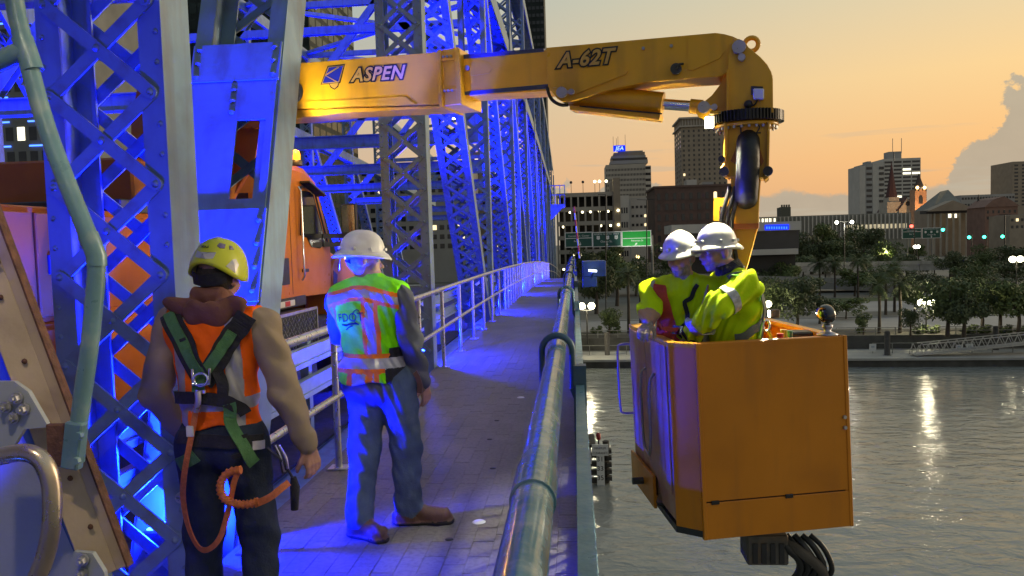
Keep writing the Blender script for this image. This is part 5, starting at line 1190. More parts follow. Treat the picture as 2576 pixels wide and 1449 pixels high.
# climbing helmet: dome with a waved rim, vents and reflective patches
def helmet1(P, c, Rm):
    c = np.array(c, float); n, m = 44, 16; X = lambda q: Vector(c + Rm @ np.array(q, float))
    def pt(t, k, off=0.0):
        """t azimuth (0 = front +y), k 0 crown .. 1 rim"""
        rim = -.018 - .030 * math.cos(2 * t) * (1 if abs(t) > math.pi / 2 else .3) * 1.0 + (.0)
        rim = -.020 + .022 * math.cos(2 * t)
        a = k * math.pi / 2; z = .128 * math.cos(a) ** .9 if k <= 1 else 0
        zz = rim + (.135 - rim) * math.cos(a); r = math.sin(a) ** .82
        b = 1 + .012 * math.cos(6 * t) * k; return X(((.113 + off) * r * math.sin(t) * b, -.008 + (.137 + off) * r * math.cos(t) * b, zz + off * math.cos(a)))
    mb = MB(); vs = [pt(2 * math.pi * j / n, i / m) for i in range(1, m + 1) for j in range(n)] + [pt(2 * math.pi * j / n, 1.0, -.010) for j in range(n)]
    fs = [(i * n + j, i * n + (j + 1) % n, (i + 1) * n + (j + 1) % n, (i + 1) * n + j) for i in range(m) for j in range(n)]
    vs.append(pt(0, 0)); fs += [(j, (j + 1) % n, len(vs) - 1) for j in range(n)]; mb.add(vs, fs, 0, True)
    h = mb.build('helmet', M_HHY, P.obj)
    def patch(name, m_, poly, off=.0025):
        q = [pt(math.pi + R(a), k, off) for a, k in poly]; mbb = MB(); nn = len(q); cen = pt(math.pi + R(sum(a for a, _ in poly) / nn), sum(k for _, k in poly) / nn, off + .002)
        mbb.add(q + [cen] + [pt(math.pi + R(a), k, -.004) for a, k in poly], [(i, (i + 1) % nn, nn) for i in range(nn)] + [(i, nn + 1 + i, nn + 1 + (i + 1) % nn, (i + 1) % nn) for i in range(nn)]); mbb.build(name, m_, h)
    M_RT = mat('reflective_patch', (.48, .47, .46), .35, .3, var=.1, scale=30)
    patch('rear_patch', M_RT, [(-24, .72), (-20, .86), (-6, .90), (8, .89), (22, .84), (25, .70), (10, .76), (-8, .76)])
    patch('top_patch', M_RT, [(-22, .14), (-12, .30), (-2, .31), (12, .30), (20, .14), (0, .1)])
    for s_ in (-1, 1):
        patch('vent', M_RT if s_ > 0 else mat('vent_dark', (.16, .13, .20), .4), [(s_ * 26, .46), (s_ * 22, .56), (s_ * 30, .60), (s_ * 40, .57), (s_ * 42, .46)]); patch('vent', M_RT if s_ > 0 else MATS['vent_dark'], [(s_ * 52, .46), (s_ * 52, .56), (s_ * 64, .52), (s_ * 60, .45)])
        patch('side_patch', M_RT, [(s_ * 46, .90), (s_ * 58, .74), (s_ * 66, .70), (s_ * 74, .78), (s_ * 66, .93)])
    A_ = pt(math.pi + R(-6), .665, .0035); Bq = pt(math.pi + R(7), .665, .0035); u = (Bq - A_).normalized(); v = Vector(Rm @ V3(0, .25, 1)); v -= u * v.dot(u); text('lettering', 'KASK', .0145, A_, u, v, M_DECAL, P.obj)
    return h
helmet1(p1_, np.array(hc) + hR @ V3(0, 0, .028), hR)
hbk = p1_.strap('helmet_cradle', [(-.07, -.05, 1.60), (.0, -.10, 1.585), (.085, -.06, 1.60)], .05, M_BLKC, .004, .008, p1_.dist, 14)

# ---- person in the lime vest, mid-walkway
f_l = at_z(906, 1350, 0); f_r = at_z(1030, 1318, 0); O2 = Vector(((f_l.x + f_r.x) / 2 - .01, 4.60, 0)); H2 = -14
R2 = np.array(Matrix.Rotation(R(-H2), 3, 'Z'))
def L2(px, py, dy=0.0): q = np.array(at_y(px, py, O2.y + dy)) - np.array(O2); return tuple(R2 @ q)
fl, fr = R2 @ (np.array(f_l) - np.array(O2)), R2 @ (np.array(f_r) - np.array(O2))
neck = (-.06, .02, 1.52); shl = (-.285, .0, 1.40); shr = (.150, -.02, 1.395)
hc2 = tuple(R2 @ (np.array(at_y(915, 655, 4.62)) - np.array(O2))); hR2 = rotm(-62, -8, 0)
t2 = std_torso((-.055, -.01, .95), (-.065, .03, 1.12), (-.068, .0, 1.31), neck, shl, shr, 1.24) + [('e', (-.06, .075, 1.08), (.17, .11, .16), 1, None), ('e', (-.06, -.035, .85), (.195, .14, .10), 1, None)]
a2 = arm(shl, (-.345, .10, 1.17), (-.26, .29, 1.02), 1, (.082, .068, .05)) + arm(shr, (.205, -.02, 1.145), (.245, .06, .885), 1, (.082, .066, .048))
kl = (fl + V3(-.10, 0, .90)) * .5 + V3(-.02, .02, .08); kr = (fr + V3(.10, 0, .90)) * .5 + V3(.01, .03, .08)
l2 = leg((-.115, 0, .88), tuple(V3(-.115, .02, .50) * .6 + V3(fl[0], fl[1], .50) * .4), (fl[0], fl[1], .13), 2, (.118, .092, .080)) + leg((.10, 0, .88), tuple(V3(.12, .03, .50) * .5 + V3(fr[0], fr[1], .50) * .5), (fr[0], fr[1], .13), 2, (.118, .092, .080))
l2 += boot((fl[0], fl[1], .15), tuple(fl + R2 @ V3(.14, -.07, -0.0)), 3, 1.05) + boot((fr[0] - .02, fr[1], .15), tuple(fr + R2 @ V3(.22, .02, 0)), 3, 1.08)
h2 = head_prims(hc2, hR2, True, 1.0) + [('c', neck, tuple(np.array(hc2) + V3(0, -.005, -.06)), .068, .062, 0)]
hd2 = hand_prims((.248, .066, .880), (.05, .12, -1), (-.9, .3, 0), .5, -1, 1.0) + hand_prims((-.26, .295, 1.015), (.5, .6, -.2), (.3, 0, -1), .5, 1, 1.0)
p2_ = Person('person in lime FDOT vest, white hard hat and blue jeans, walking away along the deck', O2, H2, [M_SKIN2, M_CHAR, M_JEAN2, M_LEATH, M_HAIRG, M_SOLE, M_BEARD], t2, a2, l2, h2, hd2, .0065, .007, (-.45, -.36, -.01), (.52, .50, 1.84))
p2_.obj['label'] = 'person in lime-green vest, white hard hat and blue jeans standing mid-walkway, seen from behind'
def vest2(P):
    d = p2_.torso_d(P); x, y, z = P.T; x = x + .055; n_ = np.sqrt((x + .015) ** 2 + (y - .02) ** 2)
    return np.maximum.reduce([d - .020, z - (1.550 - .42 * np.maximum(0, np.abs(x) - .07)), (.895 + .012 * np.sin(21 * x)) - z, np.maximum(.098 - n_, z - 1.475) * 0 - 1, np.abs(x + .015) - .245])
def vtag2(V):
    x, y, z = V.T; x = x + .070; t = np.zeros(len(V), int); bk = y < .06
    t[(x > .03) & (x < .055)] = 1; t[(x >= .055) & (x < .105)] = 2; t[(x >= .105) & (x < .13)] = 1
    t[(x < -.165) & (x > -.185)] = 1; t[(x <= -.185) & (x > -.215)] = 2; t[x <= -.215] = 1
    zz = z + .25 * np.maximum(0, np.abs(x) - .05); t[(zz > 1.385) & (zz < 1.41)] = 1; t[(zz >= 1.41) & (zz < 1.455)] = 2; t[(zz >= 1.455) & (zz < 1.48)] = 1; t[zz >= 1.48] = 0
    t[(z > 1.045) & (z < 1.07)] = 1; t[(z > .985) & (z <= 1.045)] = 2; t[(z > .955) & (z <= .985)] = 1
    lowb = z <= .955; t[lowb & ((np.abs(x - .01) < .085))] = 1; t[lowb & (np.abs(x - .01) < .045)] = 2
    t[(x > .165) & (z < 1.10)] = 3; t[(x > .165) & (z > .985) & (z <= 1.045)] = 2
    return t
p2_.shell('vest', vest2, (-.38, -.32, .86), (.30, .34, 1.58), .0065, vtag2, [M_LIMEV, M_CORAL, M_SILV, M_BLKC])
def project_text(P, body, size, pos, fn, m, off, name='lettering', tilt=0.0):
    o = text(name, body, size, pos, (math.cos(tilt), 0, math.sin(tilt)), (-math.sin(tilt), 0, math.cos(tilt)), m, P.obj, extrude=0)
    me = o.data; co = np.empty(len(me.vertices) * 3); me.vertices.foreach_get('co', co); co = co.reshape(-1, 3); Q = co.copy(); Q[:, 1] = -.5
    for _ in range(40): Q[:, 1] += (fn(Q) - fold(Q, P.famp)) * .8
    Q[:, 1] -= off; me.vertices.foreach_set('co', Q.ravel()); me.update(); return o
M_LOGO = mat('vest_print', (.006, .010, .012), .8, spec=.05)
project_text(p2_, 'FDOT', .072, (-.205, -.4, 1.265), vest2, M_LOGO, .012, tilt=.06)
lo_ = [(-.195 + .012 * i, -.4, 1.225 + .028 * math.sin(i / 12 * 1.6)) for i in range(13)]
p2_.strap('logo_swoosh', [(x, -.2, z) for x, _, z in lo_], .009, M_LOGO, .002, .001, vest2, 20)
p2_.strap('logo_swoosh', [(x + .01, -.2, z - .014) for x, _, z in lo_[:8]], .006, M_LOGO, .002, .001, vest2, 16)
p2_.strap('logo_ring', [(.0 + .028 * math.cos(t) - .067, -.2, 1.300 + .045 * math.sin(t)) for t in [2 * math.pi * i / 20 for i in range(17)]], .005, M_LOGO, .002, .001, vest2, 30)
hard_hat(p2_, hc2, hR2 @ rotm(0, 4, 0), 1.05); eyes(p2_, hc2, hR2)
MB().tube([Vector(np.array(hc2) + hR2 @ V3(.0, -.10, -.01)), Vector(np.array(hc2) + hR2 @ V3(.06, -.075, -.015))], .014, 8).build('ratchet_band', M_BLKC, p2_.obj)
p2_.strap('radio_pouch', [(.185, .0, .93), (.20, .02, .83)], .07, M_LEATH, .01, .03, p2_.core, 6)

# ---- two people in the basket
FZ0 = (T_[2] + dv * .955).z + .005
O3 = at_y(1722, 900, 5.04); O3 = Vector((O3.x, O3.y, FZ0)); H3 = 180 - 24
R3 = np.array(Matrix.Rotation(R(-H3), 3, 'Z'))
def L3(px, py, dy=0.0): q = np.array(at_y(px, py, O3.y + dy)) - np.array(O3); return tuple(R3 @ q)
def person3():
    hc = np.array(L3(1712, 648, -.06)); hR = rotm(-6, -6, 3); zs = hc[2]
    neck = (hc[0] * .5, hc[1] * .45 - .01, zs - .11); shl = (-.21, -.01, zs - .215); shr = (.215, .01, zs - .215)
    sc_ = (zs - .2) / 1.42
    t = std_torso((0, -.02, .93 * sc_), (0, .02, 1.10 * sc_), (0, .0, 1.27 * sc_), neck, shl, shr, 1.12) + [('e', (0, .07, 1.05 * sc_), (.15, .11, .16), 1, None)]
    # picture left = his right
    elr = L3(1634, 772, -.08); wrr = L3(1630, 812, -.22)
    def nearest(a, b): return a
    xs = 1 if elr[0] > 0 else -1
    A = arm(shr if xs > 0 else shl, elr, wrr, 1, (.078, .070, .040), 0); B_ = arm(shl if xs > 0 else shr, (-xs * .27, .08, zs - .46), (-xs * .16, .27, zs - .62), 1, (.078, .066, .044), 0)
    A.insert(1, ('c', tuple(np.array(elr) * .9 + np.array(shr if xs > 0 else shl) * .1), tuple(np.array(elr) * .70 + np.array(wrr) * .30), .072, .066, 1))
    Lg = leg((-.09, 0, .90 * sc_), (-.09, .03, .5), (-.08, 0, .12)) + leg((.09, 0, .90 * sc_), (.09, .03, .5), (.08, 0, .12)) + boot((-.08, 0, .12), (-.10, .14, 0)) + boot((.08, 0, .12), (.10, .14, 0))
    H = head_prims(hc, hR) + [('c', neck, tuple(hc + V3(0, -.02, -.07)), .066, .060, 0)]
    dirn = np.array(L3(1627, 828, -.26)) - np.array(wrr)
    Hd = hand_prims(wrr, tuple(dirn + V3(0, .05, 0)), (0, .3, -.8), .9, xs, 1.05) + hand_prims((-xs * .16, .275, zs - .625), (xs * .3, .4, -.8), (xs * .6, 0, .2), .6, -xs, 1.0)
    P = Person('person in yellow shirt and red vest leaning on the basket rim', O3, H3, [M_SKIN2, M_LIME, M_JEANS, M_LEATH, M_HAIRG, M_SOLE, M_BEARD], t, A, Lg, H, Hd, .009, .0068, (-.50, -.36, -.01), (.50, .55, 1.92), beard=(hc, hR, -.040))
    def vest(Q):
        d = P.torso_d(Q); x, y, z = Q.T; gap = .035 + .55 * np.maximum(0, z - (zs - .48)) * (z < zs - .1)
        return np.maximum.reduce([d - .014, z - (zs - .145), (zs - .60) - z, np.abs(x) - .185, np.where(y > 0, .055 + .12 * np.clip((z - zs + .55) / .4, 0, 1) - np.abs(x + .01), -1)])
    P.shell('vest', vest, (-.27, -.26, zs - .68), (.27, .28, zs - .08), .0065, lambda V: np.where((np.abs(np.abs(V[:, 0]) - .165) < .018), 1, 0), [M_REDC, M_SILV])
    fn = lambda Q: np.minimum(P.dist(Q), vest(Q)); F_ = .30
    P.strap('harness_strap', [(.12 * xs, .10, zs - .17), (.09 * xs, F_, zs - .36), (.02 * xs, F_, zs - .52), (-.05 * xs, F_, zs - .66)], .085, M_REDC, .012, .006, P.torso_d)
    P.strap('harness_strap', [(-.12 * xs, .10, zs - .17), (-.09 * xs, F_, zs - .34), (-.07 * xs, F_, zs - .62)], .028, M_BLKC, .014, .005, P.torso_d)
    P.strap('chest_strap', [(.06 * xs, F_, zs - .42), (-.08 * xs, F_, zs - .41)], .042, M_REDC, .020, .006, fn, 10)
    P.strap('buckle', [(-.065 * xs, F_, zs - .41), (-.10 * xs, F_, zs - .41)], .055, M_CHROME, .026, .006, fn, 5)
    P.strap('waist_belt', [(.20 * xs, .05, zs - .66), (.0, F_, zs - .67), (-.20 * xs, .05, zs - .66)], .09, M_BLKC, .010, .010, P.torso_d)
    hard_hat(P, hc, hR @ rotm(0, -2, 0), .98); eyes(P, hc, hR)
    return P
p3_ = person3()
O4 = at_y(1838, 900, 4.91); O4 = Vector((O4.x, O4.y, FZ0)); H4 = 90 + 12
R4 = np.array(Matrix.Rotation(R(-H4), 3, 'Z'))
def L4(px, py, dy=0.0): q = np.array(at_y(px, py, O4.y + dy)) - np.array(O4); return tuple(R4 @ q)
def person4():
    hc = np.array(L4(1800, 634, .0)); hR = rotm(16, -6, 0); zs = hc[2]
    neck = (hc[0] * .6, hc[1] - .075, zs - .10); cy = hc[1]
    # his left arm is on the camera's side
    shL = (-.205, cy - .11, zs - .205); shR = (.20, cy - .10, zs - .21)
    t = std_torso((0, -.06, .93), (0, -.04, zs - .50), (0, cy - .13, zs - .34), neck, shL, shR, 1.10) + [('e', (0, .02, zs - .52), (.145, .12, .16), 1, None), ('e', (0, cy - .17, zs - .28), (.15, .09, .16), 1, None)]
    el = L4(1800, 775, -.30); wr = L4(1738, 846, -.12)
    A = arm(shL, el, wr, 1, (.082, .072, .050), 1) + arm(shR, (.24, cy + .05, zs - .45), (.10, cy + .22, zs - .62), 1, (.082, .072, .050), 1)
    A += [('c', tuple(np.array(el) * .95 + np.array(shL) * .05), tuple(np.array(el) * .5 + np.array(wr) * .5), .078, .074, 1)]
    Lg = leg((-.10, -.06, .90), (-.12, -.02, .5), (-.13, -.05, .12)) + leg((.10, -.06, .90), (.12, -.02, .5), (.13, -.05, .12)) + boot((-.13, -.05, .12), (-.16, .12, 0)) + boot((.13, -.05, .12), (.16, .12, 0))
    H = head_prims(hc, hR) + [('c', neck, tuple(hc + V3(0, -.02, -.06)), .064, .058, 0)]
    Hd = hand_prims(wr, tuple(np.array(L4(1715, 862, -.10)) - np.array(wr)), (0, .2, -1), .7, -1, 1.05) + hand_prims((.10, cy + .225, zs - .625), (-.4, .6, -.5), (0, 0, -1), .5, -1, 1.0)
    P = Person('person in yellow shirt and grey harness facing the river wall of the basket, wide-brim hard hat', O4, H4, [M_SKIN, M_LIME, M_JEANS, M_LEATH, M_HAIRG, M_SOLE, M_BEARD], t, A, Lg, H, Hd, .010, .0068, (-.50, -.45, -.01), (.50, .55, 1.95), beard=(hc, hR, -.052))
    P.obj['label'] = 'person in yellow shirt with silver arm bands and grey harness, turned sideways in the basket'
    e, w = np.array(el), np.array(wr); s_ = np.array(shL); fn = P.dist
    def cuff(a, b, f, r0, name, m, wd):
        c = a * (1 - f) + b * f; ax = (b - a) / np.linalg.norm(b - a); u = np.cross(ax, V3(0, 0, 1)); u /= np.linalg.norm(u); v = np.cross(ax, u)
        P.strap(name, [tuple(c + (u * math.cos(t) + v * math.sin(t)) * r0) for t in [2 * math.pi * i / 24 for i in range(25)]], wd, m, .002, .004, fn, 40)
    M_HEX = mat('segmented_silver', (.42, .42, .43), .35, .3, var=.35, scale=40)
    cuff(s_, e, .62, .09, 'arm_band', M_HEX, .055); cuff(e, w, .62, .08, 'arm_band', M_HEX, .055)
    cuff(e, w, .93, .06, 'cuff', M_BLKC, .03)
    P.strap('shoulder_strap', [(-.15, cy + .0, zs - .15), (-.17, cy - .14, zs - .17), (-.17, cy - .22, zs - .30), (-.16, -.22, zs - .44), (-.16, -.20, zs - .60)], .048, M_GRYW, .012, .007, fn)
    P.strap('shoulder_strap', [(-.19, cy - .02, zs - .18), (-.20, cy - .12, zs - .20), (-.19, cy - .19, zs - .30)], .02, M_LGRN, .016, .006, fn, 16)
    P.strap('side_strap', [(-.16, -.22, zs - .42), (-.22, -.08, zs - .47), (-.21, .05, zs - .53)], .05, M_GRYW, .010, .006, fn)
    P.strap('hip_strap', [(-.16, -.22, zs - .44), (-.20, -.14, zs - .56), (-.21, -.08, zs - .72)], .048, M_LGRN, .012, .007, fn)
    P.strap('waist_belt', [(.0, -.30, zs - .64), (-.20, -.12, zs - .66), (-.21, .02, zs - .66), (-.12, .16, zs - .66)], .10, M_GRYW, .010, .012, fn)
    P.strap('belt_strap', [(.0, -.30, zs - .645), (-.20, -.12, zs - .665), (-.21, .02, zs - .665), (-.12, .16, zs - .665)], .03, M_BLKC, .024, .005, fn)
    P.strap('collar_pad', [(-.06, cy + .03, zs - .13), (-.075, cy - .08, zs - .10), (0, cy - .15, zs - .10), (.075, cy - .08, zs - .10)], .06, M_BLKC, .010, .018, fn)
    P.strap('silver_tape', [(-.16, -.12, zs - .60), (-.17, .06, zs - .60), (-.08, .14, zs - .60)], .05, M_SILV, .005, .003, fn)
    q = Vector(P.snap([(-.15, -.24, zs - .42)], fn, .02)[0][0]); MB().tube([q + Vector((0, -.02 + .022 * math.cos(t_), -.03 + .034 * math.sin(t_))) for t_ in [2 * math.pi * i / 14 for i in range(15)]], .007, 8).build('d_ring', M_CHROME, P.obj)
    ribbon(P.obj, 'lanyard', [q + Vector(v) for v in ((0, -.03, -.06), (-.02, -.06, -.16), (-.03, -.05, -.26), (-.04, -.02, -.36))], .035, M_YEL, .008)
    hard_hat(P, hc, hR @ rotm(0, 5, 0), 1.02); eyes(P, hc, hR, True)
    return P
p4_ = person4()
# ------------------------------------------------------------------ river, far bank and city
WZ, QZ, GZ = -13.0, -12.0, -10.5
def water_mat():
    m = bpy.data.materials.new('river_water'); m.use_nodes = True; N = m.node_tree.nodes; L = m.node_tree.links; p = N['Principled BSDF']
    p.inputs['Base Color'].default_value = (.25, .265, .245, 1); p.inputs['Roughness'].default_value = .08; p.inputs['IOR'].default_value = 1.33; p.inputs['Specular IOR Level'].default_value = .9
    g = N.new('ShaderNodeTexCoord'); prev = None
    for sc, det, st, sy in ((.55, 4, .34, 1.9), (2.3, 4, .22, 1.6), (.07, 2, .45, 1.3)):
        mp = N.new('ShaderNodeMapping'); mp.inputs['Scale'].default_value = (sc, sc * sy, sc); mp.inputs['Rotation'].default_value = (0, 0, .35); L.new(g.outputs['Object'], mp.inputs[0])
        n = N.new('ShaderNodeTexNoise'); n.inputs['Scale'].default_value = 1; n.inputs['Detail'].default_value = det; n.inputs['Distortion'].default_value = .6; L.new(mp.outputs[0], n.inputs['Vector'])
        b = N.new('ShaderNodeBump'); b.inputs['Strength'].default_value = st; b.inputs['Distance'].default_value = .18 / max(sc, .3); L.new(n.outputs['Fac'], b.inputs['Height'])
        if prev: L.new(prev, b.inputs['Normal'])
        prev = b.outputs[0]
    L.new(prev, p.inputs['Normal']); return m
W1, W2 = at_z(1465, 926, WZ), at_z(2576, 922, WZ); BU2 = (W2 - W1); BU2.z = 0; BU2.normalize(); BN2 = Vector((-BU2.y, BU2.x, 0))
def bk_pt(s, d, z): q = W1 + BU2 * s + BN2 * d; return Vector((q.x, q.y, z))
tag(MB().quad(bk_pt(-400, 1, WZ), bk_pt(500, 1, WZ), bk_pt(500, -330, WZ), bk_pt(-400, -330, WZ)).build('river', water_mat(), loc=(0, 0, WZ)), kind='structure')
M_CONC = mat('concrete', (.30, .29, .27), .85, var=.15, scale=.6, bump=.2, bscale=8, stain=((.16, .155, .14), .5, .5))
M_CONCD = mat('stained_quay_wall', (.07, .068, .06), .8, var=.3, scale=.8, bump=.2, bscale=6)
M_GRASS = mat('lawn', (.055, .085, .025), .95, var=.3, scale=.35, bump=.4, bscale=9)
M_GRND = mat('ground_paving', (.15, .148, .125), .9, var=.2, scale=.08, bump=.1)
def strip(name, m, d0, d1, z, s0=-420, s1=620, parent=None, kind='structure'):
    o = MB().quad(bk_pt(s0, d0, z), bk_pt(s1, d0, z), bk_pt(s1, d1, z), bk_pt(s0, d1, z)).build(name, m, parent, loc=None if parent else (0, 0, z)); o['kind'] = kind; return o
def slab_bk(name, m, d0, d1, z0, z1, s0=-420, s1=620):
    P = [bk_pt(s, d, z) for z in (z0, z1) for s, d in ((s0, d0), (s1, d0), (s1, d1), (s0, d1))]
    return MB().add(P, [(3, 2, 1, 0), (4, 5, 6, 7), (0, 1, 5, 4), (1, 2, 6, 5), (2, 3, 7, 6), (3, 0, 4, 7)]).build(name, m, loc=(0, 0, z0))
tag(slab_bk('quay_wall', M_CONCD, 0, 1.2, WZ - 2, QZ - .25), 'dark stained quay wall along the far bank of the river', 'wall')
q = slab_bk('quay_path', mat('quay_cap', (.34, .33, .30), .8, var=.12, scale=.5), -.25, 8, QZ - .25, QZ); tag(q, kind='structure')
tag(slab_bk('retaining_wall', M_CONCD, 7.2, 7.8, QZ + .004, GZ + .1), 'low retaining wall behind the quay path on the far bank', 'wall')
MB().quad(bk_pt(-1500, 7.5, GZ), bk_pt(2500, 7.5, GZ), bk_pt(4500, 3500, GZ), bk_pt(-3500, 3500, GZ)).build('ground', M_GRND, loc=(0, 0, GZ)); tag(bpy.data.objects['ground'], kind='structure')
strip('lawn', mat('mulch_bed', (.06, .055, .04), .95, var=.3, scale=.5), 7.9, 14, GZ + .004)
strip('road', mat('road_grey', (.32, .31, .29), .85, var=.12, scale=.2), 15, 29, GZ + .008)
strip('kerb', M_CONC, 29, 30, GZ + .10); strip('lawn', M_GRASS, 30, 37, GZ + .012, 55, 620); strip('lawn', M_GRASS, 58, 66, GZ + .012, 10, 90)
strip('road', MATS['road_grey'], 38, 57, GZ + .016, 30, 320)
# quay fence: rails and posts
def fence(label, s0, s1, d, z, h, n, m):
    t = thing('quay_fence', label, 'fence', bk_pt(s0, d, z))
    for hh in (.45, h): MB().bar(bk_pt(s0, d, z + hh), bk_pt(s1, d, z + hh), .07, .07).build('rail', m, t)
    for k in range(n + 1): MB().bar(bk_pt(s0 + (s1 - s0) * k / n, d, z), bk_pt(s0 + (s1 - s0) * k / n, d, z + h), .07, .07, up=(0, 1, 0)).build('post', m, t)
    return t
M_FEN = mat('fence_grey', (.24, .24, .22), .6, .3, var=.15)
fence('long grey rail fence on the quay under the gangway', 33, 75, 3.6, QZ, 1.15, 20, M_FEN); fence('grey rail fence on the quay left of the work basket', -6, 14, 3.6, QZ, 1.15, 9, M_FEN)
fence('grey rail fence on top of the retaining wall, right of the basket', 30, 70, 7.6, GZ + .1, .9, 18, M_FEN); fence('grey rail fence on the retaining wall left of the basket', -6, 14, 7.6, GZ + .1, .9, 8, M_FEN)
def on(px, py, z): return at_z(px, py, z)
for px, py, lab in ((1528, 893, 'dark timber mooring pile left of the basket'), (2232, 893, 'dark timber mooring pile at the quay right of the basket'), (2505, 880, 'dark timber mooring pile behind the gangway at right')):
    p = on(px, py, QZ); tag(MB().lathe([(0, 2.75), (.24, 2.7), (.30, 2.6), (.31, 0), (.5, 0), (.5, -.05)], p, 12).build('mooring_pile', mat('pile_timber', (.055, .05, .045), .8, var=.3)), lab, 'pile', 'mooring piles on the quay')
for px, lab in ((2193, 'white notice board on the quay fence beside the pile'), (2436, 'white notice on the gangway side, larger of two'), (2410, 'white notice on the gangway side, smaller of two')):
    p = on(px, 890, QZ); t = thing('notice_board', lab, 'sign', p); MB().box(p + Vector((0, -.3, .75)), (.75, .05, .85 if px != 2410 else .6)).build('board', M_WHITE, t); MB().box(p + Vector((0, -.331, .85)), (.35, .01, .2)).build('print', mat('notice_print', (.35, .4, .45), .6), t)
# gangway truss
ga, gb = on(2296, 896, QZ) + Vector((0, -.5, .15)), on(2640, 886, QZ) + Vector((0, -1.5, 1.4)); M_ALU = mat('aluminium', (.42, .42, .40), .45, .5, var=.1)
t = thing('gangway', 'aluminium truss gangway ramp rising to the right on the quay', 'gangway', ga); gd = (gb - ga); gl = gd.length; gd.normalize()
for w_ in (0, 1.5):
    o_ = Vector((0, w_, 0)); MB().bar(ga + o_, gb + o_, .12, .12).build('bottom_chord', M_ALU, t); MB().bar(ga + o_ + gd * .9 + Vector((0, 0, 1.1)), gb + o_ + Vector((0, 0, 1.1)), .10, .10).build('top_chord', M_ALU, t)
    n = 16
    for k in range(n):
        a, b, c = ga + o_ + gd * gl * k / n, ga + o_ + gd * gl * (k + .5) / n + Vector((0, 0, 1.1)), ga + o_ + gd * gl * (k + 1) / n
        MB().bar(a, b, .06, .06).build('web_bar', M_ALU, t); MB().bar(b, c, .06, .06).build('web_bar', M_ALU, t)
MB().bar(ga + Vector((0, .75, .06)), gb + Vector((0, .75, .06)), 1.4, .06).build('deck', M_CONC, t)

# ---- buildings
RB = random.Random(3)
M_WIN = mat('window_glass', (.03, .033, .038), .15, var=.2, scale=.3); M_WINL = glow('lit_window', (1, .78, .42), 1.3); M_WINW = glow('lit_window_white', (1, .92, .66), 1.6)
def X_at(px, y, py=600): return at_y(px, py, y).x
def Z_at(px, py, y): return at_y(px, py, y).z
def bld(name, label, x0, x1, top, y, th, m, rows=0, cols=0, ww=.6, wh=.6, z0=None, z1=None, lit=0.0, parts=True, band=None, litm=None, sidewin=0, cap=0.0, zb=GZ, wm=None, arch=False):
    X0, X1, Z = X_at(x0, y), X_at(x1, y), Z_at((x0 + x1) / 2, top, y)
    t = thing(name, label, 'building', ((X0 + X1) / 2, y + th / 2, zb))
    MB().bbox((X0, y, zb), (X1, y + th, Z)).build('wall', m, t)
    if cap: MB().bbox((X0 - cap, y - cap, Z), (X1 + cap, y + th, Z + cap * 1.4)).build('cornice', m, t)
    MB().bbox((X0 + th * .1, y + th * .3, Z), (X1 - th * .1, y + th * .9, Z + .25)).build('roof', M_CONC, t)
    Za = Z_at(x0, z0, y) if z0 else zb + 2; Zb = Z_at(x0, z1, y) if z1 else Z - 1
    if rows:
        cw, ch = (X1 - X0) / cols, (Zb - Za) / rows; w, h = cw * ww, ch * wh
        pane = MB()
        if arch: pane.prism([(-w / 2, -h / 2), (w / 2, -h / 2), (w / 2, h * .36)] + [(w / 2 * math.cos(a), h * .36 + h * .14 * math.sin(a)) for a in (.6, 1.2, 1.57, 1.94, 2.54)] + [(-w / 2, h * .36)], (0, -.06, 0), (1, 0, 0), (0, 0, 1), (0, 1, 0), .1)
        else: pane.box((0, 0, 0), (w, .12, h))
        meshes = [pane.mesh('window', (0, 0, 0), (q,)) for q in (wm or M_WIN, litm or M_WINL)]
        dark, litb = MB(), MB()
        for r in range(rows):
            for c in range(cols):
                p = Vector((X0 + cw * (c + .5), y - .01, Za + ch * (r + .5))); L_ = RB.random() < lit
                if parts:
                    o = bpy.data.objects.new('window', meshes[1 if L_ else 0]); COL.objects.link(o); o.parent = t; o.location = p - wl(t)
                else: (litb if L_ else dark).box(p, (w, .12, h))
        for b_, mm in ((dark, wm or M_WIN), (litb, litm or M_WINL)):
            if b_.v: tag(b_.build('window', mm, t), kind='stuff')
        if sidewin:
            sd = MB(); n = sidewin; xs = X1 if (X0 + X1) / 2 < 0 else X0
            for r in range(rows):
                for c in range(n): sd.box((xs, y + th * (c + .5) / n, Za + ch * (r + .5)), (.12, th / n * ww, h))
            tag(sd.build('window', wm or M_WIN, t), kind='stuff')
    return t, X0, X1, Z
M_B1 = mat('beige_facade', (.46, .41, .34), .85, var=.08, scale=.15); M_B2 = mat('brown_brick', (.12, .075, .062), .9, var=.2, scale=.5, bump=.2, bscale=4); M_B3 = mat('pale_facade', (.55, .52, .46), .85, var=.08, scale=.2)
M_B4 = mat('grey_facade', (.36, .35, .33), .85, var=.1, scale=.15); M_B5 = mat('tan_brick', (.33, .27, .20), .9, var=.12, scale=.3); M_DKG = mat('dark_glass_tower', (.018, .026, .026), .6, var=.3, scale=.2, spec=.2); M_MULL = mat('mullion', (.10, .13, .12), .6)
M_ROOFD = mat('dark_roof', (.045, .042, .042), .8); M_ROOFR = mat('red_roof', (.085, .04, .038), .8); M_CREAM = mat('cream_stone', (.42, .39, .32), .85, var=.1, scale=.4); M_LITST = mat('warm_stone', (.40, .24, .15), .85, var=.15, scale=.8)
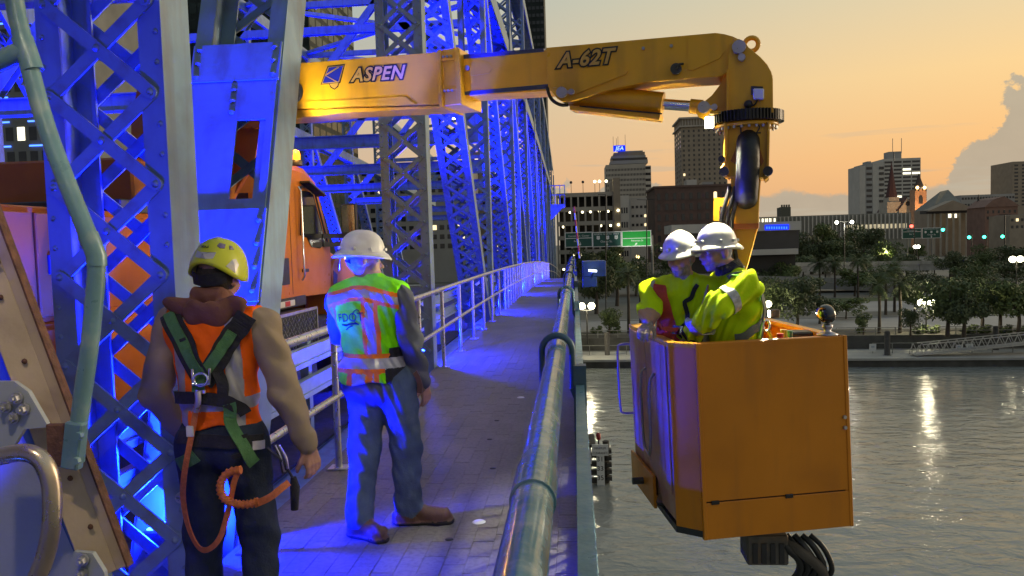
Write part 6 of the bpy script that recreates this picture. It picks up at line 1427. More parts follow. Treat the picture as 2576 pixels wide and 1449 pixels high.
# parking garage: stacked decks with open bays and lamps inside
def garage():
    y, x0, x1, th = 262, 1404, 1545, 26; X0, X1 = X_at(x0, y), X_at(x1, y); Zt = Z_at(1480, 484, y)
    t = thing('parking_garage', 'beige multi-storey parking garage with lamps on every deck, left of the brick building', 'building', ((X0 + X1) / 2, y, GZ)); n = 6; h = (Zt - GZ) / n
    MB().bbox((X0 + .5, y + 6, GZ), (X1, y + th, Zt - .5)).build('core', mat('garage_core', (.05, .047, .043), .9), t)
    for k in range(1, n + 1): MB().bbox((X0, y, GZ + h * k - 1.35), (X1, y + 7, GZ + h * k)).build('deck', M_B1, t)
    for k in range(9): MB().bbox((X0 + (X1 - X0) * k / 8 - .3, y + .05, GZ), (X0 + (X1 - X0) * k / 8 + .3, y + .6, Zt - .1)).build('column', M_B1, t)
    for k in range(n):
        for j in range(6):
            if RB.random() < .5: p = Vector((X0 + (X1 - X0) * (j + .3 + .4 * RB.random()) / 6, y + 1.2, GZ + h * (k + 1) - 1.7)); MB().ball(p, .42, 8).build('deck_lamp', glow('garage_lamp', (1, .90, .55), 4), t)
    X2, X3 = X_at(1545, y), X_at(1584, y)
    MB().bbox((X1 + .01, y - 1, GZ), (X_at(1562, y), y + th, Zt + 4.5)).build('stair_tower', M_B5, t); MB().bbox((X_at(1562, y) + .01, y - .5, GZ), (X3, y + th, Zt - 1.5)).build('end_bay', M_B3, t)
    for k in range(5):
        z = GZ + h * (k + 1) - 2.6
        for j in range(3): MB().bbox((X_at(1564 + 6 * j, y), y - .56, z), (X_at(1568 + 6 * j, y), y - .5, z + 1.9)).build('window', M_WIN, t)
        MB().ball((X_at(1556, y), y - 1.3, z + 1), .45, 8).build('stair_lamp', MATS['garage_lamp'], t)
    for px in (1440, 1470, 1500, 1512, 1529): p = Vector((X_at(px, y), y + 2, Zt)); MB().cyl(p, p + Vector((0, 0, 3.6)), .08, 6).build('lamp_pole', M_DKST, t); MB().ball(p + Vector((0, 0, 3.7)), .5, 8).build('roof_lamp', MATS['garage_lamp'] if px > 1490 else M_DKST, t)
garage()
# office tower with stepped crown and lit roof sign
t, X0, X1, Z = bld('office_tower', 'beige slab office tower with stepped top and blue lit rooftop sign', 1528, 1627, 413, 430, 22, M_B1, 13, 27, .5, .46, 588, 422, .012, False, litm=M_WINW)
MB().bbox((X1 + .02, 432, GZ), (X_at(1642, 430), 452, Z - 1)).build('side_wing', M_B3, t)
for k in range(13): MB().bbox((X1 + .1, 431.9, Z - 3 - k * 3.25), (X_at(1641, 430), 432, Z - 1.6 - k * 3.25)).build('window_band', M_WIN, t)
for a, b, z0, z1, m in ((1540, 1634, 413, 404, M_B4), (1545, 1633, 404, 398, M_WIN), (1543, 1629, 398, 392, M_B4), (1549, 1627, 392, 384, M_B5), (1560, 1622, 384, 380, M_B4)): MB().bbox((X_at(a, 432), 433, Z_at(a, z0, 432)), (X_at(b, 432), 450, Z_at(a, z1, 432))).build('crown_tier', m, t)
sg = MB().bbox((X_at(1548, 430), 430, Z_at(1548, 381, 430)), (X_at(1578, 430), 431, Z_at(1548, 366, 430))).build('roof_sign', glow('sign_blue', (.0, .02, .75), 1.1), t)
text('lettering', 'JEA', 3.1, (X_at(1553, 430), 429.9, Z_at(1553, 378, 430)), (1, 0, 0), (0, 0, 1), glow('sign_letter', (.35, .55, 1), 1.6), t, shear=.2)
for px, h in ((1548, 5), (1556, 4), (1560, 5), (1578, 6)): p = Vector((X_at(px, 434), 434, Z_at(px, 366, 434))); MB().cyl(p - Vector((0, 0, 3)), p + Vector((0, 0, h)), .1, 5).build('antenna', M_DKST, t)
# beige classical tower
t, X0, X1, Z = bld('stone_tower', 'tall beige stone tower with rows of small windows behind the boom mast', 1718, 1832, 297, 330, 22, M_B5, 13, 9, .36, .48, 470, 312, .03, True, sidewin=4)
MB().bbox((X0 - .8, 329.2, Z - 3.4), (X1 + .8, 352, Z - 2.8)).build('cornice', M_B1, t); MB().bbox((X0 - .9, 329.1, Z - .1), (X1 + .9, 352, Z + .6)).build('cornice', M_B1, t)
for k in range(16): MB().bbox((X0 + (X1 - X0) * (k + .35) / 16, 329.6, Z - 2.7), (X0 + (X1 - X0) * (k + .65) / 16, 329.95, Z - .2)).build('bracket', M_B1, t)
bld('low_office', 'grey low office with lit windows between the garage and the brick building', 1588, 1652, 497, 300, 20, M_B4, 4, 6, .6, .3, 600, 510, .35, True, litm=M_WINL)
# brick warehouse
t, X0, X1, Z = bld('brick_warehouse', 'dark brown brick warehouse with rows of arched windows behind the two hard hats', 1649, 1852, 470, 225, 24, M_B2, 6, 10, .40, .62, 640, 482, .03, True, cap=.4, arch=True)
for r in range(6):
    zz = Z_at(1649, 640, 225) + (Z_at(1649, 482, 225) - Z_at(1649, 640, 225)) * (r + .14) / 6; MB().bbox((X0, 224.9, zz - .12), (X1, 224.96, zz)).build('sill_course', mat('brick_trim', (.10, .075, .065), .9), t)
MB().bbox((X_at(1732, 230), 232, Z), (X_at(1758, 230), 238, Z + 2.6)).build('roof_unit', M_B3, t); MB().bbox((X_at(1772, 230), 232, Z), (X_at(1800, 230), 238, Z + 1.8)).build('roof_unit', M_B4, t)
# low white pavilion with dark glass bands and a blue lit panel
t = thing('riverfront_pavilion', 'low white and dark glass riverfront building with a blue lit sign', 'building', (X_at(1850, 172), 172, GZ))
def slab_px(a, b, z0, z1, y, m, nm, th=14, par=None): return MB().bbox((X_at(a, y), y, Z_at(a, z0, y)), (X_at(b, y), y + th, Z_at(a, z1, y))).build(nm, m, par or t)
slab_px(1690, 2016, 588, 566, 172, M_B3, 'fascia'); slab_px(1700, 2010, 634, 588.2, 173, M_WIN, 'glazing', 12); slab_px(1690, 2008, 648, 634.2, 171, M_B3, 'fascia', 15); slab_px(1700, 2000, 690, 648.2, 173, mat('pavilion_base', (.05, .045, .04), .8), 'base', 12)
slab_px(1925, 1985, 579, 566, 171.8, glow('panel_blue', (.005, .03, .95), 1.2), 'lit_sign', .2)
for k in range(9): slab_px(1928 + 6.2 * k, 1931 + 6.2 * k, 576, 570, 171.7, glow('panel_letter', (.05, .22, 1), 1.2), 'sign_letter', .05)
text('lettering', 'UIL', 1.5, (X_at(1800, 172), 172.9, Z_at(1800, 614, 172)), (1, 0, 0), (0, 0, 1), M_B3, t)
# long low civic building with upright fins, and its tower
t, X0, X1, Z = bld('civic_building', 'long low civic building with upright fins along the skyline', 1888, 2292, 541, 345, 24, mat('civic_wall', (.26, .25, .21), .85, var=.1, scale=.2))
for k in range(40): x = X0 + (X1 - X0) * (k + .5) / 40; MB().bbox((x - .22, 344.3, Z - 11), (x + .22, 344.9, Z - .2)).build('fin', M_B3, t)
for k in range(8): MB().bbox((X_at(1905 + k * 6, 345), 344.93, Z - 4.5), (X_at(1909 + k * 6, 345), 344.99, Z - .6)).build('lit_window', M_WINW, t)
for k in range(14): MB().bbox((X_at(2130 + k * 11, 345), 344.93, Z - 6.5), (X_at(2138 + k * 11, 345), 344.99, Z - 4.6)).build('lit_window', glow('dim_window', (1, .85, .55), .35), t)
t, X0, X1, Z = bld('crenellated_tower', 'small dark crenellated tower rising over the civic building', 1966, 1990, 521, 380, 8, mat('olive_stone', (.10, .105, .085), .9))
for k in range(4): MB().bbox((X0 + (X1 - X0) * (k + .1) / 4, 380, Z), (X0 + (X1 - X0) * (k + .65) / 4, 381, Z + 1.2)).build('merlon', MATS['olive_stone'], t)
# twin apartment slabs
t, X0, X1, Z = bld('apartment_tower', 'pale twin apartment tower behind the church spires', 2224, 2316, 398, 640, 30, M_B3, 12, 4, .86, .5, 520, 404, .05, False, litm=M_WINW)
for a, b, tp in ((2163, 2178, 418), (2178, 2196, 412), (2196, 2224.5, 408)): MB().bbox((X_at(a, 640) + .05, 640 + (a % 3), GZ), (X_at(b, 640) - .05, 666, Z_at(a, tp, 640))).build('wing', M_B3 if a != 2178 else M_B4, t)
for r in range(14):
    z = GZ + 6 + r * 4.4
    MB().bbox((X_at(2180, 640), 639.9, z), (X_at(2194, 640), 641, z + 2)).build('window_band', M_WIN, t); MB().bbox((X_at(2212, 640), 639.5, z), (X_at(2223, 640), 640, z + 2)).build('window_band', M_WIN, t)
MB().bbox((X_at(2236, 645), 645, Z), (X_at(2268, 645), 655, Z + 6)).build('penthouse', M_B4, t); MB().bbox((X_at(2182, 645), 645, Z_at(2182, 412, 645)), (X_at(2192, 645), 655, Z_at(2182, 406, 645))).build('penthouse', M_B4, t)
for px in (2246, 2268): p = Vector((X_at(px, 650), 650, Z + 5)); MB().cyl(p, p + Vector((0, 0, 12)), .25, 5).build('antenna', M_DKST, t)
def spire(t, px, w, base, tip, y, m, n=8, nm='spire'):
    X = X_at(px, y); r = w / 2 * y / F; zb, zt = Z_at(px, base, y), Z_at(px, tip, y); MB().lathe([(r, zb), (r * .55, zb + (zt - zb) * .42), (.05, zt)], (X, y + r, 0), n, smooth=False).build(nm, m, t)
t, X0, X1, Z = bld('church', 'pale stone church with tall red spire in front of the apartment tower', 2236, 2262, 496, 470, 8, M_CREAM)
spire(t, 2249, 28, 496, 404, 470, M_ROOFR); p = Vector((X_at(2249, 474), 474, Z_at(2249, 404, 474))); MB().cyl(p, p + Vector((0, 0, 5)), .25, 5).build('finial', M_DKST, t)
y = 468; X0, X1 = X_at(2232, y), X_at(2266, y); MB().bbox((X0, y, GZ), (X1, y + 12, Z_at(2240, 508, y))).build('tower_base', M_CREAM, t)
gx0, gx1 = X_at(2262, 466), X_at(2304, 466); gz0, gz1 = Z_at(2280, 528, 466), Z_at(2280, 498, 466); MB().prism([(gx0, GZ), (gx1, GZ), (gx1, gz0), ((gx0 + gx1) / 2, gz1), (gx0, gz0)], (0, 466, 0), (1, 0, 0), (0, 0, 1), (0, 1, 0), 1.0).build('gable', M_CREAM, t)
MB().prism([(gx0 - 1, gz0 - .3), ((gx0 + gx1) / 2, gz1 + .6), (gx1 + 1, gz0 - .3)], (0, 467.2, 0), (1, 0, 0), (0, 0, 1), (0, 1, 0), 30).build('roof', M_ROOFR, t)
MB().lathe([(0, 0), (1.4, 0), (1.4, .2)], (X_at(2284, 466), 465.9, Z_at(2284, 512, 466)), 14, 0, Matrix.Rotation(R(90), 3, 'X')).build('rose_window', M_WIN, t)
t, X0, X1, Z = bld('church_tower', 'floodlit orange church tower with black pointed spire', 2302, 2331, 476, 455, 7, M_LITST)
spire(t, 2317, 24, 470, 434, 455, M_ROOFD)
for px in (2304, 2312, 2322, 2330): spire(t, px, 5, 480, 462, 454.5, M_ROOFD, 4, 'pinnacle')
MB().prism([(-1.1, -2.4), (1.1, -2.4), (1.1, 1.2), (.6, 2.2), (0, 2.6), (-.6, 2.2), (-1.1, 1.2)], (X_at(2316, 455), 454.8, Z_at(2316, 502, 455)), (1, 0, 0), (0, 0, 1), (0, 1, 0), .15).build('louvre_window', M_WIN, t)
for px in (2307, 2325): MB().ball((X_at(px, 454), 453.6, Z_at(px, 472, 454)), .9, 8).build('tower_lamp', glow('tower_lamp', (1, .62, .25), 6), t)
lamp('tower_flood', 'POINT', (X_at(2316, 448), 445, Z_at(2316, 532, 448)), 9000, (1, .50, .20), .5, parent=t)
# steep-roofed hall with porch
t, X0, X1, Z = bld('steep_roof_hall', 'hall with very steep grey roof and low pillared porch', 2344, 2432, 526, 400, 20, M_B5)
za, zt = Z_at(2388, 528, 400), Z_at(2388, 474, 400); A = [(X0, 399.5, za), (X1, 399.5, za), (X1, 421, za), (X0, 421, za)]; r0, r1 = (X_at(2372, 405), 408, zt - 1), (X_at(2402, 405), 412, zt)
MB().add(A + [r0, r1], [(0, 1, 5, 4), (1, 2, 5), (2, 3, 4, 5), (3, 0, 4), (3, 2, 1, 0)]).build('roof', mat('slate_roof', (.22, .22, .19), .8, var=.15, scale=.3), t)
z2 = Z_at(2388, 560, 392); MB().bbox((X_at(2330, 392), 392, Z_at(2388, 536, 392)), (X_at(2470, 392), 399, Z_at(2388, 528, 392))).build('porch_roof', M_ROOFD, t)
MB().prism([(-12, 0), (0, 5), (12, 0)], (X_at(2397, 391), 391, Z_at(2397, 530, 391)), (1, 0, 0), (0, 0, 1), (0, 1, 0), 8).build('porch_gable', M_B5, t)
for k in range(9): x = X_at(2334 + 16 * k, 392); MB().bbox((x, 392.2, GZ), (x + .7, 393, Z_at(2388, 536.2, 392))).build('porch_pillar', M_CREAM, t)
for px in (2384, 2398): MB().bbox((X_at(px, 394), 394, Z_at(px, 548, 394)), (X_at(px + 9, 394), 394.1, Z_at(px, 538, 394))).build('lit_window', M_WINW, t)
bld('long_office', 'long grey office block low on the skyline at right', 2418, 2552, 489, 560, 20, M_B4, 3, 18, .7, .35, 540, 492, .03, False)
t, X0, X1, Z = bld('brick_hall', 'red-brown brick gabled hall at the right edge', 2478, 2560, 520, 360, 16, mat('red_brick', (.24, .145, .11), .9, var=.15, scale=.4), 2, 6, .35, .5, 556, 526, 0, True)
MB().prism([(X0 - .6, 0), (X0 + (X1 - X0) * .25, 3.4), (X0 + (X1 - X0) * .55, 4.6), (X0 + (X1 - X0) * .8, 2.6), (X1 + .6, 0)], (0, 359.5, Z), (1, 0, 0), (0, 0, 1), (0, 1, 0), 16).build('gable_roof', MATS['red_brick'], t)
spire(t, 2464, 10, 512, 488, 372, M_ROOFD, 4)
bld('side_annex', 'brown annex with red roof at the far right edge', 2540, 2640, 540, 330, 16, M_B5, 2, 8, .5, .4, 580, 545, .1, True)
bld('apartment_tower', 'tan apartment tower cut by the right edge of the picture', 2546, 2640, 405, 600, 30, M_B5, 12, 5, .5, .5, 520, 412, .02, False)
# towers behind the truss on the left
t, X0, X1, Z = bld('glass_tower', 'dark green glass office tower behind the boom truck', 372, 800, -420, 190, 40, M_DKG, 26, 22, .82, .66, 640, -400, .0, False, wm=mat('green_glass', (.02, .034, .032), .25, var=.3, scale=.15, spec=.3), zb=GZ, sidewin=8)
t, X0, X1, Z = bld('hotel_block', 'concrete block with blue light strips and lit windows at the left edge', -260, 262, -320, 130, 30, mat('hotel_wall', (.15, .155, .15), .8, var=.15, scale=.2), 17, 18, .62, .55, 740, -300, .13, True, litm=M_WINW)
ch = (Z_at(-260, -300, 130) - Z_at(-260, 740, 130)) / 17
for r in range(3, 15, 1):
    z = Z_at(-260, 740, 130) + ch * r
    for c in range(0, 18, 3): x = X0 + (X1 - X0) * (c + .2) / 18; MB().bbox((x, 129.75, z - .15), (x + (X1 - X0) / 18 * 1.4, 129.9, z + .1)).build('light_strip', glow('strip_blue', (.06, .18, 1), 3), t)
t, X0, X1, Z = bld('glass_tower', 'dark slender glass tower at the end of the truss line', 1322, 1384, -260, 250, 16, M_DKG, 44, 6, .75, .45, 560, -250, .012, False, litm=M_WINL, wm=M_WIN)
bld('office_block', 'mid-height dark office block seen through the far truss', 800, 1180, 420, 260, 30, M_B4, 9, 20, .6, .5, 640, 430, .12, True, litm=M_WINL)
bld('office_block', 'grey building low behind the far end of the bridge', 1180, 1330, 380, 300, 20, M_B5, 9, 9, .5, .5, 640, 392, .08, True)

# ---- elevated ramps
def ramp(label, pts, w, y_t=1.2):
    t = thing('highway_ramp', label, 'ramp', pts[0]); 
    for a, b in zip(pts, pts[1:]): MB().bar(Vector(a) - Vector((0, 0, .8)), Vector(b) - Vector((0, 0, .8)), w, 1.5).build('deck', M_CONC, t); MB().bar(Vector(a) + Vector((0, -w / 2, .45)), Vector(b) + Vector((0, -w / 2, .45)), .35, .95).build('parapet', mat('parapet', (.33, .315, .28), .85, var=.15, scale=.4, streak=((.15, .14, .12), .6, .8)), t)
    n = 7
    for k in range(n):
        a = Vector(pts[0]).lerp(Vector(pts[-1]), (k + .5) / n); MB().bbox((a.x - .6, a.y - .6, GZ), (a.x + .6, a.y + .6, a.z - 1.5)).build('pier', M_CONC, t)
ramp('lower concrete highway ramp crossing behind the palms', [at_y(1470, 682, 175), at_y(1800, 700, 172), at_y(2100, 708, 170), at_y(2420, 720, 165), at_y(2700, 735, 150)], 8)
ramp('upper concrete highway ramp behind the lit trees', [at_y(1560, 668, 215), at_y(2000, 668, 215), at_y(2300, 664, 212), at_y(2640, 660, 210)], 8)

# ---- trees and palms
def leaf_mesh(name, seed, n, lobes, leaf, m):
    rs = np.random.RandomState(seed); mb = MB()
    cs = [(rs.uniform(-.5, .5), rs.uniform(-.5, .5), rs.uniform(-.35, .40), rs.uniform(.28, .5)) for _ in range(lobes)]
    for i in range(n):
        c = cs[rs.randint(lobes)]; v = rs.normal(size=3); v /= np.linalg.norm(v); r = c[3] * rs.uniform(.45, 1.0) ** .5
        p = np.array(c[:3]) + v * r * np.array([1, 1, .72]); a = rs.normal(size=3); a /= np.linalg.norm(a); b = np.cross(a, v); b /= max(1e-3, np.linalg.norm(b)); s_ = leaf * rs.uniform(.5, 1.2)
        mb.add([p - a * s_, p - b * s_ * .55, p + a * s_, p + b * s_ * .55], [(0, 1, 2, 3)])
    me = bpy.data.meshes.new(name); me.from_pydata(mb.v, [], mb.f); me.materials.append(m); return me
def leaf_mat(name, c1, c2):
    m = bpy.data.materials.new(name); m.use_nodes = True; N = m.node_tree.nodes; L = m.node_tree.links; p = N['Principled BSDF']; p.inputs['Roughness'].default_value = .7
    g = N.new('ShaderNodeNewGeometry'); x = N.new('ShaderNodeMix'); x.data_type = 'RGBA'; x.inputs[6].default_value = (*c1, 1); x.inputs[7].default_value = (*c2, 1); L.new(g.outputs['Random Per Island'], x.inputs[0]); L.new(x.outputs[2], p.inputs['Base Color']); return m
M_LF = [leaf_mat('leaf_a', (.055, .085, .022), (.10, .13, .042)), leaf_mat('leaf_b', (.045, .065, .022), (.08, .10, .036)), leaf_mat('leaf_c', (.07, .105, .025), (.13, .165, .045))]
CROWN = [leaf_mesh('crown', s_, 3200, 11, .058, M_LF[s_ % 3]) for s_ in range(5)]
M_BARK = mat('bark', (.07, .055, .042), .9, var=.3, scale=3)
def trunk_mesh(seed):
    rs = np.random.RandomState(seed); mb = MB(); mb.tube([(0, 0, 0), (.02, 0, .25), (0, .02, .5)], [.05, .038, .028], 7)
    for k in range(5): a = rs.uniform(0, 6.28); mb.tube([(0, 0, .35 + .03 * k), (.12 * math.cos(a), .12 * math.sin(a), .55 + .02 * k), (.30 * math.cos(a), .30 * math.sin(a), .80)], [.022, .015, .006], 5)
    return mb.mesh('trunk', (0, 0, 0), (M_BARK,))
TRUNK = [trunk_mesh(s_) for s_ in range(3)]
def frond_crown(seed):
    rs = np.random.RandomState(seed); mb = MB()
    for k in range(46):
        a = rs.uniform(0, 6.28); up = rs.uniform(-.9, 1.1); L_ = rs.uniform(.8, 1.0); p = np.zeros(3); d = np.array([math.cos(a) * math.cos(up), math.sin(a) * math.cos(up), math.sin(up)]); s_ = np.array([-math.sin(a), math.cos(a), 0])
        pts = [p.copy()]
        for q in range(5): p = p + d * L_ / 5; d = d - np.array([0, 0, .22]); d /= np.linalg.norm(d); pts.append(p.copy())
        ws = [.03, .10, .16, .15, .10, .01]
        for q in range(5):
            for sg in (-1, 1):
                for u in (0, .5):
                    o0 = pts[q] + (pts[q + 1] - pts[q]) * u; o1 = o0 + (pts[q + 1] - pts[q]) * .32; e = (o0 + o1) / 2 + s_ * sg * ws[q] * 1.5 + d * .05 - np.array([0, 0, .03 + .04 * rs.rand()])
                    mb.add([o0, o1, e], [(0, 1, 2)])
    me = bpy.data.meshes.new('crown'); me.from_pydata(mb.v, [], mb.f); me.materials.append(M_LF[seed % 2]); return me
PALM = [frond_crown(s_) for s_ in range(3)]
PTRUNK = MB().tube([(0, 0, 0), (.01, 0, .5), (0, 0, 1)], [.055, .042, .045], 8).mesh('trunk', (0, 0, 0), (M_BARK,))
def tree(px, by, ty, wpx, label, k, palm=False, z=GZ):
    b = at_z(px, by, z); y = b.y; h = at_y(px, ty, y).z - z; w = wpx * y / F
    t = thing('palm_tree' if palm else 'tree', label, 'palm' if palm else 'tree', b, 'palms on the far bank' if palm else 'trees on the far bank')
    tr = bpy.data.objects.new('trunk', PTRUNK if palm else TRUNK[k % 3]); COL.objects.link(tr); tr.parent = t
    cr = bpy.data.objects.new('crown', PALM[k % 3] if palm else CROWN[k % 5]); COL.objects.link(cr); cr.parent = t; cr.rotation_euler = (0, 0, k * 1.7)
    if palm: r = w / 2; tr.scale = (4.2, 4.2, h - r * .55); cr.location = (0, 0, h - r * .55); cr.scale = (r, r, r)
    else: ch_ = h * .78; tr.scale = (h * .75, h * .75, h * .95); cr.scale = (w * .62, w * .62, ch_ * .72); cr.location = (0, 0, h - ch_ * .52)
    return t
TREES = [(2383, 847, 690, 128, 'spreading tree with pale forked trunk right of the twin globe lamp'), (2424, 850, 702, 112, 'thin multi-stem tree behind the gangway notices'), (2562, 842, 690, 140, 'dark tree at the right edge above the gangway'), (2470, 838, 700, 90, 'slender dark tree between the forked tree and the tall palm'),
         (2005, 832, 700, 110, 'dark round tree just right of the harnessed worker'), (1938, 826, 695, 96, 'light green tree lit by globe lamps behind the basket'), (2062, 815, 722, 90, 'small dark tree behind the basket spot lamp'), (2128, 802, 742, 110, 'low spreading tree beside the parking lot'), (2172, 842, 775, 50, 'bare thin shrub tree by the quay, right of the spot lamp'), (2290, 846, 772, 50, 'bare thin shrub tree left of the twin globe lamp'),
         (1532, 846, 770, 66, 'leafy bush tree beside the globe lamp left of the basket'), (1500, 790, 640, 100, 'dark tree under the left end of the green sign'), (1552, 770, 628, 110, 'dark tree under the middle green sign'), (1600, 745, 640, 90, 'dark tree under the bright green sign'), (1482, 735, 628, 60, 'dark tree right behind the end of the bridge railing'), (1690, 720, 600, 80, 'dark tree in front of the brick warehouse'),
         (2042, 690, 560, 92, 'tall dark tree right of the blue lit sign'), (2088, 680, 548, 100, 'large dark tree beneath the double street light'), (2146, 680, 560, 100, 'large dark tree left of the lamp-lit tree'), (2196, 684, 566, 76, 'dark tree touching the lamp-lit tree'), (2232, 690, 600, 70, 'yellow-green tree lit by a street lamp left of the far sign'), (2396, 712, 613, 86, 'dense round dark tree right of the far green sign'),
         (2452, 705, 640, 80, 'olive tree behind the upper ramp at right'), (2500, 705, 630, 80, 'olive tree left of the right-hand street lamp'), (2556, 705, 612, 90, 'dark tree at the right edge under the brick hall'), (2105, 560, 528, 60, 'far tree poking above the civic building'), (1925, 735, 655, 80, 'small tree before the pavilion, right of the boom arm'), (1975, 735, 648, 84, 'small tree before the pavilion under the blue sign'), (2440, 610, 575, 60, 'far tree in front of the brick hall'), (2340, 640, 580, 60, 'far tree behind the far green sign'), (2030, 770, 690, 100, 'tree with thin crown behind the dark round one'),
         (2330, 735, 668, 90, 'low dark tree under the lower ramp, behind the globe lamp'), (2300, 790, 712, 90, 'mid-green tree behind the left quay palms'), (2350, 700, 640, 70, 'olive tree before the far green sign'), (2280, 700, 636, 70, 'dark tree under the left half of the far sign'), (2420, 770, 690, 100, 'dark tree behind the forked tree'), (2500, 770, 690, 100, 'dark tree behind the tall palm at right'), (2560, 780, 700, 90, 'dark tree behind the right edge tree'), (1960, 780, 690, 90, 'dark tree behind the lamp-lit light green one'), (2120, 700, 640, 90, 'dark shrub-like tree on the ramp embankment'), (2020, 700, 640, 90, 'dark tree on the embankment below the pavilion'), (1660, 760, 660, 80, 'dark tree behind the leaning worker'),
         (2150, 745, 668, 100, 'broad dark tree below the upper ramp'), (2200, 740, 660, 90, 'dark tree left of the palm group, below the ramp'), (2070, 690, 600, 90, 'dark tree in the dense row under the double street light'), (2120, 690, 596, 90, 'dark tree next in the dense row, right of the double street light'), (2170, 690, 600, 90, 'dark tree in the dense row before the lamp-lit tree'), (2310, 660, 610, 60, 'dark tree under the far sign posts'), (2480, 690, 612, 80, 'dark tree behind the olive trees at right'), (2530, 730, 655, 90, 'dark tree under the right-hand lamp mast'), (2440, 740, 660, 90, 'dark tree below the upper ramp at right'), (2380, 760, 690, 90, 'dark tree behind the twin globe lamp'), (1530, 700, 610, 90, 'dark tree directly under the middle sign'), (1470, 700, 620, 80, 'dark tree at the end of the railing')]
for k, a in enumerate(TREES): tree(*a[:5], k)
PALMS = [(2212, 838, 692, 86, 'tall palm nearest the quay, left of the twin globe lamp'), (2264, 838, 686, 92, 'tall palm just left of the twin globe lamp'), (2228, 792, 662, 80, 'palm behind the two quay palms'), (2250, 785, 650, 84, 'palm at the back of the group by the ramp'), (2062, 748, 640, 74, 'palm in front of the ramp, first of a pair'), (2100, 748, 640, 70, 'palm in front of the ramp, second of a pair'), (2158, 752, 636, 70, 'lone palm left of the palm group'), (2516, 836, 690, 80, 'tall palm near the right edge'), (2180, 720, 640, 60, 'distant palm by the upper ramp'), (2464, 735, 670, 56, 'small palm behind the upper ramp at right'), (1582, 840, 668, 78, 'palm standing left of the basket'), (1612, 830, 690, 70, 'short palm partly behind the basket')]
for k, a in enumerate(PALMS): tree(*a[:5], k, True)
BUSH = leaf_mesh('bush', 11, 500, 6, .12, M_LF[0])
for k, (px, w) in enumerate(((2165, 30), (2315, 60), (2350, 40), (2440, 60), (2476, 50), (2530, 50), (2575, 60), (1545, 40), (1500, 36))):
    b = at_z(px, 838, GZ); o = link('bush', BUSH, None, b); o.scale = (w * b.y / F * .6,) * 2 + (1.1,); o.location = b + Vector((0, 0, .5))
    tag(o, ('clipped bush %s on the far bank' % ('by the mooring pile', 'left of the twin globe lamp', 'right of the twin globe lamp', 'under the forked tree', 'between the slim trees', 'at the tall palm', 'at the right edge', 'below the palm left of the basket', 'by the left globe lamp')[k]), 'bush', 'bushes along the far bank')

# ---- lamps, signs, signals
M_POLE = mat('black_pole', (.03, .03, .03), .5, .4)
M_GLOBE = glow('globe_lamp', (1, .93, .62), 9)
def globe_lamp(px, py, by, lab, e=0, z=GZ, two=True, r=.42):
    b = at_z(px, by, z); top = at_y(px, py, b.y); t = thing('globe_lamp', lab, 'lamp', b, 'globe lamps on the far bank')
    MB().cyl(b, (b.x, b.y, top.z - .45), .09, 8).build('pole', M_POLE, t); MB().bar((b.x - .6, b.y, top.z - .5), (b.x + .6, b.y, top.z - .5), .12, .12).build('crossbar', M_POLE, t)
    for s_ in ((-1, 1) if two else (0,)): MB().ball((b.x + s_ * .58, b.y, top.z), r, 14).build('globe', M_GLOBE, t)
    if e: lamp('globe_light', 'POINT', (b.x, b.y - .7, top.z), e, (1, .9, .6), .3, parent=t)
globe_lamp(1478, 770, 866, 'twin globe lamp left of the basket', 900); globe_lamp(2330, 761, 838, 'twin globe lamp right of the basket', 1100); globe_lamp(1922, 765, 838, 'twin globe lamp half hidden behind the harnessed worker', 700); globe_lamp(2556, 652, 770, 'twin globe lamp near the right edge', 500, r=.5)
def street_light(px, ty, by, lab, heads=((-.9, 1), (.9, 1)), col=(1, .95, .75), r=.35, e=0):
    b = at_z(px, by, GZ); top = at_y(px, ty, b.y); t = thing('street_light', lab, 'lamp', b, 'street lights across the river'); s_ = b.y / 150
    MB().cyl(b, top, .10 * s_, 6).build('pole', M_POLE, t)
    for dx, on_ in heads:
        MB().bar(top, top + Vector((dx * 2, 0, .1)), .1 * s_, .1 * s_).build('arm', M_POLE, t)
        if on_: MB().ball(top + Vector((dx * 2, 0, -.1)), r * s_, 8).build('lamp_head', glow('street_lamp_%d%d%d' % tuple(int(9 * c) for c in col), col, 8), t)
    if e: lamp('street_glow', 'POINT', top + Vector((0, -1, -1)), e, col, .3, parent=t)
street_light(2124, 558, 715, 'tall double street light above the dark trees', e=1500); street_light(1524, 490, 800, 'tall black lamp pole crossing the middle green sign', ((-.6, 0),)); street_light(1627, 503, 790, 'tall black lamp pole at the right edge of the bright green sign', ((-.8, 0), (.8, 0))); street_light(2262, 553, 640, 'double street light left of the far green sign', e=800)
street_light(2306, 620, 665, 'small double lamp under the far green sign', ((-.3, 1), (.3, 1))); street_light(2528, 540, 690, 'black lamp mast near the right edge', ((-.8, 0), (.8, 0))); street_light(2466, 578, 640, 'single street light before the brick hall', ((.3, 1),)); street_light(2318, 578, 640, 'small street light behind the far sign', ((.3, 1),)); street_light(2224, 628, 690, 'low street lamp lighting the yellow-green tree', ((.25, 1),), (1, .95, .45), e=3500); street_light(1655, 640, 700, 'street lamp low beside the brick warehouse', ((.25, 1), (-.5, 1)), e=900); street_light(1600, 645, 720, 'amber street lamp below the green signs', ((.2, 1),), (1, .7, .25)); street_light(1648, 625, 690, 'white street lamp at the foot of the warehouse', ((-.2, 1), (.3, 1)))
